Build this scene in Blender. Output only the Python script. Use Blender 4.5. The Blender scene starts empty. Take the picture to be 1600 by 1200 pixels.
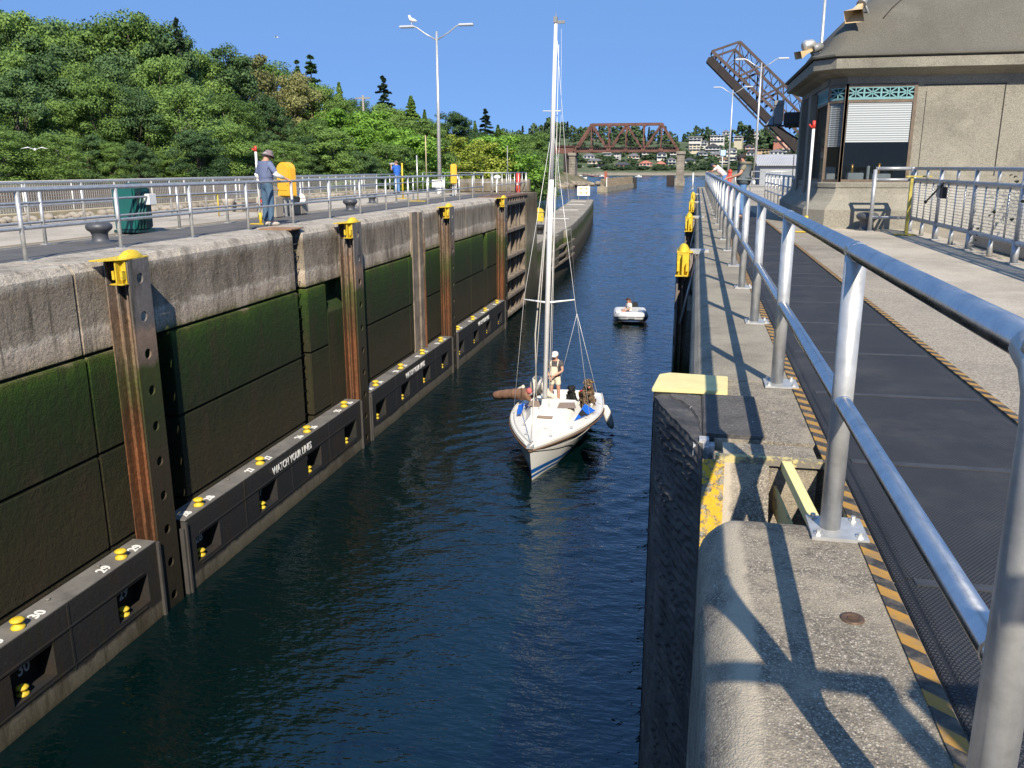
import bpy, bmesh, math, random
import numpy as np
from mathutils import Vector, Matrix
random.seed(7); rng = np.random.default_rng(7)
PI = math.pi; R = math.radians
sc = bpy.context.scene
COL = sc.collection

# ------------------------------------------------------------------ camera
F = 1330.; CX, CY = 800., 600.; EYE = 1.4
def cam_basis():
    vx, vy, roll = 1091., 262., R(.1)
    dx, dy = vx-CX, -(vy-CY)
    c, s = math.cos(roll), math.sin(roll)
    ux = dx*c-dy*s; uy = dx*s+dy*c
    p = math.atan2(uy, F); psi = math.atan2(ux, F/math.cos(p))
    h = Vector((-math.sin(psi), math.cos(psi), 0)); up = Vector((0, 0, 1))
    fwd = h*math.cos(p)-up*math.sin(p); right = Vector((math.cos(psi), math.sin(psi), 0))
    cup = right.cross(fwd)
    return right*c-cup*s, right*s+cup*c, fwd
CR, CU, CF = cam_basis()
cam = bpy.data.cameras.new('camera'); camo = bpy.data.objects.new('camera', cam); COL.objects.link(camo)
m = Matrix((CR, CU, -CF)).transposed().to_4x4(); m.translation = Vector((0, 0, EYE)); camo.matrix_world = m
cam.sensor_width = 36; cam.lens = F/1600*36; cam.clip_start = .05; cam.clip_end = 6000
sc.camera = camo
def ray(x, y): return CF*F+CR*(x-CX)-CU*(y-CY)
def onY(x, y, Y):
    r = ray(x, y); return Vector((0, 0, EYE))+r*(Y/r.y)
def onZ(x, y, z):
    r = ray(x, y); return Vector((0, 0, EYE))+r*((z-EYE)/r.z)

# ------------------------------------------------------------------ light
SUN = Vector((.40, -1.15, 1.0)).normalized()
w = bpy.data.worlds.new('World'); sc.world = w; w.use_nodes = True
nt = w.node_tree; bg = nt.nodes['Background']
sky = nt.nodes.new('ShaderNodeTexSky'); sky.sky_type = 'NISHITA'; sky.sun_disc = False
sky.sun_elevation = math.asin(SUN.z); sky.sun_rotation = math.atan2(SUN.x, SUN.y)
sky.air_density = .6; sky.dust_density = 0; sky.ozone_density = 8; sky.altitude = 4000
smix = nt.nodes.new('ShaderNodeMix'); smix.data_type = 'RGBA'; smix.inputs[0].default_value = .8
nt.links.new(sky.outputs[0], smix.inputs[6]); smix.inputs[7].default_value = (1.55, 3.1, 6.3, 1)
nt.links.new(smix.outputs[2], bg.inputs[0]); bg.inputs[1].default_value = .096
sl = bpy.data.lights.new('sun', 'SUN'); sl.energy = 4.9; sl.angle = R(.5); sl.color = (1, .91, .77)
so = bpy.data.objects.new('sun', sl); COL.objects.link(so); so.rotation_euler = SUN.to_track_quat('Z', 'Y').to_euler()
so.location = (10, -30, 30)
sc.view_settings.view_transform = 'Standard'; sc.view_settings.look = 'None'
sc.view_settings.exposure = 0.5; sc.view_settings.gamma = 1
sc.render.engine = 'CYCLES'; sc.cycles.max_bounces = 6; sc.cycles.diffuse_bounces = 3
sc.cycles.glossy_bounces = 3; sc.cycles.transmission_bounces = 4; sc.cycles.transparent_max_bounces = 6
sc.cycles.caustics_reflective = False; sc.cycles.caustics_refractive = False
sc.cycles.use_denoising = True

# ------------------------------------------------------------------ materials
ORD = ['first', 'second', 'third', 'fourth', 'fifth', 'sixth', 'seventh', 'eighth', 'ninth', 'tenth', 'eleventh', 'twelfth', 'thirteenth', 'fourteenth', 'fifteenth', 'sixteenth', 'seventeenth', 'eighteenth', 'nineteenth', 'twentieth', 'twenty-first', 'twenty-second', 'twenty-third', 'twenty-fourth', 'twenty-fifth', 'twenty-sixth']
MATS = {}
class NT:
    def __init__(s, name):
        s.m = bpy.data.materials.new(name); s.m.use_nodes = True; s.t = s.m.node_tree
        s.b = s.t.nodes['Principled BSDF']; s.out = s.t.nodes['Material Output']; MATS[name] = s.m
    def n(s, typ, **k):
        x = s.t.nodes.new('ShaderNode'+typ)
        for a, v in k.items():
            if a in x.inputs.keys(): x.inputs[a].default_value = v
            else: setattr(x, a, v)
        return x
    def l(s, a, b): s.t.links.new(a, b)
    def pos(s, world=True):
        return s.n('NewGeometry').outputs['Position'] if world else s.n('TexCoord').outputs['Object']
    def noise(s, vec, scale, detail=4, rough=.6, sc3=None):
        if sc3:
            mp = s.n('Mapping'); mp.inputs['Scale'].default_value = sc3; s.l(vec, mp.inputs[0]); vec = mp.outputs[0]
        x = s.n('TexNoise'); x.inputs['Scale'].default_value = scale; x.inputs['Detail'].default_value = detail
        x.inputs['Roughness'].default_value = rough; s.l(vec, x.inputs['Vector']); return x.outputs['Fac']
    def ramp(s, fac, stops):
        r = s.n('ValToRGB'); e = r.color_ramp.elements
        while len(e) > 1: e.remove(e[0])
        e[0].position = stops[0][0]; e[0].color = (*stops[0][1], 1)
        for p, c in stops[1:]:
            q = e.new(p); q.color = (*c, 1)
        s.l(fac, r.inputs[0]); return r.outputs[0]
    def mix(s, fac, a, b, mode='MIX'):
        x = s.n('Mix', data_type='RGBA', blend_type=mode)
        for sock, v in ((x.inputs[0], fac), (x.inputs[6], a), (x.inputs[7], b)):
            if isinstance(v, (int, float)): sock.default_value = v
            elif isinstance(v, tuple): sock.default_value = (*v, 1)
            else: s.l(v, sock)
        return x.outputs[2]
    def math(s, op, a, b=None, c=None):
        x = s.n('Math', operation=op)
        for i, v in enumerate((a, b, c)):
            if v is None: continue
            if isinstance(v, (int, float)): x.inputs[i].default_value = v
            else: s.l(v, x.inputs[i])
        return x.outputs[0]
    def bump(s, h, strength=.5, dist=.01, prev=None):
        x = s.n('Bump'); x.inputs['Strength'].default_value = strength; x.inputs['Distance'].default_value = dist
        s.l(h, x.inputs['Height'])
        if prev is not None: s.l(prev, x.inputs['Normal'])
        s.l(x.outputs[0], s.b.inputs['Normal']); return x.outputs[0]
    def set(s, **k):
        for a, v in k.items(): s.b.inputs[a.replace('_', ' ')].default_value = v
    def col(s, v):
        if isinstance(v, tuple): s.b.inputs['Base Color'].default_value = (*v, 1)
        else: s.l(v, s.b.inputs['Base Color'])

def simple(name, c, rough=.6, metal=0., var=.18, scale=3., bump=0., bscale=40, world=False, spec=.5):
    t = NT(name); p = t.pos(world)
    n = t.noise(p, scale, 6, .65)
    a = tuple(x*(1-var) for x in c); b = tuple(min(1, x*(1+var)) for x in c)
    t.col(t.ramp(n, [(.3, a), (.7, b)]))
    t.set(Roughness=rough, Metallic=metal, Specular_IOR_Level=spec)
    if bump: t.bump(t.noise(p, bscale, 3), .6, bump)
    return t.m

def concrete(name, dark, mid, light, agg=70, stain=.9, bump=.004, stainc=(.05, .045, .04), joints=None):
    t = NT(name); p = t.pos()
    fine = t.noise(p, agg, 3, .7)
    base = t.ramp(fine, [(.33, dark), (.47, mid), (.62, light)])
    big = t.noise(p, stain, 8, .68)
    f = t.ramp(big, [(.45, (0, 0, 0)), (.72, (.55, .55, .55))])
    c = t.mix(f, base, stainc)
    pale = t.ramp(t.noise(p, stain*2.3, 6, .7), [(.55, (0, 0, 0)), (.75, (.35, .35, .35))])
    c = t.mix(pale, c, tuple(min(1, x*1.35) for x in light))
    t.col(c); t.set(Roughness=.92, Specular_IOR_Level=.25)
    h = t.math('ADD', t.math('MULTIPLY', fine, .6), t.math('MULTIPLY', t.noise(p, agg*.22, 4), .9))
    t.bump(h, .9, bump)
    return t.m

def zband(name, stops, z0, z1, wob=.35, agg=45, bump=.01, vert=.6, speck=.45, rough=.9):
    """colour by world height with a ragged edge, streaked vertically"""
    t = NT(name); p = t.pos()
    s = t.n('SeparateXYZ'); t.l(p, s.inputs[0])
    st = t.noise(p, 3.0, 5, .7, (1, 1, vert*.25))
    zz = t.math('ADD', s.outputs[2], t.math('MULTIPLY', t.math('SUBTRACT', st, .5), wob))
    zz = t.math('ADD', zz, t.math('MULTIPLY', t.math('SUBTRACT', t.noise(p, .55, 6, .7), .5), wob*1.3)); f = t.math('DIVIDE', t.math('SUBTRACT', zz, z0), (z1-z0))
    c = t.ramp(f, [((z-z0)/(z1-z0), col) for z, col in stops])
    fine = t.noise(p, agg, 4, .75)
    g = t.ramp(fine, [(.3, (1-speck,)*3), (.7, (1+speck,)*3)])
    c = t.mix(1.0, c, g, 'MULTIPLY')
    stn = t.noise(p, 1.1, 8, .7, (1, 1, .45))
    c = t.mix(t.ramp(stn, [(.5, (0, 0, 0)), (.66, (.62, .62, .62))]), c, (.045, .030, .017))
    drip = t.noise(p, 5.5, 6, .75, (1, 1, .10))
    c = t.mix(t.ramp(drip, [(.52, (0, 0, 0)), (.64, (.55, .55, .55))]), c, (.03, .028, .014))
    pal = t.noise(p, 2.6, 7, .75, (1, 1, .6)); c = t.mix(t.ramp(pal, [(.56, (0, 0, 0)), (.7, (.4, .4, .4))]), c, t.mix(1.0, c, (1.9, 1.8, 1.5), 'MULTIPLY'))
    t.col(c); t.set(Roughness=rough, Specular_IOR_Level=.3)
    t.bump(t.math('ADD', fine, t.math('MULTIPLY', t.noise(p, 9, 6, .7), 2.6)), 1., bump*1.5)
    return t.m

deckc = concrete('deck_concrete', (.15, .125, .095), (.29, .25, .195), (.42, .375, .30), 75, .35)
deckl = concrete('light_concrete', (.30, .26, .205), (.43, .38, .305), (.52, .465, .38), 60, .3)
def pebbles(name, sc1=135, paste=(.38, .325, .24)):
    t = NT(name); p = t.pos(); v = t.n('TexVoronoi'); v.inputs['Scale'].default_value = sc1
    wp = t.n('VectorMath', operation='ADD'); nz = t.n('TexNoise'); nz.inputs['Scale'].default_value = 60; t.l(p, nz.inputs['Vector'])
    sv = t.n('VectorMath', operation='SCALE'); sv.inputs['Scale'].default_value = .012; t.l(nz.outputs['Color'], sv.inputs[0]); t.l(p, wp.inputs[0]); t.l(sv.outputs[0], wp.inputs[1]); t.l(wp.outputs[0], v.inputs['Vector'])
    sp = t.n('SeparateColor'); t.l(v.outputs['Color'], sp.inputs[0])
    peb = t.ramp(sp.outputs[0], [(.0, (.085, .070, .052)), (.25, (.18, .15, .11)), (.5, (.34, .29, .215)), (.8, (.44, .385, .29)), (1, (.60, .54, .43))])
    edge = t.ramp(v.outputs['Distance'], [(.25, (1, 1, 1)), (.62, (0, 0, 0))])
    c = t.mix(edge, t.ramp(t.noise(p, 40, 4), [(.3, (.12, .105, .085)), (.7, (.24, .21, .17))]), peb)
    pz = t.noise(p, 3.2, 9, .72); pf = t.ramp(pz, [(.44, (0, 0, 0)), (.62, (.9, .9, .9))]); c = t.mix(pf, c, t.ramp(t.noise(p, 120, 4), [(.3, tuple(x*.75 for x in paste)), (.7, tuple(x*1.2 for x in paste))]))
    st = t.ramp(t.noise(p, 1.7, 9, .75), [(.5, (0, 0, 0)), (.7, (.5, .5, .5))]); c = t.mix(st, c, (.09, .075, .055))
    sx = t.n('SeparateXYZ'); t.l(p, sx.inputs[0]); bd = t.math('ADD', sx.outputs[0], t.math('MULTIPLY', t.math('SUBTRACT', t.noise(p, 6, 5), .5), .10))
    bf = t.ramp(bd, [(.15, (0, 0, 0)), (.19, (.8, .8, .8)), (.225, (.8, .8, .8)), (.25, (0, 0, 0))]); c = t.mix(bf, c, tuple(x*1.25 for x in paste))
    c = t.mix(t.ramp(t.noise(p, 17, 2, .5), [(.765, (0, 0, 0)), (.78, (.9, .9, .9))]), c, (.62, .60, .55))
    t.col(c); t.set(Roughness=.93, Specular_IOR_Level=.25)
    t.bump(t.math('ADD', t.math('MULTIPLY', edge, .35), t.math('MULTIPLY', t.noise(p, 30, 7, .75), 1.3)), .8, .0045); return t.m
copec = pebbles('coping_concrete')
rollc = concrete('rolled_concrete', (.15, .13, .10), (.29, .255, .195), (.38, .34, .265), 90, 1.2, .006)
housec = concrete('pebble_dash', (.16, .149, .117), (.25, .232, .186), (.34, .318, .26), 62, .5, .004)
roofc = concrete('roof_stone', (.10, .092, .072), (.12, .112, .092), (.16, .150, .124), 50, .35, .004, (.06, .055, .043))
wallz = zband('lock_wall_face', [(-6.3, (.009, .009, .006)), (-5.2, (.024, .020, .011)), (-3.9, (.034, .030, .013)), (-2.9, (.018, .026, .008)), (-2.2, (.018, .036, .007)), (-1.75, (.024, .052, .008)), (-1.55, (.040, .085, .010)),
    (-1.44, (.075, .105, .018)), (-1.38, (.22, .19, .10)), (-1.28, (.44, .36, .27)), (-1.08, (.52, .43, .34)), (-1.02, (.60, .52, .42)), (-.95, (.34, .285, .22)), (-.6, (.28, .235, .18)), (-.3, (.26, .21, .155)), (-.19, (.42, .37, .30)), (-.15, (.56, .49, .40)), (0.05, (.42, .375, .31))], -6.4, .1, .30)
guidez = zband('guide_wall_face', [(-6.3, (.02, .02, .012)), (-5.2, (.07, .055, .04)), (-4.6, (.16, .14, .10)), (-4.0, (.07, .09, .025)), (-3.6, (.06, .08, .02)), (-3.4, (.2, .185, .14)), (-2.9, (.3, .28, .23))], -6.4, -2.8, .5)
endz = zband('end_wall_face', [(-6.2, (.02, .025, .012)), (-4.2, (.10, .09, .06)), (-3.3, (.09, .10, .04)), (-2.5, (.25, .22, .16)), (-.5, (.15, .11, .06)), (.9, (.27, .25, .2))], -6.4, 1, .5)
pilez = zband('pile_steel', [(-6.2, (.02, .016, .01)), (-3.4, (.05, .04, .025)), (-2.6, (.035, .045, .018)), (-1.75, (.05, .062, .018)), (-1.62, (.16, .12, .09)), (-1.15, (.27, .19, .14)), (-1.0, (.15, .135, .125)), (0, (.18, .165, .155))], -6.4, .1, .35, 20, .002, 1., .2, .6)
pilerust = zband('pile_rust', [(-6.2, (.06, .03, .015)), (-4.6, (.15, .060, .027)), (-3.4, (.17, .066, .027)), (-2.6, (.10, .052, .024)), (-1.9, (.085, .085, .03)), (-1.45, (.22, .155, .10)), (-.9, (.20, .13, .09)), (-.3, (.22, .19, .165)), (0, (.24, .21, .185))], -6.4, .1, 1.3, 14, .003, .35, .45, .8)
floatz = zband('float_panel', [(-6.2, (.02, .018, .012)), (-6.05, (.11, .095, .065)), (-5.84, (.14, .125, .095)), (-5.78, (.022, .022, .023)), (-4.9, (.030, .029, .029)), (-4.6, (.04, .038, .036))], -6.3, -4.5, .14, 25, .002, .5, .25, .55)
floattop = simple('float_top', (.15, .14, .125), .75, 0, .3, 2.2, .002, world=True)
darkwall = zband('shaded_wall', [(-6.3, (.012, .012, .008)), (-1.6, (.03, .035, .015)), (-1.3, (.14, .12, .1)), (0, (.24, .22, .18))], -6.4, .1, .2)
galv = NT('galvanised_pipe'); _p = galv.pos()
galv.col(galv.ramp(galv.noise(_p, 9, 7, .75, (1, 1, .4)), [(.3, (.46, .47, .48)), (.5, (.60, .60, .60)), (.68, (.68, .67, .64)), (.74, (.50, .42, .33))]))
galv.set(Metallic=1.); _r = galv.noise(_p, 30, 4, .6, (1, .2, 1)); galv.l(galv.math('MULTIPLY_ADD', _r, .35, .12), galv.b.inputs['Roughness']); galv.bump(galv.noise(_p, 25, 4), .35, .0012)
galv = galv.m
galvp = simple('post_paint', (.56, .555, .53), .42, .55, .22, 11, .001, 50, True)
galvd = simple('weathered_pipe', (.40, .41, .42), .5, .5, .2, 9, .001, 60, True)
steelpl = simple('zinc_plate', (.56, .55, .52), .45, .6, .18, 20, .0008, 60, True)
yellow = NT('yellow_paint'); _p = yellow.pos(False); _c = yellow.ramp(yellow.noise(_p, 7, 5, .7), [(.3, (.55, .38, .02)), (.7, (.74, .54, .035))]); yellow.col(yellow.mix(yellow.ramp(yellow.noise(_p, 16, 8, .78), [(.56, (0, 0, 0)), (.62, (.85, .85, .85))]), _c, (.20, .12, .05))); yellow.set(Roughness=.6); yellow.bump(yellow.noise(_p, 22, 5), .4, .002); yellow = yellow.m
yelcab = simple('yellow_plastic', (.80, .43, .035), .45, 0, .08, 3)
yelpale = simple('cream_paint', (.72, .62, .28), .6, 0, .1, 9, .001, 60, True)
white = simple('white_paint', (.80, .79, .75), .45, 0, .05, 5)
black = simple('black_rubber', (.018, .018, .018), .6, 0, .3, 6)
red = simple('red_paint', (.62, .05, .03), .5, 0, .1, 6)
iron = simple('bollard_iron', (.085, .09, .10), .5, .3, .25, 7, .002, 30)
green = simple('teal_plastic', (.008, .095, .085), .4, 0, .12, 2)
greend = simple('dark_teal', (.006, .045, .045), .45, 0, .1, 2)
wood = simple('old_timber', (.20, .16, .12), .85, 0, .5, 2.5, .006, 14, True)
woodd = NT('tarred_timber'); _p = woodd.pos(); _c = woodd.ramp(woodd.noise(_p, 60, 5, .75), [(.35, (.05, .046, .042)), (.55, (.11, .10, .088)), (.7, (.20, .18, .155))]); _c = woodd.mix(woodd.ramp(woodd.noise(_p, 3.5, 7, .7), [(.45, (0, 0, 0)), (.65, (.7, .7, .7))]), _c, (.045, .042, .04)); woodd.col(woodd.mix(woodd.ramp(woodd.noise(_p, 21, 2, .5), [(.73, (0, 0, 0)), (.745, (.9, .9, .9))]), _c, (.6, .58, .52))); woodd.set(Roughness=.88); woodd.bump(woodd.noise(_p, 45, 5), .8, .004); woodd = woodd.m
rustb = simple('bridge_rust', (.135, .062, .047), .75, .1, .4, .25, world=True)
rustg = simple('bascule_rust', (.085, .058, .048), .75, .1, .4, .2, world=True)
bdark = simple('bridge_floor', (.028, .021, .02), .85, 0, .3, .4, world=True)
stone = simple('pier_stone', (.25, .22, .18), .9, 0, .4, .35, .1, 1.2, True)
bronze = simple('bronze_frame', (.16, .12, .085), .5, .3, .3, 4)
verdi = simple('verdigris', (.16, .33, .34), .6, 0, .15, 6)
blind = NT('blinds'); _p = blind.pos(); _s = blind.n('SeparateXYZ'); blind.l(_p, _s.inputs[0])
_w = blind.math('SINE', blind.math('MULTIPLY', _s.outputs[2], 2*PI/.05)); blind.col(blind.ramp(_w, [(0, (.28, .31, .32)), (.5, (.42, .45, .46)), (1, (.47, .50, .51))]))
blind.set(Roughness=.6); blind.bump(_w, .5, .008); blind = blind.m
glass = NT('window_glass'); glass.col((.02, .025, .025)); glass.set(Roughness=.03, Transmission_Weight=.0, Alpha=.22, Specular_IOR_Level=.9); glass = glass.m
room = simple('dark_room', (.03, .03, .03), .8)
gel = simple('gelcoat', (.80, .77, .70), .25, 0, .04, 2, spec=.6)
gelw = simple('gelcoat_side', (.76, .76, .74), .2, 0, .04, 2, spec=.6)
blue = simple('blue_cloth', (.01, .12, .55), .6)
navy = simple('blue_stripe', (.01, .10, .36), .4)
sailbag = simple('brown_canvas', (.22, .12, .075), .85, 0, .3, 9, .004, 30)
tint = simple('taupe_panel', (.27, .20, .15), .5, 0, .12, 6)
alu = simple('mast_aluminium', (.80, .79, .77), .3, .1, .06, 4)
rope = simple('rope', (.50, .47, .42), .8, 0, .2, 30)
ropew = simple('white_rope', (.78, .76, .72), .8, 0, .1, 30)
skin = simple('skin', (.50, .27, .18), .6, 0, .08, 8)
def cloth(n, c): return simple(n, c, .9, 0, .14, 14, .004, 22)
lamphead = simple('lamp_head', (.66, .67, .68), .4, .4, .05, 5)
hood = simple('tan_horn', (.62, .45, .25), .5, 0, .1, 4)
grey = simple('grey_enclosure', (.24, .25, .25), .5, .2, .1, 5)
bark = simple('bark', (.10, .082, .062), .9, 0, .35, 6, .02, 12)
barkp = simple('pale_bark', (.28, .25, .21), .9, 0, .3, 6, .02, 12)

# mats of the walkway: raised studs
_t = NT('rubber_mat'); _p = _t.pos(); _mp = _t.n('Mapping'); _mp.inputs['Rotation'].default_value = (0, 0, R(38)); _t.l(_p, _mp.inputs[0])
_v = _t.n('TexVoronoi', distance='CHEBYCHEV'); _v.inputs['Scale'].default_value = 78; _v.inputs['Randomness'].default_value = .0; _t.l(_mp.outputs[0], _v.inputs['Vector'])
_st = _t.ramp(_v.outputs['Distance'], [(.22, (1, 1, 1)), (.42, (0, 0, 0))])
_c = _t.ramp(_t.noise(_p, 2.2, 8, .75), [(.3, (.028, .028, .029)), (.7, (.052, .051, .050))]); _c = _t.mix(_st, _t.mix(1., _c, (.35, .35, .37), 'MULTIPLY'), _t.mix(1., _c, (1.45, 1.45, 1.45), 'MULTIPLY'))  # shade in the gaps between studs put into the colour; stud tops worn lighter
_sp = _t.noise(_p, 55, 3, .6); _c = _t.mix(_t.ramp(_sp, [(.74, (0, 0, 0)), (.77, (.8, .8, .8))]), _c, (.42, .40, .36))
_du = _t.noise(_p, .9, 6, .7); _c = _t.mix(_t.ramp(_du, [(.5, (0, 0, 0)), (.75, (.30, .30, .30))]), _c, (.19, .17, .14))
_t.col(_c); _t.set(Roughness=.62); _t.bump(_st, 1., .006); matm = _t.m
# hazard stripe
_t = NT('hazard_tape'); _p = _t.pos(); _s = _t.n('SeparateXYZ'); _t.l(_p, _s.inputs[0])
_q = _t.math('FRACT', _t.math('DIVIDE', _t.math('ADD', _s.outputs[1], _t.math('MULTIPLY', _s.outputs[0], .9)), .155))
_n = _t.noise(_p, 25, 5, .7)
_q = _t.math('ADD', _q, _t.math('MULTIPLY', _t.math('SUBTRACT', _n, .5), .05))
_c = _t.ramp(_q, [(.0, (.38, .20, .035)), (.45, (.42, .22, .04)), (.5, (.03, .03, .03)), (.97, (.028, .028, .028)), (1., (.38, .20, .035))])
_w = _t.ramp(_t.noise(_p, 14, 8, .75), [(.45, (0, 0, 0)), (.66, (.75, .75, .75))]); _c = _t.mix(_w, _c, (.17, .14, .10)); _t.col(_c); _t.set(Roughness=.8); hazard = _t.m
# laminated rubber fender
_t = NT('worn_rubber'); _p = _t.pos(); _t.col(_t.ramp(_t.noise(_p, 5, 7, .7), [(.35, (.030, .028, .026)), (.58, (.075, .068, .060)), (.75, (.19, .16, .125))]))
_t.set(Roughness=.7); _t.bump(_t.noise(_p, 60, 5), .7, .003); fenderm = _t.m
_t = NT('worn_paint'); _p = _t.pos(); _n = _t.ramp(_t.noise(_p, 9, 9, .75), [(.44, (0, 0, 0)), (.5, (1, 1, 1))]); _t.col(_t.mix(_n, (.20, .175, .135), (.56, .46, .20))); _t.set(Roughness=.85); _t.bump(_n, .5, .004); worn = _t.m
# lichen concrete
_t = NT('lichen_concrete'); _p = _t.pos(); _n = _t.noise(_p, 60, 4, .7); _b = _t.ramp(_n, [(.35, (.06, .055, .04)), (.5, (.2, .18, .14)), (.65, (.36, .33, .26))])
_l = _t.ramp(_t.noise(_p, 11, 9, .8), [(.47, (0, 0, 0)), (.54, (1, 1, 1))]); _t.col(_t.mix(_l, _b, (.60, .36, .02))); _t.set(Roughness=.9); _t.bump(_t.noise(_p, 24, 5), 1., .03); lichen = _t.m

def water_mat():
    t = NT('water_surface'); p = t.pos()
    t.col((.0007, .0062, .0062)); t.set(Roughness=.05, IOR=1.72, Specular_IOR_Level=.5, Specular_Tint=(.50, .82, 1.0, 1))
    b = t.noise(p, 5.0, 2, .5, (.55, 1.15, 1)); c = t.noise(p, 13., 2, .5, (.6, 1.2, 1))
    t.bump(t.math('ADD', t.math('MULTIPLY', b, .035), t.math('MULTIPLY', c, .012)), 1., 1.)
    return t.m
waterm = water_mat()

def leafmat(name, c0, c1, rough=.6):
    t = NT(name); g = t.n('NewGeometry'); oi = t.n('ObjectInfo')
    n = t.noise(g.outputs['Position'], .35, 4, .6)
    f = t.math('ADD', t.math('MULTIPLY', g.outputs['Random Per Island'], .5), t.math('MULTIPLY', n, .8))
    f = t.math('ADD', f, t.math('MULTIPLY', t.math('SUBTRACT', oi.outputs['Random'], .5), .6))
    c = t.ramp(f, [(.2, c0), (.95, c1)])
    t.col(c); t.set(Roughness=rough, Specular_IOR_Level=.25)
    tr = t.n('BsdfTranslucent'); t.l(c, tr.inputs[0]); mx = t.n('MixShader'); mx.inputs[0].default_value = .28
    t.l(t.b.outputs[0], mx.inputs[1]); t.l(tr.outputs[0], mx.inputs[2]); t.l(mx.outputs[0], t.out.inputs[0])
    return t.m
lf_mid = leafmat('leaves_mid', (0.061, 0.117, 0.026), (0.224, 0.351, 0.085))
lf_dark = leafmat('leaves_dark', (0.038, 0.082, 0.030), (0.147, 0.244, 0.085))
lf_bright = leafmat('leaves_bright', (0.095, 0.205, 0.026), (0.293, 0.507, 0.075))
lf_yel = leafmat('leaves_yellow', (0.172, 0.234, 0.027), (0.466, 0.527, 0.094))
lf_brown = leafmat('leaves_brownish', (0.103, 0.113, 0.041), (0.293, 0.293, 0.112))
lf_con = leafmat('needles', (.016, .034, .018), (.05, .085, .045))
lf_far = leafmat('far_leaves', (0.046, 0.088, 0.044), (0.127, 0.195, 0.088))
lf_farc = leafmat('far_needles', (.026, .05, .035), (.07, .10, .06))

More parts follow.
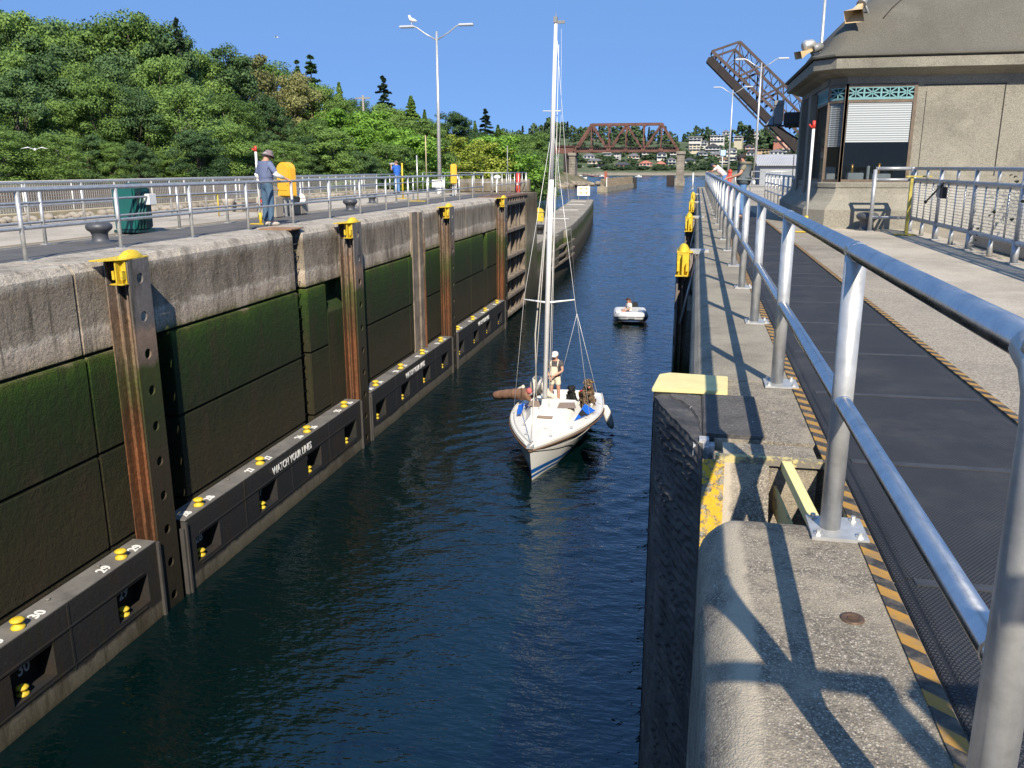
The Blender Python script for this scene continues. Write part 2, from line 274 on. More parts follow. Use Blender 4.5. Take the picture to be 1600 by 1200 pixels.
# ------------------------------------------------------------------ mesh builder
class MB:
    def __init__(s): s.v = []; s.f = []; s.mi = []; s.sm = []; s.k = 0; s.smooth = False
    def add(s, vs, fs):
        o = len(s.v); s.v += [tuple(p) for p in vs]
        for f in fs: s.f.append(tuple(o+i for i in f)); s.mi.append(s.k); s.sm.append(s.smooth)
        return s
    def m(s, k): s.k = k; return s
    def box(s, x0, x1, y0, y1, z0, z1):
        x0, x1 = min(x0, x1), max(x0, x1); y0, y1 = min(y0, y1), max(y0, y1); z0, z1 = min(z0, z1), max(z0, z1)
        return s.add([(x0,y0,z0),(x1,y0,z0),(x1,y1,z0),(x0,y1,z0),(x0,y0,z1),(x1,y0,z1),(x1,y1,z1),(x0,y1,z1)],
            [(0,3,2,1),(4,5,6,7),(0,1,5,4),(1,2,6,5),(2,3,7,6),(3,0,4,7)])
    def bar(s, p, q, w, h, up=(0, 0, 1)):
        p = Vector(p); q = Vector(q); d = (q-p).normalized(); u = Vector(up)
        if abs(d.dot(u)) > .98: u = Vector((0, 1, 0))
        r = d.cross(u).normalized(); u = r.cross(d)
        a = r*w/2; b = u*h/2
        vs = [p-a-b, p+a-b, p+a+b, p-a+b, q-a-b, q+a-b, q+a+b, q-a+b]
        return s.add(vs, [(0,1,2,3),(7,6,5,4),(0,4,5,1),(1,5,6,2),(2,6,7,3),(3,7,4,0)])
    def tube(s, pts, r, n=8, caps=True):
        pts = [Vector(p) for p in pts]; N = len(pts)
        rs = r if isinstance(r, (list, tuple)) else [r]*N
        vs = []; fs = []; prev = None
        for i, p in enumerate(pts):
            d = (pts[min(i+1, N-1)]-pts[max(i-1, 0)]).normalized()
            if prev is None:
                u = Vector((0, 0, 1)) if abs(d.z) < .9 else Vector((1, 0, 0)); a = d.cross(u).normalized()
            else: a = (prev-d*prev.dot(d)).normalized()
            prev = a; b = d.cross(a)
            for k in range(n):
                t = 2*PI*k/n; vs.append(p+(a*math.cos(t)+b*math.sin(t))*rs[i])
        for i in range(N-1):
            for k in range(n): fs.append((i*n+k, i*n+(k+1) % n, (i+1)*n+(k+1) % n, (i+1)*n+k))
        sm = s.smooth; s.smooth = True; s.add(vs, fs); s.smooth = sm
        if caps:
            o = len(s.v)-N*n
            s.f += [tuple(o+k for k in reversed(range(n))), tuple(o+(N-1)*n+k for k in range(n))]; s.mi += [s.k]*2; s.sm += [False]*2
        return s
    def lathe(s, prof, c=(0, 0, 0), n=20, smooth=True, a0=0, a1=2*PI):
        vs = []; fs = []; full = abs(a1-a0-2*PI) < 1e-6; m_ = n if full else n+1
        for (r, z) in prof:
            for k in range(m_):
                t = a0+(a1-a0)*k/n; vs.append((c[0]+r*math.cos(t), c[1]+r*math.sin(t), c[2]+z))
        for i in range(len(prof)-1):
            for k in range(n):
                k2 = (k+1) % m_; fs.append((i*m_+k, i*m_+k2, (i+1)*m_+k2, (i+1)*m_+k))
        sm = s.smooth; s.smooth = smooth; s.add(vs, fs); s.smooth = sm
        return s
    def ell(s, c, r, n=12, m_=8):
        if isinstance(r, (int, float)): r = (r, r, r)
        vs = []; fs = []
        for i in range(m_+1):
            ph = PI*i/m_
            for k in range(n):
                t = 2*PI*k/n; vs.append((c[0]+r[0]*math.sin(ph)*math.cos(t), c[1]+r[1]*math.sin(ph)*math.sin(t), c[2]+r[2]*math.cos(ph)))
        for i in range(m_):
            for k in range(n): fs.append(((i+1)*n+k, (i+1)*n+(k+1) % n, i*n+(k+1) % n, i*n+k))
        sm = s.smooth; s.smooth = True; s.add(vs, fs); s.smooth = sm; return s
    def prism(s, poly, z0, z1):
        n = len(poly); vs = [(x, y, z0) for x, y in poly]+[(x, y, z1) for x, y in poly]
        return s.add(vs, [tuple(reversed(range(n))), tuple(range(n, 2*n))]+[(i, (i+1) % n, n+(i+1) % n, n+i) for i in range(n)])
    def extr(s, prof, p0, p1, closed=True):
        """profile of (x,z) pairs carried along y from p0 to p1"""
        n = len(prof); vs = [(x, p0, z) for x, z in prof]+[(x, p1, z) for x, z in prof]
        fs = [(i, (i+1) % n, n+(i+1) % n, n+i) for i in range(n if closed else n-1)]
        if closed: fs += [tuple(reversed(range(n))), tuple(range(n, 2*n))]
        return s.add(vs, fs)
    def build(s, name, mats, parent=None, bevel=0, origin=None, local=False):
        if not isinstance(mats, (list, tuple)): mats = [mats]
        me = bpy.data.meshes.new(name)
        v = np.array(s.v, float).reshape(-1, 3)
        if parent is not None: off = np.zeros(3) if local else np.array(parent_base(parent))
        elif origin is not None: off = np.array(origin, float)
        else:
            off = np.array([(v[:, 0].min()+v[:, 0].max())/2, (v[:, 1].min()+v[:, 1].max())/2, v[:, 2].min()])
        me.from_pydata([tuple(a) for a in (v-off)], [], s.f)
        for mt in mats: me.materials.append(mt)
        me.polygons.foreach_set('material_index', s.mi); me.polygons.foreach_set('use_smooth', s.sm)
        bm = bmesh.new(); bm.from_mesh(me)
        bmesh.ops.recalc_face_normals(bm, faces=bm.faces)
        if bevel:
            es = [e for e in bm.edges if len(e.link_faces) == 2 and e.calc_face_angle(0) > .5]
            bmesh.ops.bevel(bm, geom=es, offset=bevel, segments=2, affect='EDGES', clamp_overlap=True)
        bm.to_mesh(me); bm.free(); me.update()
        o = bpy.data.objects.new(name, me); COL.objects.link(o)
        if parent is not None: o.parent = parent
        if parent is None: o.location = off
        return o
def parent_base(p):
    v = Vector(p.location); q = p.parent
    while q is not None: v = v+Vector(q.location); q = q.parent
    return v
def tag(o, label=None, cat=None, group=None, kind=None):
    if label: o['label'] = label
    if cat: o['category'] = cat
    if group: o['group'] = group
    if kind: o['kind'] = kind
    return o
def thing(name, label, cat, loc=(0, 0, 0), rz=0, group=None):
    o = bpy.data.objects.new(name, None); COL.objects.link(o); o.empty_display_size = .3
    o.location = loc; o.rotation_euler = (0, 0, rz); return tag(o, label, cat, group)
def kids(o): return [c for c in ALLC.get(o.name, [])]
def copy_tree(o, parent=None):
    c = o.copy(); COL.objects.link(c)
    if parent is not None: c.parent = parent
    for ch in list(o.children): copy_tree(ch, c)
    return c
def dup(o, loc, rz=0, label=None, scale=None, cat=None, group=None):
    c = copy_tree(o); c.location = loc; c.rotation_euler = (0, 0, rz)
    if scale is not None: c.scale = scale if isinstance(scale, tuple) else (scale,)*3
    return tag(c, label, cat, group)
def text(s, size, ext=.004):
    cu = bpy.data.curves.new('t', 'FONT'); cu.body = s; cu.size = size; cu.align_x = 'CENTER'; cu.align_y = 'CENTER'; cu.extrude = ext; cu.offset = size*.018
    cu.resolution_u = 3
    o = bpy.data.objects.new('t', cu); COL.objects.link(o)
    dg = bpy.context.evaluated_depsgraph_get(); me = bpy.data.meshes.new_from_object(o.evaluated_get(dg))
    bpy.data.objects.remove(o); return me
def put_text(name, s, size, mtx, mat, parent, scx=1.):
    me = text(s, size); me.transform(Matrix.Diagonal((scx, 1, 1, 1))); me.transform(mtx)
    me.transform(Matrix.Translation(-parent_base(parent)))
    me.materials.clear(); me.materials.append(mat)
    o = bpy.data.objects.new(name, me); COL.objects.link(o); o.parent = parent; return o
def frame(xa, ya, loc):
    """4x4 whose x/y axes are the given world directions"""
    xa = Vector(xa).normalized(); ya = Vector(ya).normalized(); za = xa.cross(ya)
    m = Matrix((xa, ya, za)).transposed().to_4x4(); m.translation = Vector(loc); return m

WZ = -6.1      # water level
WX = -9.1      # left chamber wall face

# ------------------------------------------------------------------ ground and water
def water_mesh():
    """real waves: rows and columns spread with distance, heights from many small wave trains"""
    wr = np.random.default_rng(21); ys_ = [1.0]
    while ys_[-1] < 905: ys_.append(ys_[-1]+max(.085, ys_[-1]*.0024))
    Y = np.array(ys_); NC = 270; u = np.linspace(0, 1, NC)
    xl = np.where(Y < 46, -9.9, -9.9-(Y-46)*.34); xr = np.where(Y < 60, .6, .6+(Y-60)*.13)
    X = xl[:, None]+(xr-xl)[:, None]*u[None, :]; YY = np.repeat(Y[:, None], NC, 1)
    sp = np.maximum(np.maximum(.085, YY*.0024), ((xr-xl)/NC)[:, None])
    Z = np.zeros_like(X); ncomp = 64
    gust = .75+.35*np.sin(X*.21+YY*.052+1)*np.sin(YY*.083-X*.06)+.25*np.sin(YY*.31+X*.15)*np.sin(X*.5-YY*.12+2)
    lam = .32*(14/.32)**(np.arange(ncomp)/(ncomp-1)); th = wr.normal(0, .55, ncomp); ph = wr.uniform(0, 6.28, ncomp)
    W = []; 
    for l_ in lam: W.append(np.clip((l_/sp-2.6)/1.6, 0, 1)*np.exp(-(l_/(1.1+YY*.010))**1.5))
    tot = np.sqrt(sum((w_**2)*.5 for w_ in W))+1e-3
    target = np.interp(Y, [0, 14, 40, 70, 150, 900], [.038, .046, .062, .075, .08, .08])[:, None]*gust
    for l_, t_, p_, w_ in zip(lam, th, ph, W):
        k = 2*PI/l_; Z += w_*(target/tot)/k*np.sin(k*(X*math.sin(t_)+YY*math.cos(t_))+p_+.6*np.sin(X*.3/l_**.5+p_*3))
    # bow wave rings of the sailboat
    r_ = np.hypot(X+3.6, YY-20.5); Z += .010*np.exp(-((r_-3.2)/2.2)**2)*np.sin(r_*9)
    Z += WZ
    n_r = len(Y); V_ = np.stack([X, YY, Z], 2).reshape(-1, 3)
    a = (np.arange(n_r-1)[:, None]*NC+np.arange(NC-1)[None, :]).ravel(); F_ = np.stack([a, a+1, a+NC+1, a+NC], 1)
    o = len(V_); V_ = np.concatenate([V_, np.array([(-3000, -200, WZ-.3), (3000, -200, WZ-.3), (3000, 5000, WZ-.3), (-3000, 5000, WZ-.3)])]); F_ = np.concatenate([F_, [[o, o+1, o+2, o+3]]])
    me = bpy.data.meshes.new('water'); me.vertices.add(len(V_)); me.vertices.foreach_set('co', V_.ravel()); nf = len(F_)
    me.loops.add(4*nf); me.loops.foreach_set('vertex_index', F_.ravel().astype(np.int32)); me.polygons.add(nf)
    me.polygons.foreach_set('loop_start', np.arange(0, 4*nf, 4)); me.polygons.foreach_set('loop_total', np.full(nf, 4)); me.polygons.foreach_set('use_smooth', np.ones(nf, bool)); me.update(calc_edges=True)
    me.materials.append(waterm); ob_ = bpy.data.objects.new('water', me); COL.objects.link(ob_); return ob_
tag(water_mesh(), kind='structure')

def hterr(x, y):
    """height of the natural ground"""
    # left bank
    sh = -19-.16*y if y < 270 else (-62-(y-270)*-.10 if y < 380 else -51-(y-380)*2.2)
    if y < 30: sh = -18.5
    d = sh-x
    h = -9.0
    if d > -12:
        h = -8+min(1, (d+12)/16)*8.2
        h += max(0, min(1, (d-45)/90))*9+max(0, min(1, (d-130)/250))*18
        h -= max(0, y-260)*.006*min(1, max(0, d)/40)
    # far shore
    e = y-(850+max(0, -x-80)*-.35+max(0, x)*.1)
    if e > -20:
        g = -8+min(1, (e+20)/26)*6.2+max(0, min(1, (e-12)/250))*(36-3*math.sin(x*.011+1))
        h = max(h, g)
    return h
def terrain(name, xs, ys, mat):
    v = [(x, y, hterr(x, y)+random.uniform(-.25, .25)) for y in ys for x in xs]
    nx = len(xs); f = [(j*nx+i, j*nx+i+1, (j+1)*nx+i+1, (j+1)*nx+i) for j in range(len(ys)-1) for i in range(nx-1)]
    b = MB(); b.smooth = True; b.add(v, f); return tag(b.build(name, mat, origin=(0, 0, 0)), kind='structure')
grass = NT('bank_ground'); _p = grass.pos()
grass.col(grass.ramp(grass.noise(_p, .25, 8, .75), [(.35, (.08, .085, .03)), (.52, (.16, .14, .08)), (.7, (.24, .20, .14))])); grass.set(Roughness=.95)
grass.bump(grass.noise(_p, 1.5, 6), .8, .3); grass = grass.m
shore = NT('shore_ground'); _p = shore.pos()
_s = shore.n('SeparateXYZ'); shore.l(_p, _s.inputs[0]); _f = shore.math('ADD', _s.outputs[2], shore.math('MULTIPLY', shore.noise(_p, .06, 4), 3.)); shore.col(shore.mix(shore.ramp(shore.math('DIVIDE', shore.math('ADD', _f, 6.), 10.), [(.25, (0, 0, 0)), (.5, (1, 1, 1))]), (.26, .22, .16), shore.ramp(shore.noise(_p, .08, 8, .75), [(.35, (.045, .075, .03)), (.55, (.08, .10, .045)), (.75, (.20, .18, .13))]))); shore.set(Roughness=.95); shore = shore.m
xs = list(np.arange(-420, -16, 6.))+[-15.]; ys = list(np.arange(-10, 560, 6.))
terrain('left_bank', xs, ys, grass)
terrain('far_hill', list(np.arange(-700, 700, 20.)), list(np.arange(800, 1500, 20.)), shore)

# left quay deck
b = MB()
b.box(-18.4, WX-.42, -12, 50.2, -6.6, -.035)
b.k = 1; b.box(-18.2, -12.6, -12, 49.9, -.035, -.006)
tag(b.build('left_quay', [deckc, deckl]), kind='structure')
# asphalt strip on the left quay
b = MB(); b.box(-11.9, -10.35, -12, 46.5, -.035, -.001)
tag(b.build('left_path', simple('asphalt', (.10, .095, .09), .9, 0, .3, 1.2, .004, 60, True)), kind='structure')

# ------------------------------------------------------------------ left chamber wall
wallroot = thing('lock_wall', 'long algae-covered concrete lock chamber wall on the left side', 'wall', (WX, 24, -6.6))
b = MB()
PILES = [12.12, 21.35, 30.45, 39.7]
rough_back = -9.46
b.box(-10.35, rough_back, -12, 40.4, -7, -.02)
JZ = [(-7, -4.64), (-4.60, -3.04), (-3.0, -1.45)]
def slab(y0, y1, z0, z1, x=None): b.box(rough_back-.02, WX+.035 if x is None else x, y0, y1, z0, z1)
ysegs = []          # full panels between pockets
edges = [-12, 1.9, 11.18]
def panels(y0, y1):
    for z0, z1 in JZ: slab(y0, y1, z0, z1)
# y breakpoints: pockets right of each pile (from pile+.25 to pile+1.15)
cur = -12
cuts = [(11.17, 11.2, 'j')]
layout = [(-12, 11.16), (11.2, 12.15)]
prev = 12.15
for i, py in enumerate(PILES):
    nxt = PILES[i+1]-.0 if i < 3 else 40.4
    a = py+1.25
    segs = []
    if i == 0: segs = [(a, 18.48), (18.98, nxt-1.3)]
    elif i == 1: segs = [(a, nxt-3.9), (nxt-3.87, nxt)]
    elif i == 2: segs = [(a, 34.6), (34.63, nxt-2.9), (nxt-2.2, nxt)]
    else: segs = [(a, nxt)] if nxt > a else []
    layout += segs
for y0, y1 in layout: panels(y0, y1)
# the sloping shoulders at the foot of the small pockets left of piles
for py, w_ in ((21.35, 1.3), (30.45, 0), (39.7, 0)):
    if w_:
        slab(py-w_, py, -7, -2.2); b.add([(rough_back, py-w_, -1.9), (rough_back, py, -1.9), (WX, py, -2.2), (WX, py-w_, -2.2), ], [(0, 1, 2, 3)])
b.add([(rough_back, 36.8, -2.6), (rough_back, 37.5, -2.6), (WX, 37.5, -3.0), (WX, 36.8, -3.0)], [(0, 1, 2, 3)]); slab(36.8, 37.5, -7, -3.0)
# upper band of bare concrete
up = [(-12, 11.15), (11.18, 18.48), (18.98, 26.9), (26.93, 34.0), (34.02, 40.4)]
for y0, y1 in up:
    prof = [(-9.5, -1.40), (WX, -1.40), (WX, -.14), (WX-.06, -.03), (WX-.14, 0), (-10.35, .0), (-10.35, -.1)]
    b.extr(prof, y0, y1)
b.build('chamber_face', wallz, wallroot, bevel=.018)
# ladder niche: rusted cover plate and rungs
b = MB(); b.box(-9.9, WX+.01, 18.4, 19.06, .002, .03); b.build('niche_cover', simple('rust_plate', (.30, .17, .09), .8, 0, .3, 4), wallroot)
b = MB()
for k in range(20): b.tube([(WX-.12, 18.5, -.35-.3*k), (WX-.12, 18.96, -.35-.3*k)], .012, 6)
b.build('ladder', pilez, wallroot)
# timber rubbing strake with rust streak at 27 m
b = MB(); b.box(WX+.002, WX+.07, 26.95, 27.5, -6.6, -.02); b.box(WX+.002, WX+.12, 27.52, 27.9, -6.6, -.05); b.build('rubbing_strake', wood, wallroot)
b = MB(); b.box(WX+.002, WX+.16, 27.95, 28.02, -6.6, -.25); b.build('angle_iron', pilerust, wallroot)

# vertical guide piles ------------------------------------------------
def hole_plate(b, x, y0, y1, z0, z1, step, r, first, sgn):
    """plate in the plane x with round holes down its middle"""
    n = 16; yc = (y0+y1)/2; z = z1
    cz = first
    def ring(za, zb, c):
        o = []
        for k in range(n):
            t = 2*PI*k/n; cy, cz_ = math.cos(t), math.sin(t)
            m_ = max(abs(cy)/((y1-y0)/2), abs(cz_)/((za-zb)/2))
            o.append((x, yc+cy/m_, c+cz_/m_))
        inn = [(x, yc+r*math.cos(2*PI*k/n), c+r*math.sin(2*PI*k/n)) for k in range(n)]
        inb = [(x-sgn*.03, p[1], p[2]) for p in inn]
        b.add(o+inn+inb, [(k, (k+1) % n, n+(k+1) % n, n+k) for k in range(n)]+[(n+k, n+(k+1) % n, 2*n+(k+1) % n, 2*n+k) for k in range(n)])
        # fill the four corners
        for sy in (y0, y1):
            for sz in (za, zb):
                near = sorted(range(n), key=lambda k: (o[k][1]-sy)**2+(o[k][2]-sz)**2)[:2]
                b.add([(x, sy, sz), o[near[0]], o[near[1]]], [(0, 1, 2)])
    top = z1
    while top > z0+.05:
        bot = max(z0, top-step); ring(top, bot, (top+bot)/2); top = bot
def guide_pile(py, sgn, label, grp):
    """sgn=+1: stands on the left wall, flange faces +x; -1: on the right wall"""
    xf = -8.66 if sgn > 0 else -.27; xb = WX if sgn > 0 else .0
    r = thing('guide_pile', label, 'guide pile', ((xf+xb)/2, py, -7), 0, grp)
    y0, y1 = py-.26, py+.26
    b = MB(); hole_plate(b, xf, y0, y1, -6.8, .0, .62, .085, -.3, sgn)
    b.box(xf-sgn*.012, xf-sgn*.045, y0+.001, y0+.03, -6.8, -.001); b.box(xf-sgn*.012, xf-sgn*.045, y1-.03, y1-.001, -6.8, -.001)
    b.build('front_flange', pilez, r)
    b = MB(); b.box(xf-sgn*.04, xb, y0+.16, y0+.19, -6.8, -.005)
    b.box(xb-sgn*-.03, xb+sgn*.05, y0-.04, y1+.02, -6.8, -.006)
    b.box(xf-sgn*.26, xf-sgn*.23, y0+.02, y0+.16, -6.8, -.01)
    b.box(xf-sgn*.13, xf-sgn*.11, y0+.06, y0+.16, -6.8, -.01)
    b.build('web', pilerust, r)
    b = MB(); b.box(xf-sgn*.30, xf-sgn*.32, y0+.1, y1, -6.8, -.01); b.build('back_web', pilez, r)
    # yellow head
    hd = MB()
    cx = xf-sgn*(.13 if sgn > 0 else .11)
    n0 = len(hd.v); hd.lathe([(0, .14), (.06, .137), (.14, .118), (.22, .07), (.265, .03), (.27, .012)], (cx, py, 0), 24)
    hd.v[n0:] = [(cx+(x_-cx)*(.5 if sgn > 0 else .38), y_, z_) for x_, y_, z_ in hd.v[n0:]]
    hd.box(xf+sgn*.0, xb, y0-.03, y1+.02, .003, .022)
    if sgn > 0: hd.prism([(xf, y0-.03), (xf-.42, y0-.03), (xf-.42, y0-.36), (xf-.22, y0-.36)], .004, .024)
    hd.box(cx-.10, cx+.10, y0-.03, y0-.01, -.36, .0); hd.box(cx-.012, cx+.012, y0-.15, y0-.02, -.36, .0)
    hd.box(cx-.12, cx+.12, y0-.16, y0-.02, -.38, -.36)
    hd.box(cx-.095, cx-.05, y0-.12, y0-.02, -.30, -.16); hd.box(cx+.05, cx+.095, y0-.12, y0-.02, -.30, -.16)
    ho = hd.build('cap', yellow, r, bevel=.004)
    if sgn < 0:
        b = MB(); b.box(cx+.11, cx+.42, py-.10, py+.10, .03, .045); b.box(cx+.11, cx+.42, py-.10, py-.085, -.03, .03); b.build('tie_bracket', steelpl, r)
        b = MB(); b.tube([(cx+.2, y0-.02, -.15), (cx+.0, y0-.05, -1.2)], .02, 8); b.build('brace', steelpl, r)
    return r
plab = ['nearest yellow-capped guide pile on the left wall, rust stained', 'second yellow-capped guide pile along the left wall, between numbers 25 and 24',
        'third yellow-capped guide pile along the left wall', 'farthest yellow-capped guide pile on the left wall, beside the gate']
plr = ['nearest yellow-domed guide pile on the right wall, just past the cream plate', 'second yellow-domed guide pile on the right wall',
       'third yellow-domed guide pile on the right wall', 'farthest yellow-domed guide pile on the right wall']
for i, py in enumerate(PILES):
    guide_pile(py, 1, plab[i], 'guide piles'); guide_pile([14.95, 25.4, 36.4, 47.0][i], -1, plr[i], 'guide piles')

# floating guide walls ------------------------------------------------
FX = -8.65; FT = -4.72
def bollard_pair(b, c, s=1.):
    """short yellow double-headed mooring bitt, axis vertical"""
    b.lathe([(0, .13*s), (.05*s, .128*s), (.085*s, .11*s), (.08*s, .09*s), (.05*s, .075*s), (.048*s, .05*s), (.075*s, .03*s), (.085*s, .012*s), (.08*s, 0)], c, 16)
def float_wall(y0, y1, nums, ys_, sgn, label, words, wy):
    x0 = FX if sgn > 0 else -.22; xb = x0-sgn*.42
    r = thing('floating_wall', label, 'floating wall', ((x0+xb)/2, (y0+y1)/2, -6.9), 0, 'floating mooring walls')
    b = MB(); RW, RZ0, RZ1, RD = .40, -5.66, -5.16, .3
    # front skin with rectangular recesses
    cuts = [y0]
    for yc in ys_: cuts += [yc-RW, yc+RW]
    cuts.append(y1)
    ze = -6.9
    for i in range(len(cuts)-1):
        a, c_ = cuts[i], cuts[i+1]
        if i % 2 == 0: b.box(x0-sgn*RD, x0, a, c_, ze, FT)
        else:
            b.box(x0-sgn*RD, x0, a, c_, ze, RZ0); b.box(x0-sgn*RD, x0, a, c_, RZ1, FT)
            b.add([(x0-sgn*.001, c_, RZ0), (x0-sgn*.001, c_, RZ1), (x0-sgn*RD, c_-.02, RZ1), (x0-sgn*RD, c_-.02, RZ0)], [(0, 1, 2, 3)])
    b.box(x0-sgn*RD-sgn*.001, xb, y0, y1, ze, FT-.003)
    # panel seams
    for k in range(1, 4):
        yy = y0+(y1-y0)*k/4; b.box(x0-sgn*.01, x0+sgn*.008, yy-.02, yy+.02, -5.8, FT-.02)
    b.box(x0-sgn*.01, x0+sgn*.012, y0+.4, y1-.4, -5.12, -5.09); b.box(x0-sgn*.01, x0+sgn*.010, y0+.4, y1-.4, -5.74, -5.71)
    b.build('hull', floatz, r)
    b = MB(); b.box(x0+sgn*.004, xb, y0+.01, y1-.01, FT, FT+.02)
    for k in range(7): yy = y0+.9+k*1.1; b.tube([(x0-sgn*.3, yy, FT+.02), (x0-sgn*.3, yy, FT+.05)], .035, 8)
    b.build('top_plate', floattop, r)
    b = MB()
    for e in (y0, y1):
        s2 = -1 if e == y0 else 1
        b.box(x0-sgn*.05, x0+sgn*.05, e, e+s2*.05, -6.9, FT-.02); b.box(x0-sgn*.08, x0+sgn*.02, e+s2*.05, e+s2*.10, -6.9, FT-.12)
    b.build('end_strip', simple('rubber_edge', (.06, .055, .05), .6) if 'rubber_edge' not in MATS else MATS['rubber_edge'], r)
    for nm, yc in zip(nums, ys_):
        b = MB(); bollard_pair(b, (x0-sgn*.12, yc-.12, RZ0+.005), 1.05); b.build('bollard', yellow, r)
        b = MB(); bollard_pair(b, (x0-sgn*.14, yc-.0, FT+.02), 1.15); b.build('bollard', yellow, r)
        if nm:
            m_ = frame((0, sgn, 0), (0, 0, 1), (x0-sgn*(RD-.006), yc+.13, -5.42)); put_text('number', nm, .26, m_, white, r, .9)
            for dy in (-.42, .36):
                m_ = frame((0, sgn, 0), (-sgn, 0, 0), (x0-sgn*.14, yc+dy, FT+.026)); put_text('number', nm, .24, m_, white, r, .95)
    if words:
        m_ = frame((0, sgn, 0), (0, 0, 1), (x0+sgn*.014, wy, -4.97)); put_text('lettering', words, .24, m_, white, r, .85)
    return r
fw = [(3.2, 11.75, ['31', '30', '29'][:], [6.5, 8.85, 11.05], 'black floating mooring wall marked 29 and 30, nearest on the left', 'WATCH YOUR LINES', 7.0),
      (12.62, 20.95, ['28', '27', '26', '25'], [13.3, 15.65, 17.95, 20.2], 'black floating mooring wall marked 28 to 25', 'WATCH YOUR LINES', 16.85),
      (21.75, 30.05, ['24', '23', '22', '21'], [22.5, 24.7, 26.9, 29.1], 'black floating mooring wall marked 24 to 21', 'WATCH YOUR LINES', 25.7),
      (30.85, 39.25, ['20', '19', '18', '17'], [31.4, 33.7, 35.9, 38.2], 'black floating mooring wall marked 20 to 17, farthest on the left', 'WATCH YOUR LINES', 35.0)]
for y0, y1, ns, yy, lb, wd, wy in fw: float_wall(y0, y1, ns, yy, 1, lb, wd, wy)

# gate leaf folded into its recess at the far end of the left wall -----
g = thing('lock_gate', 'weathered timber lock gate leaf folded back into the left wall', 'lock gate', (-9.2, 43.4, -7))
b = MB(); b.box(-10.35, -9.75, 40.4, 46.6, -7, -.2); b.build('recess_wall', darkwall, g)
b = MB(); b.box(-9.5, -9.06, 40.42, 40.72, -7, -.05); b.box(-9.5, -9.06, 46.2, 46.5, -7, -.05)
for yy in (41.9, 43.2, 44.6, 45.5): b.box(-9.45, -9.2, yy-.12, yy+.12, -7, -.25)
b.build('upright', wood, g, bevel=.02)
for k, z in enumerate((-.25, -1.6, -2.9, -4.0, -4.9, -5.8)):
    b = MB(); b.box(-9.5, -8.98, 40.72, 46.2, z-.16, z); b.build('rail_beam', wood, g, bevel=.02)
b = MB(); b.box(-10.3, -9.0, 40.5, 46.9, -.06, .03); b.build('walkway_plank', simple('rust_deck', (.16, .09, .055), .85, 0, .3, 2), g)
for k in range(9): b = MB(); b.box(-9.1, -9.02, 40.95+k*.6, 41.1+k*.6, -.5, -.06); b.build('deck_bracket', wood, g)

# end pier of the left wall and the outer guide wall -------------------
e = MB(); e.box(-13.5, WX+.05, 46.6, 48.6, -7, -.06); e.box(-14.6, WX-.0, 47.6, 50.3, -7, .0); 
e.box(-13.8, -9.5, 50.0, 50.28, 0.002, .75)
tag(e.build('quay_end_wall', endz, bevel=.04), 'brown stained concrete end pier of the left quay beyond the gate', 'wall')
gw = MB()
path = [(-9.1, 48.65), (-9.12, 56.2), (-9.42, 68.1), (-10.6, 84), (-12.2, 103), (-14.0, 121.6)]
def guide(gw, off0, off1, z0, z1):
    vs = []; N = len(path)
    for (x, y) in path: vs += [(x-off0, y, z0), (x-off0, y, z1), (x-off1, y, z1), (x-off1, y, z0)]
    fs = [(0, 1, 2, 3)]+[(4*i+k, 4*i+(k+1) % 4, 4*i+4+(k+1) % 4, 4*i+4+k) for i in range(N-1) for k in range(4)]+[(4*N-1, 4*N-2, 4*N-3, 4*N-4)]
    gw.add(vs, fs)
grt = thing('guide_wall', 'low concrete guide wall running out into the channel beyond the left gate', 'wall', (-12, 85, -7))
guide(gw, 0, 3.2, -7, -3.0); 
for yy in (56, 62): gw.box(-9.32, -9.0, yy, yy+2.2, -5.2, -3.06)
gw.build('wall_body', guidez, grt)
b = MB(); guide(b, .08, 3.1, -3.0, -2.985)
b.build('wall_top', deckc, grt)
b = MB()
for i, t in enumerate((.25, .5, .72, .88)):
    y = 60+62*t; x = np.interp(y, [p[1] for p in path], [p[0] for p in path]); b.box(x-2.9, x-.9, y, y+.25, -2.985, -2.96)
b.build('white_line', white, grt)
b = MB()
for z in (-3.9, -4.5, -5.0): b.box(-9.1, -8.98, 54, 66, z-.14, z)
b.build('timber_fender', wood, grt)

# concrete wall behind far end rails with signs
b = MB(); b.box(-14.9, -14.6, 47, 50, 0, .1)

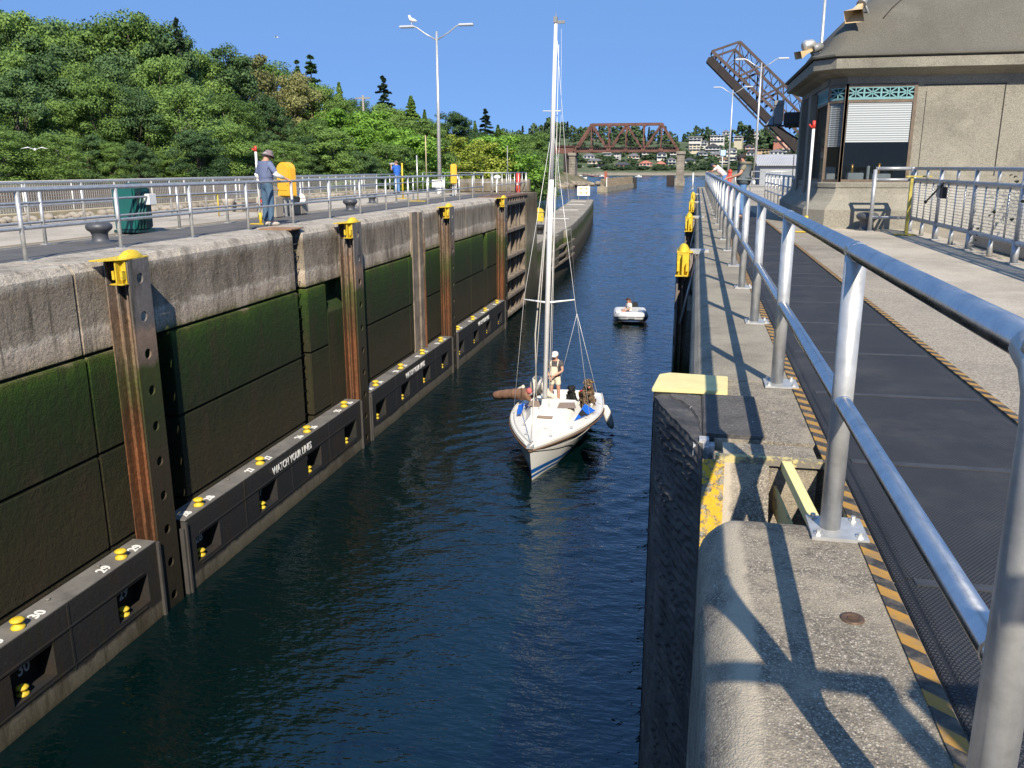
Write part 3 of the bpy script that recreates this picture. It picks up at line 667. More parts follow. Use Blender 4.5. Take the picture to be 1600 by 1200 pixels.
# ------------------------------------------------------------------ railings
def railing(label, x, ys_, h, rails, r0=.034, mat=galv, plate=False, postmat=None, axis='y', x0=0, grp=None, cat='railing', name='railing', z=0, ext=(0, 0), bend0=False):
    """railing of posts joined by horizontal pipes; axis y: along y at x, axis x: along x at y=x"""
    P = (lambda t, zz: (x, t, zz)) if axis == 'y' else (lambda t, zz: (t, x, zz))
    root = thing(name, label, cat, P((ys_[0]+ys_[-1])/2, z), 0, grp)
    for i, t in enumerate(ys_):
        b = MB()
        if bend0 and i == 0:
            pts = [P(t, z)]+[P(t, z+h-.12)]+[(P(t+.10*(1-math.cos(a)), z+h-.12+.12*math.sin(a))) for a in (.5, 1.0, 1.57)]
            b.tube(pts, r0*1.18, 14)
        else: b.tube([P(t, z), P(t, z+h-r0*.5)], r0*1.18, 12)
        if plate:
            if axis == 'y': b.box(x-.08, x+.13, t-.11, t+.11, z, z+.014)
            for dx, dy in ((-.055, -.08), (.1, -.08), (.1, .08), (-.055, .08)):
                b.lathe([(0, .034), (.010, .034), (.010, .02), (.017, .02), (.017, .012)], (x+dx, t+dy, z), 6, False)
        else: b.box(P(t, 0)[0]-.07, P(t, 0)[0]+.07, P(t, 0)[1]-.07, P(t, 0)[1]+.07, z, z+.012)
        b.build('post', postmat or mat, root)
    for j, hz in enumerate(rails):
        b = MB(); a, c_ = ys_[0]-ext[0], ys_[-1]+ext[1]
        if bend0: a = ys_[0]+(.1 if j == 0 else .012)
        nseg = max(1, int(abs(c_-a)/4.8)); st = [a+(c_-a)*k/nseg for k in range(nseg+1)]
        b.tube([P(t, z+hz) for t in st], r0 if j == 0 else r0*.9, 14)
        if r0 > .03:
            for t in ys_:
                b.tube([P(t-(.05 if t > a+.1 else -.03), z+hz), P(t+.055, z+hz)], (r0 if j == 0 else r0*.9)+.0025, 14)
        b.build('rail', mat, root)
    return root
ysr = [1.5]+[3.33+2.39*k for k in range(25)]
railing('near galvanised pipe railing along the right lock edge', .585, ysr, 1.1, [1.1, .53], .034, galv, True, galvp, bend0=True)
railing('low two-bar pipe railing along the edge of the left lock wall', -10.1, [4.5, 6.8, 9.1]+[11.4+2.3*k for k in range(13)]+[41.0], 1.07, [1.07, .5], .03, galvd, False, galvp)
railing('three-bar pipe railing behind the bollards on the left quay', -12.0, [5.3+2.2*k for k in range(17)], 1.04, [1.04, .78, .42], .028, galvd, False, galvp)
railing('double-topped pipe railing along the back of the left quay', -16.05, [8.4+2*k for k in range(20)], 1.05, [1.05, .93, .5], .028, galvd, False, galvp)
railing('pipe railing over the folded lock gate, ending at the pier corner', -9.75, [41.6+1.05*k for k in range(9)], 1.12, [1.12, .55], .022, galvd, False, galvp)
railing('pipe railing across the far end of the left quay', 50.0, [-16.0+1.05*k for k in range(7)], 1.1, [1.1, .55], .022, galvd, False, galvp, axis='x')
railing('tall two-bar railing on the closed gate behind the viewer', .25, [-1.2, 1.24], 1.74, [1.74, .9], .036, galvd, False, galvp, axis='x')
railing('short two-bar railing on the walkway behind the viewer', .25, [1.36, 3.1], 1.74, [1.74, .9], .036, galvd, False, galvp, axis='x')
gt = thing('closed_gate', 'closed lock gate under the viewer', 'lock gate', (-4.6, 1, -7))
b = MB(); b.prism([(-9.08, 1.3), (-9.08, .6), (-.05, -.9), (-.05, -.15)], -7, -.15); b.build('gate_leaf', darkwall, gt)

# ------------------------------------------------------------------ right wall and deck
b = MB()
def rollprof(xe, r): # rolled edge starting at x=xe
    return [(xe, -r)]+[(xe+r-r*math.cos(a), -r+r*math.sin(a)) for a in (.3, .6, .9, 1.2, 1.57)]
def coping(y0, y1, xe, r, mat, name, end=True):
    bb = MB(); prof = rollprof(xe, r)+[(.70, .0), (.70, -.6), (xe, -.6)]; bb.smooth = False
    bb.extr(prof, y0, y1); return bb
rw = thing('lock_wall', 'concrete right lock wall with a rolled edge beside the walkway', 'wall', (0.3, 30, -7))
for k in range(10):
    y0 = 5.78+k*6; y1 = min(y0+5.985, 65)
    bb = coping(y0, y1, .02, .17, rollc, 'x'); bb.build('coping_stone', rollc, rw)
# near block, finely cut so its rolled edge stays soft
def near_block():
    bb = MB(); bb.smooth = True; NX = [0]; prof = []
    r = .16; xe = .085
    prof = [(xe, -6.9), (xe, -3), (xe, -1), (xe, -.5)]+[(xe, -r-.12)]+[(xe+r-r*math.cos(a), -r+r*math.sin(a)) for a in np.linspace(0, PI/2, 8)]+[(x, 0) for x in (.3, .4, .5, .6, .7)]
    ys_ = list(np.linspace(-1.5, 3.3, 50))+[3.36, 3.41, 3.45, 3.475, 3.485]
    vs = []
    for y in ys_:
        d = max(0, y-3.3)/.19; k = 1-math.sqrt(max(0, 1-d*d))
        for x, z in prof:
            wob = .003*math.sin(y*9+z*7)+.002*math.sin(y*23+x*31)+random.uniform(-.0008, .0008)
            zz = z-k*.12 if z > -.6 else z
            vs.append((x+(wob if x < .25 else 0)+k*.05*(x < .2), y, zz+(wob*.5 if x < .25 else 0)))
    n_ = len(prof); fs = [(i*n_+k, i*n_+k+1, (i+1)*n_+k+1, (i+1)*n_+k) for i in range(len(ys_)-1) for k in range(n_-1)]
    bb.add(vs, fs)
    o = (len(ys_)-1)*n_; bb.smooth = False
    e_ = [vs[o+k] for k in range(n_)]
    bb.add(e_+[(.7, 3.485, -6.9)], [tuple(range(n_+1))])
    return bb
near_block().build('coping_stone', copec, rw)
# gate recess between the blocks, block behind it
b = MB(); b.prism([(.15, 4.17), (.40, 4.17), (.50, 4.17), (.70, 4.17), (.70, 4.45), (.15, 4.45)], -6.9, -.002); b.build('recess_block', copec, rw, bevel=.05)
b = MB(); b.box(.125, .235, 4.145, 4.40, -6.9, -.07); b.build('lichen_edge', lichen, rw, bevel=.03)
b = MB(); b.box(.16, .70, 4.163, 4.20, -.035, .003); b.box(.675, .72, 3.5, 4.2, -.03, .0035); b.build('painted_edge', worn, rw)
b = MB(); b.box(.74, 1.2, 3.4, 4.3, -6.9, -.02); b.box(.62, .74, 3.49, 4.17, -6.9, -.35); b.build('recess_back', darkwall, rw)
b = MB(); b.add([(.42, 4.165, -.03), (.40, 3.50, -.75), (.10, 3.50, -.75), (.10, 4.165, -.03), (.42, 4.165, -6.9), (.40, 3.5, -6.9), (.10, 3.5, -6.9), (.10, 4.165, -6.9)], [(0, 1, 2, 3), (0, 4, 5, 1), (3, 2, 6, 7), (1, 5, 6, 2)]); b.build('recess_wing', copec, rw)
b = MB(); b.add([(.098, 4.168, -.022), (.205, 4.168, -.022), (.19, 3.5, -.742), (.098, 3.5, -.742), (.098, 4.168, -.04), (.205, 4.168, -.04), (.19, 3.5, -.76), (.098, 3.5, -.76)], [(0, 1, 2, 3), (4, 5, 6, 7), (0, 1, 5, 4), (1, 2, 6, 5), (2, 3, 7, 6), (3, 0, 4, 7)]); b.build('lichen_edge', lichen, rw)
b = MB(); b.bar((.50, 4.17, -.03), (.565, 3.50, -.07), .045, .05); b.build('yellow_channel', yelpale, rw)
b = MB(); b.bar((.455, 4.16, -.20), (.52, 3.50, -.24), .012, .13); b.build('channel_web', worn, rw)
# deck tops beside the fender
b = MB(); b.box(.16, .7, 4.46, 5.77, -6.9, -.003); b.build('fender_step', copec, rw)
b = MB(); b.prism([(-.10, 5.31), (-.10, 5.25), (-.03, 5.15), (.03, 5.0), (.07, 4.78), (.09, 4.55), (.09, 5.31)], -.03, .010); b.box(.10, .42, 4.47, 5.31, -.04, .018); b.build('bearing_timber', woodd, rw, bevel=.006)
b = MB(); b.box(.05, .16, 4.33, 4.46, -.3, .016); b.build('fender_bolt_cap', simple('grey_blob', (.42, .42, .42), .6, 0, .4, 20, .01, 30, True), rw, bevel=.03)
fe = thing('rubber_fender', 'thick black ridged rubber fender facing the chamber below the cream plate', 'fender', (-.05, 4.8, -7))
b = MB(); b.prism([(-.2, 5.32), (-.13, 5.32), (-.13, 5.78), (-.2, 5.76)], -6.9, .0); 
b = MB(); b.smooth = True
PT = [(-.195, 5.25), (-.15, 5.08), (-.10, 4.90), (-.045, 4.73), (.01, 4.55), (.06, 4.38), (.10, 4.26)]
NA, NZ = 60, 620; vs = []; tt = np.linspace(0, 1, len(PT))
for i in range(NA+1):
    t = i/NA; tq = t**.9
    bx__ = float(np.interp(tq, tt, [p[0] for p in PT])); by__ = float(np.interp(tq, tt, [p[1] for p in PT]))
    e_ = .02; dx_ = float(np.interp(min(1, tq+e_), tt, [p[0] for p in PT])-np.interp(max(0, tq-e_), tt, [p[0] for p in PT])); dy_ = float(np.interp(min(1, tq+e_), tt, [p[1] for p in PT])-np.interp(max(0, tq-e_), tt, [p[1] for p in PT]))
    nn_ = Vector((dy_, -dx_, 0)).normalized()
    for j in range(NZ+1):
        z = -6.9*j/NZ
        line = z+.016*math.sin(t*7+z*5)+.007*math.sin(t*23+z*31)+.05*t*t
        ph = line*21+.7*math.sin(z*2.3)+.3*math.sin(z*6.1+t*3)
        fr = ph-math.floor(ph); k_ = .45+.55*math.sin(math.floor(ph)*12.9898)**2; amp = .034*k_*min(1, t*5+.1)*min(1, (1.02-t)*4)*(1 if z < -.03 else 0)
        d = amp*(fr**1.4)+.0015*math.sin(t*70+z*33)
        vs.append((bx__+nn_.x*d, by__+nn_.y*d-.30*min(-z, 1.0)*min(1, t*3), z+.004*math.sin(t*31)))
fs = [(i*(NZ+1)+j, (i+1)*(NZ+1)+j, (i+1)*(NZ+1)+j+1, i*(NZ+1)+j+1) for i in range(NA) for j in range(NZ)]
b.add(vs, fs); b.smooth = False
b.add([vs[i*(NZ+1)] for i in range(NA+1)]+[(.1, 4.5, 0), (.1, 5.33, 0), (-.15, 5.33, 0)], [tuple(range(NA+4))])
b.build('ridged_face', fenderm, fe)
b = MB(); b.box(-.205, .0, 5.33, 5.76, -6.9, -.002); b.build('backing_post', simple('tar_post', (.02, .02, .02), .7), fe, bevel=.01)
b = MB(); b.prism([(-.215, 5.345), (.255, 5.345), (.27, 5.765), (-.12, 5.80), (-.185, 5.74)], .004, .03)
cp = b.build('cream_plate', yelpale, bevel=.004); tag(cp, 'cream painted steel plate with a rounded corner capping the fender', 'plate')
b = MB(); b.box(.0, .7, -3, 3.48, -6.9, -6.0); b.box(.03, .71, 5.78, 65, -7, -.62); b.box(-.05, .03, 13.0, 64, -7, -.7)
b.build('wall_face', darkwall, rw)
# right hand floating walls (dark, in shade)
for i, (y0, y1) in enumerate(((15.6, 24.8), (26.0, 35.8), (37.0, 46.4))):
    float_wall(y0, y1, ['']*2, [y0+1.5, y1-1.5], -1, ['shaded floating wall nearest on the right side', 'second shaded floating wall on the right side', 'third shaded floating wall on the right side'][i], '', 0)

# right deck
b = MB(); b.box(.705, 60, -12, 65, -.7, -.012); b.box(1.2, 60, 65, 125, -.7, -.012); b.box(1.25, 60, 65, 125, -7, -.75)
b.k = 1
for k in range(12): b.box(3.0+.004, 4.98, -10+6.2*k, -10+6.2*k+6.16, -.02, -.004)
for k in range(12): b.box(1.86, 2.98, -8+6.2*k, -8+6.2*k+6.17, -.02, -.009)
b.mi = [0 if i < 18 or i >= 18+72 else 1 for i in range(len(b.f))]
tag(b.build('right_quay', [deckc, deckl]), kind='structure')
# rubber mats
matedge = simple('mat_edge', (.042, .042, .043), .5, 0, .35, 12, .001, 60, True)
y = -1.0; k = 0
while y < 28:
    L = 1.27 if k % 2 else 1.33
    b = MB(); bw = .04; z = .016
    x0, x1 = .80, 1.76; y1 = y+L-.006
    b.add([(x0-.055, y, -.006), (x0, y, z), (x1, y, z), (x1+.055, y, -.006), (x0-.055, y1, -.006), (x0, y1, z), (x1, y1, z), (x1+.055, y1, -.006)],
          [(0, 1, 5, 4), (1, 2, 6, 5), (2, 3, 7, 6), (0, 3, 2, 1), (4, 5, 6, 7), (0, 4, 7, 3)])
    b.k = 1; b.box(x0, x1, y1-.055, y1-.006, z-.002, z+.004)
    o = b.build('floor_mat', [matm, matedge])
    lab = 'studded black rubber floor mat, '+ORD[k]+' from the viewer along the right walkway' if k > 4 else ['studded black floor mat at the very front of the walkway', 'studded black floor mat beside the nearest railing post', 'studded black floor mat beside the second railing post', 'studded black floor mat just before the cream plate', 'studded black floor mat level with the cream plate'][k]
    tag(o, lab, 'floor mat', 'rubber floor mats on the walkway'); y += L; k += 1
b = MB(); b.box(.675, .732, -1, 27.5, -.004, .006); tag(b.build('hazard_tape', hazard), 'orange and black striped hazard tape along the railing side of the mats', 'tape')
b = MB(); b.box(1.83, 1.885, -1, 27.5, -.004, .006); tag(b.build('hazard_tape', hazard), 'orange and black striped hazard tape along the inland side of the mats', 'tape')
b = MB(); b.lathe([(0, .003), (.024, .003), (.026, .005), (.036, .005), (.037, .0)], (.555, 2.62, .001), 24); b.box(.54, .57, 2.617, 2.623, .003, .008)
tag(b.build('survey_disc', simple('rusty_disc', (.13, .08, .05), .6, .4, .3, 60)), 'small rusty round survey disc set in the near concrete', 'survey disc')
# ------------------------------------------------------------------ trees
def cards_mesh(name, P, Nn, S, mat, elong=1.0):
    """many leaf-clump faces; P positions, Nn normals, S sizes"""
    n = len(P); Nn = Nn/np.maximum(1e-6, np.linalg.norm(Nn, axis=1))[:, None]
    a = rng.normal(size=(n, 3)); a -= Nn*(a*Nn).sum(1)[:, None]; a /= np.maximum(1e-6, np.linalg.norm(a, axis=1))[:, None]
    b_ = np.cross(Nn, a); S = S[:, None]
    k = rng.uniform(.55, 1.1, (n, 5, 1))
    ang = np.array([0, 1.15, 2.4, 3.8, 5.1])
    V = np.stack([P+(a*math.cos(t)*elong+b_*math.sin(t))*S*k[:, i]*.62+Nn*S*rng.uniform(-.18, .18, (n, 1)) for i, t in enumerate(ang)], 1).reshape(-1, 3)
    me = bpy.data.meshes.new(name); me.vertices.add(5*n); me.vertices.foreach_set('co', V.ravel())
    me.loops.add(5*n); me.loops.foreach_set('vertex_index', np.arange(5*n)); me.polygons.add(n)
    me.polygons.foreach_set('loop_start', np.arange(0, 5*n, 5)); me.polygons.foreach_set('loop_total', np.full(n, 5)); me.update(calc_edges=True)
    me.materials.append(mat); return me
def addmesh(name, me, parent=None, loc=(0, 0, 0)):
    o = bpy.data.objects.new(name, me); COL.objects.link(o); o.location = loc
    if parent is not None: o.parent = parent
    return o
def sph(n):
    v = rng.normal(size=(n, 3)); return v/np.linalg.norm(v, axis=1)[:, None]
def decid(name, H, W, npuff, per, leaf, mat, low=.12, barkm=None, seed=0, gap=.0):
    """a broadleaf tree: trunk with limbs, crown of many leaf clumps"""
    root = thing(name, None, None)
    rnd = random.Random(seed)
    P = []; N = []; limbs = []
    for i in range(npuff):
        u = (i+.5)/npuff; z = low+(1-low)*(u**.85)
        prof = math.sin(PI*min(1, max(0.0, .12+.80*(z-low)/(1-low))))**.62
        rad = W/2*prof*math.sqrt(rnd.uniform(.12, 1)); th = rnd.uniform(0, 2*PI)
        c = np.array([rad*math.cos(th), rad*math.sin(th), z*H*rnd.uniform(.93, 1.04)])
        r = W*rnd.uniform(.09, .175)*(1.15-.35*z)
        d = sph(per); rr = r*rng.uniform(.45, 1.08, per)[:, None]
        d[:, 2] = d[:, 2]*.9+.12
        q = c+d*rr*np.array([1.1, 1.1, .85]); P.append(q); N.append(d*1.3+rng.normal(size=(per, 3))*.5+np.array([0, 0, .3])); limbs.append(c)
    P = np.concatenate(P); N = np.concatenate(N)
    me = cards_mesh('crown', P, N, rng.uniform(leaf*.6, leaf*1.25, len(P)), mat)
    addmesh('crown', me, root)
    b = MB(); r0 = W*.028
    top = H*.8; pts = [(0, 0, -1.0)]+[(rnd.uniform(-.03, .03)*H*t, rnd.uniform(-.03, .03)*H*t, top*t) for t in (.15, .35, .55, .8, 1)]
    b.tube(pts, [r0*1.3, r0, r0*.8, r0*.6, r0*.35, r0*.1], 7)
    for c in limbs[::max(1, npuff//14)]:
        z0 = c[2]*.45; b.tube([(0, 0, z0), tuple(c*np.array([.5, .5, 0])+np.array([0, 0, (z0+c[2])/2-.2])), tuple(c)], [r0*.4, r0*.25, r0*.08], 5)
    b.build('trunk', barkm or bark, root, local=True)
    return root
def conif(name, H, W, rows, per, leaf, mat, seed=0, bare=.1, droop=.25, sparse=0.):
    root = thing(name, None, None); rnd = random.Random(seed); P = []; N = []; bb = MB()
    bb.tube([(0, 0, -1), (0, 0, H*.5), (0, 0, H*.99)], [W*.035, W*.02, .02], 6)
    for i in range(rows):
        u = (i+rnd.uniform(-.2, .2))/rows; z = H*(bare+(1-bare)*u); L = W/2*(1-u)**.8*rnd.uniform(.7, 1.1)+.15
        k = rnd.randint(5, 7)
        for j in range(k):
            if rnd.random() < sparse: continue
            th = 2*PI*j/k+rnd.uniform(-.5, .5); zj = z; z = z+H*(1-bare)/rows*rnd.uniform(-.75, .75); l = max(.2, W/2*(1-min(.99, (z/H-bare)/(1-bare)))**.8)*rnd.uniform(.6, 1.15)
            t = rng.uniform(.12, 1, per); dr = rnd.uniform(.5, 1.3)*droop
            x = l*t; zz = z-l*dr*t+l*.12*t*t+rng.normal(size=per)*leaf*.22
            side = rng.normal(size=per)*.14*l*(1.15-t)
            P.append(np.stack([x*math.cos(th)-side*math.sin(th), x*math.sin(th)+side*math.cos(th), zz], 1))
            N.append(np.stack([rng.normal(size=per)*.5+.4*math.cos(th), rng.normal(size=per)*.5+.4*math.sin(th), np.full(per, .8)], 1))
            if rows > 12 and j % 2 == 0: bb.tube([(0, 0, z), (l*.8*math.cos(th), l*.8*math.sin(th), z-l*.8*dr*.8)], [W*.008, W*.003], 4)
            z = zj
    P = np.concatenate(P); N = np.concatenate(N)
    addmesh('crown', cards_mesh('crown', P, N, rng.uniform(leaf*.6, leaf*1.2, len(P)), mat, 1.5), root)
    bb.build('trunk', bark, root, local=True)
    return root
protos = dict(
    mid=[decid('leafy_tree', 15, 10.5, 88, 330, .235, lf_mid, .03, seed=1), decid('leafy_tree', 15, 11.5, 88, 330, .235, lf_mid, .06, barkp, seed=2)],
    dark=[decid('leafy_tree', 15, 10, 88, 330, .235, lf_dark, .03, seed=3), decid('leafy_tree', 15, 9, 80, 330, .235, lf_dark, .05, seed=4)],
    bright=[decid('leafy_tree', 10, 8.5, 75, 240, .23, lf_bright, .08, seed=5)],
    yel=[decid('leafy_tree', 9, 8, 64, 170, .23, lf_yel, .12, barkp, seed=6)],
    brown=[decid('leafy_tree', 14, 10, 72, 330, .235, lf_brown, .06, barkp, seed=7)],
    con=[conif('conifer', 14, 7.0, 17, 80, .26, lf_con, 1, droop=.42, sparse=.12), conif('conifer', 14, 5.6, 19, 70, .26, lf_con, 2, droop=.38, sparse=.22)],
    thin=[conif('conifer', 14, 3.6, 20, 40, .26, lf_dark, 4, sparse=.35)],
    cedar=[conif('conifer', 14, 7.0, 34, 110, .28, lf_mid, 5, droop=.5)],
)
HH = dict(mid=15, dark=15, bright=10, yel=9, brown=14, con=14, thin=14, cedar=14); used = set()
def plant(kind, px, ytop, D, label, group, wide=1., idx=None, base=None):
    lst = protos[kind]; k = random.randrange(len(lst)) if idx is None else idx
    ps = lst[k]; p = onY(px, ytop, 10.); s = D/math.hypot(p.x, p.y); x, y = p.x*s, p.y*s; zt = EYE+(p.z-EYE)*s
    gz = hterr(x, y)-.3 if base is None else base
    h = zt-gz; sc_ = h/(HH[kind]*1.03); rz = random.uniform(0, 6.28)
    c = copy_tree(ps); c.location = (x, y, gz); c.rotation_euler = (0, 0, rz)
    c.scale = (sc_*wide, sc_*wide, sc_); return tag(c, label, 'tree', group)
G1 = 'broadleaf trees of the left bank wood'
sil = [(-40, 25), (0, 22), (40, 26), (75, 34), (110, 42), (150, 34), (185, 24), (215, 30), (245, 42), (280, 62), (330, 80), (370, 85), (415, 95), (450, 108), (490, 128), (530, 145), (565, 150), (600, 158), (625, 172)]
xs_ = [a for a, _ in sil]; ysil = [b_ for _, b_ in sil]
S = lambda x: float(np.interp(x, xs_, ysil))
for i, x in enumerate(range(-50, 640, 34)):
    kd = 'brown' if x in (84, 118) or 350 < x < 480 and i % 2 else ('mid' if i % 3 else 'dark')
    if x < 40 and i % 2: kd = 'dark'
    plant(kd, x+random.uniform(-6, 6), S(x)+random.uniform(-2, 10), 130+random.uniform(-8, 10)+max(0, x-300)*.12, {'brown': 'autumn-tinged broadleaf tree', 'mid': 'tall mid-green broadleaf tree', 'dark': 'tall dark-green broadleaf tree'}[kd]+' in the back row of the left wood, '+ORD[i]+' from the left', G1, .95)
for i, x in enumerate(range(-60, 640, 60)):
    kd = 'mid' if i % 2 else 'dark'
    plant(kd, x+random.uniform(-8, 8), S(x)+48+random.uniform(0, 22), 100+random.uniform(-5, 5)+max(0, x-300)*.10, {'mid': 'mid-green', 'dark': 'dark-green'}[kd]+' broadleaf tree in the middle row of the left wood, '+ORD[i]+' from the left', G1, random.uniform(.85, 1.1))
for i, x in enumerate(range(-60, 560, 68)):
    kd = 'mid' if i % 3 != 1 else 'dark'
    plant(kd, x+random.uniform(-8, 8), max(118, S(x)+70)+random.uniform(-15, 45), 78+random.uniform(-4, 4)+max(0, x-300)*.08, 'bushy '+{'mid': 'mid-green', 'dark': 'dark-green'}[kd]+' tree in the front row of the left wood, '+ORD[i]+' from the left', G1, random.uniform(.95, 1.2))
for i, x in enumerate(range(-50, 640, 44)):
    plant('mid' if i % 2 else 'dark', x+random.uniform(-8, 8), 215+random.uniform(-18, 25), 68+random.uniform(-4, 4)+max(0, x-300)*.08, 'low bushy tree at the foot of the left wood, '+ORD[i]+' from the left', 'low bushes at the foot of the wood', random.uniform(1.2, 1.9))
# the trees that stand out
for a in [('bright', 540, 172, 112, 'bright green tree left of the man in blue, rounded crown', 1.25), ('bright', 590, 176, 114, 'broad bright green tree above the man in blue', 1.35),
          ('mid', 655, 190, 118, 'mid-green tree between the man in blue and the double lamp', 1.3), ('bright', 635, 212, 108, 'small light green tree right of the man in blue', 1.5),
          ('yel', 705, 214, 150, 'yellow-green tree just right of the tall double lamp post', 1.5), ('yel', 745, 222, 158, 'yellow-green tree between the lamp post and the brighter green tree', 1.5),
          ('bright', 772, 214, 165, 'bright green round tree above the far end of the left railing', 1.6), ('mid', 800, 232, 175, 'darker green tree right of the bright round tree', 1.9),
          ('mid', 830, 208, 262, 'broad tree on the point beside the sailboat mast', 1.2), ('mid', 806, 214, 255, 'leafy tree on the point at the left of the sailboat mast', 1.3), ('dark', 848, 226, 275, 'small dark tree on the point at the foot of the mast', .95),
          ('dark', 705, 178, 190, 'round dark tree right of the lamp post on the skyline', 1.3), ('dark', 672, 190, 185, 'dark tree left of the lamp post on the skyline', 1.3),
          ('mid', 790, 205, 240, 'green tree on the skyline above the railing end', 1.5), ('dark', 745, 205, 210, 'dark green tree behind the yellow-green trees', 1.4),
          ('con', 273, 17, 120, 'dark conifer poking above the wood at the upper left', .75), ('thin', 463, 86, 160, 'thin bare-topped conifer, left of the pair on the skyline', 1.3), ('thin', 484, 78, 160, 'shaggy conifer, right of the pair on the skyline', 1.7),
          ('con', 598, 112, 175, 'dark blue-green conifer standing above the middle of the wood', 1.35), ('cedar', 529, 124, 165, 'small pointed cedar on the skyline left of the dark conifer', .8),
          ('cedar', 642, 146, 170, 'broad pointed cedar left of the lamp post', 1.25), ('cedar', 663, 168, 172, 'narrow pointed cedar beside the broad cedar', .8),
          ('con', 727, 180, 200, 'small conifer right of the lamp post', .9), ('con', 758, 165, 215, 'layered dark pine on the skyline right of the lamp post', 1.45), ('cedar', 742, 186, 215, 'small pointed cedar beside the layered pine', .8), ('cedar', 778, 192, 235, 'pointed tree right of the layered pine', 1.),]:
    plant(a[0], a[1], a[2], a[3], a[4], None, a[5])
for nm in protos:
    for p in protos[nm]:
        for c in list(p.children): bpy.data.objects.remove(c)
        bpy.data.objects.remove(p)
# bushes on the rocky point
# ------------------------------------------------------------------ far hillside
fp = [decid('leafy_tree', 14, 12, 26, 34, 1.5, lf_far, .02, seed=11), decid('leafy_tree', 13, 13, 28, 34, 1.5, lf_far, .04, seed=12)]
fc = [conif('conifer', 20, 8, 11, 9, 1.5, lf_farc, 12), conif('conifer', 20, 6, 12, 8, 1.3, lf_farc, 13)]
def far_tree(px, ytop, D, con, label=None):
    p = onY(px, ytop, 10.); s = D/p.y; x, y = p.x*s, D; zt = EYE+(p.z-EYE)*s; gz = hterr(x, y)-.5
    h = max(3.5 if label else 5, zt-gz); src = random.choice(fc if con else fp); H0 = 20 if con else 14
    c = copy_tree(src); c.location = (x, y, gz); c.rotation_euler = (0, 0, random.uniform(0, 6.28)); k = h/H0
    wd = k*random.uniform(.9, 1.4) if con else min(max(k, .75)*random.uniform(1, 1.4), 1.9)
    c.scale = (wd, wd, k)
    if label: c.name = 'bush'; tag(c, label, 'bush', 'bushes along the far beach'); return
    tag(c, label or ('dark conifer among the houses on the far hillside' if con else 'round leafy tree among the houses on the far hillside'), 'tree', 'conifers of the far hillside' if con else 'leafy trees of the far hillside')
crest = [(700, 206), (800, 200), (840, 192), (870, 186), (890, 192), (905, 197), (950, 196), (1000, 197), (1030, 196), (1050, 200), (1062, 212), (1075, 206), (1095, 198), (1112, 200), (1130, 208), (1150, 198), (1165, 194), (1185, 203), (1200, 198), (1215, 206), (1240, 212), (1300, 215)]
cx_ = [a for a, _ in crest]; cy_ = [b_ for _, b_ in crest]
x = 700
while x < 1270:
    far_tree(x, np.interp(x, cx_, cy_)+random.uniform(-3, 7), 1120+random.uniform(-30, 60), random.random() < .5); x += random.uniform(7, 10)
x = 700
while x < 1270:
    if x < 1060: far_tree(x, np.interp(x, cx_, cy_)+random.uniform(10, 20), 1060+random.uniform(-20, 20), random.random() < .25)
    x += random.uniform(9, 13)
x = 700
while x < 1060:
    far_tree(x, random.uniform(222, 234), 1010+random.uniform(-20, 20), random.random() < .2); x += random.uniform(9, 13)
for _ in range(150):
    D_ = random.uniform(868, 1010); yy_ = 262-(D_-868)*.24+random.uniform(-4, 3); far_tree(random.uniform(895, 1260), yy_, D_, random.random() < .15)
for a in [(1132, 214, 1040), (1140, 222, 1020), (1108, 206, 1050), (1172, 196, 1060), (1176, 200, 1040), (1195, 206, 1040), (1206, 205, 1040)]: far_tree(*a, a[0] in (1172, 1176))
for k_ in range(75):
    D_ = random.uniform(862, 880); far_tree(random.uniform(890, 1262), random.uniform(263.5, 268), D_, False, 'low bush at the edge of the far beach')
for src in fp+fc:
    for c in list(src.children): bpy.data.objects.remove(c)
    bpy.data.objects.remove(src)

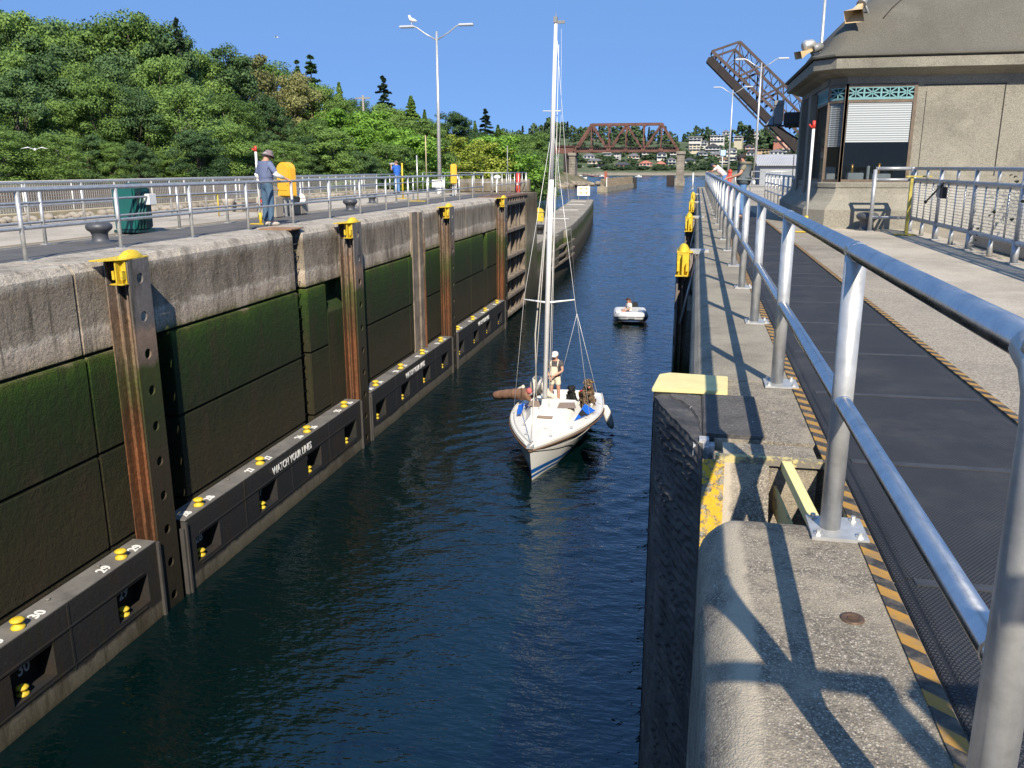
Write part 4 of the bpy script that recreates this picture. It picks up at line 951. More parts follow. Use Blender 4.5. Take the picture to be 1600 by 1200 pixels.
hm = {k: simple('house_'+k, c, .8, 0, .06, .3) for k, c in dict(white=(.60, .58, .54), cream=(.50, .45, .34), grey=(.30, .32, .34), blue=(.18, .24, .30), tan=(.50, .36, .22), pink=(.55, .33, .27), brick=(.34, .14, .10)).items()}
rm = {k: simple('roof_'+k, c, .8, 0, .12, .5) for k, c in dict(grey=(.14, .14, .15), dark=(.06, .062, .07), red=(.42, .16, .11), brown=(.2, .13, .09), light=(.45, .45, .45)).items()}
winm = simple('window_dark', (.03, .04, .05), .15, 0, .1, 1, spec=.8)
def house(px, yb, wpx, st, wall, roof, rk, D, label):
    """a hillside house: wall box of st storeys, roof, windows as parts, deck"""
    p = onY(px, yb, 10.); s = D/p.y; x = p.x*s; z = EYE+(p.z-EYE)*s
    W_ = wpx/F*D*.82; H_ = 2.7*st; Dp = 9
    r = thing('house', label, 'house', (x, D, z), random.uniform(-.25, .25), 'houses on the far hillside')
    b = MB(); b.box(-W_/2, W_/2, 0, Dp, -9, H_); b.build('wall', hm[wall], r, local=True)
    b = MB(); e = .7
    if rk == 'hip':
        b.add([(-W_/2-e, -e, H_), (W_/2+e, -e, H_), (W_/2+e, Dp+e, H_), (-W_/2-e, Dp+e, H_), (-W_/2+Dp*.4, Dp/2, H_+2.6), (W_/2-Dp*.4, Dp/2, H_+2.6)], [(0, 1, 5, 4), (1, 2, 5), (2, 3, 4, 5), (3, 0, 4), (3, 2, 1, 0)])
    elif rk == 'gable':
        b.add([(-W_/2-e, -e, H_-.2), (W_/2+e, -e, H_-.2), (W_/2+e, Dp+e, H_-.2), (-W_/2-e, Dp+e, H_-.2), (0, -e, H_+W_*.26), (0, Dp+e, H_+W_*.26)], [(0, 1, 4), (1, 2, 5, 4), (2, 3, 5), (3, 0, 4, 5), (3, 2, 1, 0)])
    else: b.box(-W_/2-e, W_/2+e, -e-.8, Dp+e, H_, H_+.5)
    b.build('roof', rm[roof], r, local=True)
    nw = max(2, int(W_/3.6))
    for f_ in range(st):
        for k in range(nw):
            xx = -W_/2+W_*(k+.5)/nw; ww = W_/nw*random.choice((.32, .36, .28)); b = MB(); b.box(xx-ww, xx+ww, -.12, .05, f_*2.7+.8, f_*2.7+2.1); b.build('window', winm, r, local=True)
    if st > 1:
        b = MB(); b.box(-W_/2, W_/2, -1.8, 0, 2.55, 2.7); b.box(-W_/2, W_/2, -1.8, -1.7, 2.7, 3.3); b.build('balcony', hm['white' if wall != 'white' else 'grey'], r, local=True)
HS = [(920, 252, 20, 2, 'white', 'grey', 'hip', 930, 'white two-storey house left under the bridge deck'), (928, 260, 24, 2, 'tan', 'grey', 'hip', 900, 'tan house with grey roof beneath the left of the bridge'),
      (938, 267, 22, 2, 'grey', 'dark', 'flat', 875, 'grey balconied house near the shore under the left of the bridge'), (907, 265, 12, 1, 'white', 'light', 'gable', 875, 'small white boathouse beside the left bridge pier'),
      (963, 252, 10, 3, 'white', 'dark', 'flat', 930, 'tall narrow white house with a black side under the bridge'), (971, 266, 24, 2, 'brick', 'dark', 'hip', 880, 'dark-roofed brick house behind the channel pier'),
      (990, 252, 20, 2, 'tan', 'grey', 'hip', 930, 'tan house with a wide grey roof under the bridge middle'), (1010, 246, 16, 2, 'cream', 'light', 'flat', 950, 'cream house high under the bridge middle'), (1007, 264, 20, 2, 'pink', 'red', 'hip', 885, 'pink house with a terracotta roof near the shore'),
      (1034, 249, 17, 2, 'white', 'dark', 'hip', 930, 'white house with a dark roof left of the right bridge pier'), (1032, 265, 18, 2, 'brick', 'red', 'hip', 885, 'red brick house by the shore left of the right bridge pier'), (1050, 258, 14, 2, 'white', 'grey', 'gable', 905, 'white gabled house against the right bridge pier'), (1052, 246, 12, 2, 'cream', 'grey', 'flat', 950, 'cream house behind the top of the right bridge pier'),
      (1086, 222, 22, 2, 'white', 'light', 'flat', 1040, 'long white flat-roofed house near the hill crest'), (1085, 237, 20, 3, 'cream', 'light', 'flat', 990, 'cream terraced house below the flat-roofed white one'), (1078, 259, 18, 2, 'grey', 'dark', 'hip', 905, 'grey house with a dark roof right of the bridge pier'), (1098, 247, 16, 2, 'blue', 'grey', 'gable', 950, 'blue-grey gabled house behind the leaning man'),
      (1120, 224, 24, 3, 'white', 'light', 'flat', 1030, 'big white stepped house at the hill crest'), (1134, 214, 12, 2, 'white', 'grey', 'hip', 1070, 'small white house on the very crest of the hill'), (1113, 238, 26, 2, 'grey', 'dark', 'gable', 985, 'wide dark-roofed house below the big white one'), (1121, 250, 20, 2, 'tan', 'grey', 'hip', 940, 'tan house between the two men'),
      (1131, 258, 16, 2, 'cream', 'brown', 'gable', 905, 'cream gabled house between the two men'), (1143, 243, 18, 2, 'white', 'grey', 'hip', 970, 'white house left of the man in the vest'), (1142, 255, 20, 2, 'grey', 'grey', 'flat', 920, 'grey house behind the lamp posts'), (1153, 221, 14, 2, 'cream', 'light', 'flat', 1040, 'cream house in the trees above the man in the vest'),
      (1171, 237, 16, 2, 'brick', 'dark', 'gable', 990, 'brick gabled house just right of the lamp posts'), (1172, 247, 14, 2, 'white', 'dark', 'hip', 955, 'white house behind the head of the man in the vest'), (1190, 238, 24, 1, 'tan', 'brown', 'flat', 985, 'long orange-tan house right of the lamp posts'), (1180, 215, 12, 2, 'white', 'grey', 'gable', 1060, 'small white gabled house near the crest'),
      (1212, 246, 22, 2, 'white', 'grey', 'hip', 950, 'wide white house left of the control house'), (1228, 242, 12, 2, 'white', 'light', 'flat', 965, 'white cube house left of the control house'), (1216, 224, 16, 1, 'brick', 'dark', 'flat', 1030, 'dark-roofed red house under the raised bridge'), (1229, 222, 12, 2, 'pink', 'light', 'flat', 1040, 'pink and white house under the raised bridge'), (1215, 216, 16, 1, 'pink', 'dark', 'hip', 1060, 'dark-roofed pink house high on the hill'), (1198, 256, 20, 2, 'white', 'grey', 'hip', 915, 'white house low on the hill right of the man in the vest'), (1226, 256, 18, 2, 'cream', 'brown', 'gable', 915, 'cream gabled house low on the hill beside the control house'),
      (1158, 258, 14, 2, 'white', 'grey', 'flat', 910, 'white flat-roofed house low behind the man in the vest'), (948, 243, 16, 2, 'grey', 'grey', 'hip', 960, 'grey house just under the bridge deck'), (1100, 229, 10, 2, 'white', 'grey', 'gable', 1020, 'small white gabled house left of the wide dark-roofed one')]
for h in HS: house(*h)
# ------------------------------------------------------------------ shoreline rocks of the point
b = MB()
for _ in range(260):
    t = random.random(); x0 = np.interp(t, [0, .35, 1], [-44, -50, -60]); y0 = np.interp(t, [0, .35, 1], [372, 330, 250])
    x_ = x0+random.uniform(-7, 4); y_ = y0+random.uniform(-6, 6); rr = random.uniform(.5, 1.5)
    b.ell((x_, y_, -6.0+random.uniform(0, 1)+max(0, (x0-x_))*.22), (rr*1.3, rr, rr*.7), 6, 4)
o = b.build('shore_rocks', simple('rock', (.24, .20, .15), .95, 0, .5, .5, world=True)); tag(o, 'tan rocks heaped along the point below the bridge', 'rocks', kind='stuff')

# ------------------------------------------------------------------ railway bridge
BY = 372.
def bpt(px, py, Y=BY): p = onY(px, py, Y); return Vector((p.x, Y, p.z))
br = thing('truss_bridge', 'rust red railway truss span on stone piers across the channel', 'bridge', (-32, BY, WZ))
bl, brr = bpt(897, 236), bpt(1060, 236); zt = bpt(980, 194).z; zb = (bl.z+brr.z)/2; Lx = brr.x-bl.x
nodes = [bl.x+Lx*k/6 for k in range(7)]
for Y, nm in ((BY, 'truss_side'), (BY+5.6, 'truss_side')):
    b = MB(); P = lambda k, z: (nodes[k], Y, z); w_ = .75
    b.bar(P(0, zb), P(6, zb), .7, 1.0); b.bar(P(1, zt), P(5, zt), .9, .95)
    b.bar(P(0, zb), P(1, zt), .9, 1.0); b.bar(P(6, zb), P(5, zt), .9, 1.0)
    for a, c in ((1, 2), (5, 4)): b.bar(P(a, zt), P(c, zb), w_, w_)
    for a, c in ((2, 3), (4, 3)): b.bar(P(a, zb), P(c, zt), w_, w_*.9)
    for k in range(1, 6): b.bar(P(k, zb), P(k, zt), .45, .5)
    for k in range(1, 6): b.box(nodes[k]-.9, nodes[k]+.9, Y-.5, Y-.42, zb-.2, zb+1.1); b.box(nodes[k]-.7, nodes[k]+.7, Y-.5, Y-.42, zt-.9, zt+.3)
    b.build(nm, rustb, br)
b = MB(); b.box(nodes[0], nodes[6], BY+.4, BY+5.2, zb-.1, zb+1.3)
for k in range(42): b.box(nodes[0]+Lx*k/42, nodes[0]+Lx*k/42+.4, BY-.9, BY+6.5, zb+1.3, zb+1.6)
b.build('track_floor', bdark, br)
b = MB()
for k in range(1, 6):
    b.bar((nodes[k], BY, zt), (nodes[k], BY+5.6, zt), .4, .4)
    if k < 5: b.bar((nodes[k], BY, zt), (nodes[k+1], BY+5.6, zt), .25, .25); b.bar((nodes[k], BY+5.6, zt), (nodes[k+1], BY, zt), .25, .25)
for k in (1, 5): b.bar((nodes[k], BY, zt-2.2), (nodes[k], BY+5.6, zt-2.2), .3, 1.2)
b.build('top_bracing', rustb, br)
b = MB(); b.box(nodes[0]-22, nodes[0]-.2, BY+.2, BY+5.4, zb-.9, zb+2.0); b.box(nodes[0]-22, nodes[0]-.2, BY-.4, BY+6, zb+2.0, zb+2.3); b.build('approach_girder', rustb, br)
b = MB()
for k in range(24): b.box(nodes[0]-22+k*3, nodes[0]-21.9+k*3, BY-.8, BY-.7, zb+1.5, zb+2.7)
b.box(nodes[0]-22, nodes[6], BY-.8, BY-.72, zb+2.6, zb+2.7); b.build('walkway_rail', bdark, br)
def pier(x, w0, top, base, name, foot):
    b = MB(); b.box(x-w0/2, x+w0/2, BY-1, BY+7, WZ-1, top)
    b.box(x-w0/2-.4, x+w0/2+.4, BY-1.5, BY+7.5, top-1.2, top+.0); b.box(x-w0/2-.5, x+w0/2+.5, BY-1.8, BY+8, WZ-1, foot)
    nz = int((top-WZ)/1.1)
    for k in range(nz): b.box(x-w0/2-.06, x+w0/2+.06, BY-1.06, BY+7.06, WZ+.1+k*1.1, WZ+.9+k*1.1)
    b.build(name, stone, br, bevel=.06)
pier(bpt(894, 260).x, 2.6, zb-.6, WZ, 'stone_pier', WZ+1.5); pier(bpt(1063, 260).x, 3.1, zb-.2, WZ, 'stone_pier', WZ+3)
b = MB(); xx = bpt(884, 260).x; b.box(xx-1, xx+1.2, BY, BY+5, WZ-1, zb-.9); b.build('dark_pier', bdark, br)
b = MB(); xx = bpt(1048, 280).x; b.box(xx-1.6, xx+1.4, BY-1.5, BY+6, WZ-1, WZ+4.2); b.build('pier_fender', bdark, br)
# raised bascule leaf
bs = thing('bascule_span', 'raised dark rusty bascule leaf of the railway bridge pointing up left', 'bridge', tuple(bpt(1240, 245)))
def ln(a, c, t): return (a[0]+(c[0]-a[0])*t, a[1]+(c[1]-a[1])*t)
B0, B1 = (1113, 80), (1252, 211); T0, T1 = (1156, 65), (1262, 168)
for dY, name in ((0, 'leaf_truss'), (5.8, 'leaf_truss')):
    q = lambda p: bpt(*p)+Vector((-(0 if dY == 0 else 1.6), dY, -(0 if dY == 0 else 2.2)))
    b = MB(); b.bar(q(B0), q(B1), .8, 1.1); b.bar(q(T0), q(T1), .8, 1.0); b.bar(q(B0), q(T0), .7, .8)
    nb = [(1155, 119), (1190, 151), (1224, 184)]; tp = [T0, (1193, 102), (1224, 134)]
    for i in range(3):
        b.bar(q(tp[i]), q(nb[i]), .55, .6)
        if i < 2: b.bar(q(nb[i]), q(tp[i+1]), .8, .8)
    mid0, mid1 = (1156, 86), (1250, 176); b.bar(q(mid0), q(mid1), .5, .6)
    for t in (.0, .12, .25, .38, .5, .63, .76, .9):
        a_ = ln(mid0, mid1, t); b.bar(q(a_), q(ln(B0, B1, t*.72+.17)), .28, .3); b.bar(q(a_), q(ln(T0, T1, t)), .26, .28)
        b.bar(q(a_), q(ln(B0, B1, t*.72+.30)), .2, .25)
    b.bar(q((1128, 93)), q(ln(B0, T0, .4)), .3, .3); b.bar(q((1135, 100)), q(T0), .4, .45); b.build(name, rustg, bs)
b = MB()
for t in np.linspace(0, 1, 20):
    p = bpt(*ln(B0, B1, t)); b.bar(p, p+Vector((-.4, 5.8, -.6)), .5, .7)
p0 = bpt(1111, 88); p1 = bpt(1250, 230)
d = (p1-p0).normalized(); nn = Vector((d.z, 0, -d.x))
if nn.z > 0: nn = -nn
vs = []
for p in (p0, p1):
    for off, y_ in ((.2, -.4), (.2, 6.2), (3.2, 6.2), (3.2, -.4)): vs.append(p+nn*(off-.6)+Vector((0, y_, 0)))
b.add(vs, [(0, 1, 2, 3), (7, 6, 5, 4), (0, 4, 5, 1), (1, 5, 6, 2), (2, 6, 7, 3), (3, 7, 4, 0)]); b.build('leaf_floor', bdark, bs)
b = MB(); b.bar(p0+nn*4.2+Vector((12, 0, -11)), p1+nn*4.2+Vector((2, 0, -2)), .5, .7); 
for t in np.linspace(.3, 1, 10):
    q_ = p0.lerp(p1, t); b.bar(q_+nn*2.4, q_+nn*4.2+d*1.5, .3, .3)
b.build('walkway', bdark, bs)
b = MB()
for t in np.linspace(0, 1, 8):
    a_ = bpt(*ln(T0, T1, t)); b.bar(a_, a_+Vector((-1.6, 5.8, -2.2)), .3, .3); a2 = bpt(*ln(T0, T1, min(1, t+.14))); b.bar(a_, a2+Vector((-1.6, 5.8, -2.2)), .2, .2)
b.build('leaf_bracing', rustg, bs)
b = MB(); pv = bpt(1262, 225); b.box(pv.x-5, pv.x+16, BY-1, BY+7, WZ-1, pv.z-8); b.build('pivot_tower', rustg, bs)

# ------------------------------------------------------------------ channel pier, far boats, signs
cp_ = thing('channel_pier', 'narrow concrete and timber pier standing in mid channel with a red marker', 'pier', (-27, 300, WZ-.5))
a0 = onZ(949, 300, WZ); a1 = Vector((-23.5, 336, WZ)); dv = (a1-a0).normalized(); sd = Vector((-dv.y, dv.x, 0))
b = MB()
def slabp(b, o0, o1, z0, z1, e0=0, e1=0):
    q = [a0+dv*e0+sd*o0, a1+dv*e1+sd*o0, a1+dv*e1+sd*o1, a0+dv*e0+sd*o1]; b.prism([(v_.x, v_.y) for v_ in q], z0, z1)
slabp(b, 0, 3.2, WZ-1, WZ+1.6); b.build('base', simple('pier_base', (.3, .26, .19), .9, 0, .35, .6, .05, 2, True), cp_)
b = MB(); slabp(b, .3, 2.9, WZ+1.6, WZ+3.9, 4, -1)
L_ = (a1-a0).length
for k in range(30):
    q = a0+dv*(4.2+(L_-6)*k/30)+sd*.2; b.box(q.x-.12, q.x+.12, q.y-.3, q.y+.3, WZ+1.6, WZ+4.2)
b.build('timber_cladding', simple('grey_timber', (.20, .165, .12), .9, 0, .45, 1.2, world=True), cp_)
b = MB(); q = a1+dv*.2+sd*1.2; b.box(q.x-1.5, q.x+2.2, q.y-.5, q.y+2, WZ-.8, WZ+3.7); b.build('end_fender', black, cp_)
b = MB(); q = a0+dv*6+sd*1.6; b.box(q.x-.42, q.x+.42, q.y-.4, q.y+.4, WZ+3.4, WZ+6.2); b.build('red_marker', simple('faded_red', (.36, .10, .07), .8), cp_, bevel=.05)
b = MB(); q = a0+dv*2+sd*.6; b.box(q.x-.12, q.x+.12, q.y-.1, q.y+.1, WZ+1.6, WZ+4.4); b.build('mark_post', white, cp_)
def small_boat(px, py, L, label, cat='motorboat'):
    p = onZ(px, py, WZ); r = thing('motorboat', label, cat, tuple(p), random.uniform(-.5, .5), 'small boats moored far up the channel')
    b = MB(); b.add([(-L/2, -L*.17, 0), (L*.3, -L*.17, 0), (L/2, 0, 0), (L*.3, L*.17, 0), (-L/2, L*.17, 0), (-L/2, -L*.19, L*.14), (L*.32, -L*.2, L*.16), (L*.56, 0, L*.2), (L*.32, L*.2, L*.16), (-L/2, L*.19, L*.14)],
        [(0, 1, 6, 5), (1, 2, 7, 6), (2, 3, 8, 7), (3, 4, 9, 8), (4, 0, 5, 9), (5, 6, 7, 8, 9)]); b.build('hull', white, r, local=True)
    b = MB(); b.prism([(-L*.12, -L*.12), (L*.2, -L*.1), (L*.2, L*.1), (-L*.12, L*.12)], L*.15, L*.3); b.build('cabin', white, r, local=True)
    b = MB(); b.box(-L*.08, L*.205, -L*.105, L*.105, L*.22, L*.27); b.build('windscreen', winm, r, local=True)
for a in [(905, 281, 9, 'white motorboat moored beside the left bridge pier'), (897, 284, 6, 'small white boat at the foot of the left bridge pier'), (998, 276.5, 5, 'tiny white boat right of the channel pier'), (941, 276, 5, 'tiny white boat off the far beach'), (1005, 273.5, 9, 'long white boat by the far beach'), (972, 272.5, 14, 'large white boat tied up behind the channel pier')]: small_boat(*a)
dk = thing('dock_ramp', 'reddish timber dock ramp on the far left beach', 'dock', tuple(onZ(925, 276, WZ)))
b = MB(); b.bar(onZ(911, 272, WZ+1.5), onZ(935, 276.5, WZ+.3), 3, .4); b.bar(onZ(935, 276.5, WZ+.3), onZ(948, 277, WZ+.3), 3.5, .5)
b.build('ramp', simple('dock_red', (.33, .16, .11), .8), dk)
b = MB()
for k in range(6): q = onZ(912+6*k, 274+.5*k, WZ); b.box(q.x-.15, q.x+.15, q.y-.15, q.y+.15, WZ-1, WZ+2.4)
b.build('piling', bdark, dk)

# sign board and cabinets on the guide wall
def post(b, x, y, z0, z1, w_=.08): b.box(x-w_/2, x+w_/2, y-w_/2, y+w_/2, z0, z1)
sg = thing('sign_board', 'white sign board with orange squares on the outer guide wall', 'sign', (-15.2, 120, -3))
b = MB(); b.box(-16.1, -14.35, 119.9, 120, -2.4, -1.15); b.build('panel', white, sg)
b = MB(); post(b, -15.9, 120.06, -3, -1.2); post(b, -14.6, 120.06, -3, -1.2); b.build('post', grey, sg)
b = MB()
for xx in (-15.65, -14.9): 
    for zz in (-2.2, -1.6): b.box(xx, xx+.16, 119.88, 119.9, zz, zz+.28)
for k in (-1.98, -1.42): b.box(-16.0, -14.45, 119.888, 119.9, k-.02, k+.02)
b.build('marking', simple('orange', (.75, .33, .05), .6), sg)
lc = thing('life_ring_cabinet', 'yellow arched life ring cabinet on the outer guide wall', 'cabinet', (-11.5, 64, -3))
def arch(b, x0, x1, y0, y1, z0, z1):
    r_ = (x1-x0)/2; cx = (x0+x1)/2; n_ = 14
    prof = [(x0, z0), (x1, z0)]+[(cx+r_*math.cos(PI*k/n_), z1-r_*.75+r_*.75*math.sin(PI*k/n_)) for k in range(n_+1)]
    b.extr(prof, y0, y1)
b = MB(); arch(b, -11.95, -11.12, 64, 64.3, -2.55, -1.55); b.build('body', yellow, lc, bevel=.02)
b = MB(); post(b, -11.8, 64.15, -3, -2.55); post(b, -11.3, 64.15, -3, -2.55); b.build('leg', grey, lc)
b = MB(); b.box(-12.05, -11.0, 63.96, 64.35, -1.86, -1.83); b.box(-11.25, -11.18, 63.97, 64, -2.25, -2.1); b.lathe([(0, .1), (.03, .08), (.03, 0)], (-11.53, 64.15, -1.56), 8); b.build('trim', grey, lc)
lb = thing('ladder_rail', 'blue-white ladder handrail at the back of the outer guide wall', 'handrail', (-12.3, 64, -3))
b = MB(); 
for xx in (-12.45, -12.15): b.tube([(xx, 64, -3), (xx, 64, -1.0)], .04, 8)
b.build('stile', simple('pale_blue', (.35, .5, .75), .5), lb)
b = MB()
for k in range(6): b.tube([(-12.45, 64, -2.8+.33*k), (-12.15, 64, -2.8+.33*k)], .025, 6)
b.build('rung', MATS['pale_blue'], lb)
b = MB(); b.lathe([(0, .62), (.42, .6), (.5, .45), (.32, .32), (.28, .12), (.36, 0)], (-10.35, 58, -3), 16); tag(b.build('mooring_bollard', black), 'black mooring bollard on the near end of the outer guide wall', 'bollard')
b = MB()
for t in np.linspace(0, 1, 24): b.ell((-10.2+.25*math.sin(t*20), 57.2+t*1.0, -2.95), (.12, .12, .07), 6, 4)
tag(b.build('chain_pile', black), 'dark heap of chain beside the bollard on the guide wall', 'chain')

# ------------------------------------------------------------------ things on the left quay
def bollard(x, y, label, s=1.):
    b = MB(); b.lathe([(0, .40), (.10, .40), (.19, .385), (.235, .345), (.245, .30), (.225, .255), (.165, .21), (.145, .16), (.15, .08), (.17, .02), (.26, .012), (.27, 0)], (x, y, 0), 26)
    if s != 1:
        b.v = [((v_[0]-x)*s+x, (v_[1]-y)*s+y, v_[2]*s) for v_ in b.v]
    return tag(b.build('mooring_bollard', iron), label, 'bollard', 'iron mooring bollards')
bollard(-11.2, 14.6, 'grey iron mooring bollard behind the left railing near the viewer'); bollard(-11.25, 27.2, 'grey iron mooring bollard beyond the man in the hat'); bollard(3.84, 20.95, 'grey iron mooring bollard at the foot of the control house'); 
bollard(-12.9, 33.5, 'black bollard near the man in blue', .9)
bx = thing('storage_bin', 'tall teal plastic bin with swept side grooves on the left quay', 'bin', (-12.4, 17.4, 0))
b = MB(); b.box(-12.68, -12.12, 17.05, 17.65, .04, 1.0); b.build('body', green, bx, bevel=.04)
b = MB(); b.box(-12.70, -12.09, 17.03, 17.68, .0, .06); b.box(-12.125, -12.095, 17.1, 17.62, .1, .95); b.build('side_panel', greend, bx, bevel=.01)
b = MB()
for k in range(3): b.tube([(-12.09, 17.10+.11*k, .08), (-12.09, 17.14+.11*k, .45), (-12.09, 17.25+.11*k, .75), (-12.09, 17.38+.07*k, .92)], .025, 6)
b.build('groove_rib', green, bx)
b = MB(); b.lathe([(.20, 0), (.22, .03), (.2, .08), (.1, .10), (0, .105)], (-12.33, 17.4, .98), 20); b.build('lid', greend, bx)
b = MB(); b.box(-12.09, -11.95, 17.35, 17.62, .60, .84); b.build('notice_box', white, bx, bevel=.01)
def ycab(x, y, z0, w_, d_, h_, rz, label, leg):
    r = thing('life_ring_cabinet', label, 'cabinet', (x, y, 0), rz, 'yellow life ring cabinets')
    b = MB(); arch(b, -w_/2, w_/2, -d_/2, d_/2, z0, z0+h_); b.build('body', yelcab, r, bevel=.05, local=True)
    b = MB(); b.box(-w_*.28, w_*.28, -d_/2-.012, -d_/2, z0+.2, z0+h_*.6); b.box(w_*.3, w_*.36, -d_/2-.02, -d_/2, z0+h_*.35, z0+h_*.45); b.build('front_panel', yelcab, r, local=True, bevel=.004)
    b = MB(); post(b, -w_*.2, 0, 0, z0, .06); post(b, w_*.2, 0, 0, z0, .06); b.build('leg', galvp, r, local=True)
ycab(-11.75, 23.7, .56, .56, .30, 1.0, -.35, 'large orange-yellow rounded cabinet beside the man in the hat', 1)
ycab(-12.1, 43.0, .58, .30, .45, 1.0, .2, 'slim orange-yellow rounded cabinet near the far end of the left quay', 1)
b = MB(); b.box(-12.35, -11.75, 22.9, 23.4, 0, .6); ho = b.build('concrete_block', deckl, bevel=.03); tag(ho, 'pale concrete block with a red panel under the yellow cabinet', 'block')
b = MB(); b.box(-12.2, -11.82, 22.88, 22.9, .3, .52); b.build('red_panel', red, ho); ho.children[0].location = (0, 0, 0) 
o_ = ho.children[0]; o_.data.transform(Matrix.Translation((0, 0, 0)))
b = MB(); b.box(-12.3, -11.7, 24.4, 25.0, 0, .55); tag(b.build('concrete_block', deckl, bevel=.05), 'concrete block with a coil of white rope on top', 'block')
b = MB()
for k in range(5): b.tube([(-11.85+.2*math.cos(t)+.02*k, 24.36+.03*k, .48+.17*math.sin(t)) for t in np.linspace(0, 2*PI, 18)], .02, 6)
tag(b.build('rope_coil', ropew), 'coil of white rope hung over the concrete block', 'rope')
b = MB(); b.lathe([(0, .42), (.22, .42), (.2, .3), (.14, .2), (.14, 0)], (-15.0, 26.0, 0), 12); b.box(-15.3, -14.7, 26.3, 26.9, 0, .3); tag(b.build('mooring_cleat', deckl), 'stubby pale mooring cleat beyond the yellow pipe', 'cleat')
b = MB(); b.box(-14.4, -13.8, 26.2, 26.7, 0, .36); b.box(-14.45, -13.75, 26.15, 26.75, .3, .4); tag(b.build('mooring_cleat', simple('brown_iron', (.17, .14, .12), .7)), 'rusty brown iron cleat left of the man in the hat', 'cleat')
b = MB(); b.tube([(-13.9, 18.8, .66), (-13.9, 24, .66)], .03, 8); b.tube([(-13.9, 19, 0), (-13.9, 19, .66)], .02, 6); b.tube([(-13.9, 23.5, 0), (-13.9, 23.5, .66)], .02, 6); tag(b.build('barrier_bar', yellow), 'long yellow barrier bar behind the teal bin', 'barrier')
def rwpole(x, y, h, lean, label):
    r = thing('marker_pole', label, 'pole', (x, y, 0), 0, 'white marker poles with red tips'); t = Vector((lean*h, 0, h))
    b = MB(); b.tube([(0, 0, 0), t*.15], .04, 8); b.build('yellow_foot', yellow, r, local=True)
    b = MB(); b.tube([t*.15, t*.93], .03, 8); b.build('shaft', white, r, local=True)
    b = MB(); b.tube([t*.93, t], .034, 8); b.tube([t*.93+Vector((0, 0, 0)), t*.94+Vector((-.08, 0, .04)), t*.97+Vector((-.09, 0, .0))], .02, 6); b.build('red_tip', red, r, local=True)
    b = MB(); b.box(-.28, .12, -.1, .1, .003, .02); b.build('foot_plate', yellow, r, local=True)
rwpole(-10.85, 20.3, 1.93, 0, 'white pole with red tip and yellow foot behind the man in the hat')
rwpole(2.40, 20.0, 2.36, 0, 'white pole with red hooked tip and yellow foot by the control house')
def thinpost(x, y, h, mat, label, w_=.06, foot=True, name='marker_post'):
    r = thing(name, label, 'post', (x, y, 0)); b = MB(); b.tube([(0, 0, 0), (0, 0, h)], w_/2, 8); b.build('shaft', mat, r, local=True)
    if foot: b = MB(); b.box(-.35, .35, -.12, .12, .003, .025); b.build('foot_plate', yellow, r, local=True)
thinpost(-13.3, 38.5, 1.6, yellow, 'yellow post right of the man in blue', .08); thinpost(-11.6, 35.5, 1.9, galvp, 'slim white post with a yellow foot right of the man in blue', .06)
p = onY(667, 300, 60); thinpost(p.x, 60, 3.6, simple('tan_pole', (.5, .38, .24), .7), 'tall thin tan pole standing in front of the wood', .08, False)
p = onY(793, 290, 75); thinpost(p.x, 75, 3.2, grey, 'thin grey pole beyond the far end of the railing', .09, False); p = onY(610, 180, 140); 
rr_ = thing('utility_pole', 'wooden utility pole with a crossarm among the trees', 'pole', (p.x, 128, 4)); b = MB(); b.tube([(0, 0, 0), (0, 0, 8.0)], .16, 8); b.box(-1.2, 1.2, -.08, .08, 7.5, 7.7); b.build('shaft', barkp, rr_, local=True)
# gauge board in red/white at the pier end and grey panels
r_ = thing('gauge_board', 'red and white cabinet at the end of the left quay', 'cabinet', (-9.95, 49.7, 0)); b = MB(); b.box(-10.2, -10.0, 49.5, 49.7, 0, 1.1); b.build('body', red, r_)
b = MB(); b.box(-10.17, -10.03, 49.48, 49.5, .4, .55); b.build('notice', white, r_)
for k, (xx, yy, lab) in enumerate(((-13.0, 46.5, 'white life ring bag stand left of the red cabinet'), (-11.2, 48.9, 'white bundle on the rail beside the red cabinet'))):
    b = MB(); b.ell((xx, yy, .85), (.22, .15, .13), 10, 6); b.box(xx-.05, xx+.05, yy-.05, yy+.05, 0, .8); tag(b.build('equipment_bag', white), lab, 'bag')
b = MB(); b.box(-14.2, -13.5, 46.0, 46.05, .35, .75); b.box(-13.9, -13.8, 46.05, 46.12, 0, .6); tag(b.build('notice_board', white), 'small white notice board near the yellow cabinet at the far end', 'sign')
# low wall / rubble and mesh fence at the back of the quay
b = MB(); b.box(-18.9, -18.4, -5, 50, -1, .16); tag(b.build('kerb', simple('tan_kerb', (.42, .35, .22), .9, 0, .2, 1.5, .01, 20, True)), kind='structure')
b = MB()
for _ in range(420):
    yy = random.uniform(4, 50); rr = random.uniform(.05, .16); b.ell((-18.15+random.gauss(0, .18), yy, rr*.3), (rr*1.3, rr, rr*.7), 6, 4)
tag(b.build('rubble', stone), 'loose stones lying along the tan kerb', 'rubble', kind='stuff')
mf = thing('mesh_fence', 'diamond mesh fence along the back of the left quay', 'fence', (-20.5, 30, 0))
wirem = simple('fence_wire', (.55, .53, .48), .6, .2)
b = MB()
for k in range(22): b.tube([(-20.5, 8+2.2*k, -.6), (-20.5, 8+2.2*k, 1.0)], .03, 6)
b.tube([(-20.5, 8, 1.0), (-20.5, 54, 1.0)], .025, 6); b.build('fence_frame', wirem, mf)
b = MB()
yy = 8.
while yy < 54:
    b.bar((-20.5, yy, -.4), (-20.5, yy, 1.0), .010, .010); yy += .11
for k in range(14): b.bar((-20.5, 8, -.4+.1*k), (-20.5, 54, -.4+.1*k), .010, .010)
b.build('wire_mesh', wirem, mf)
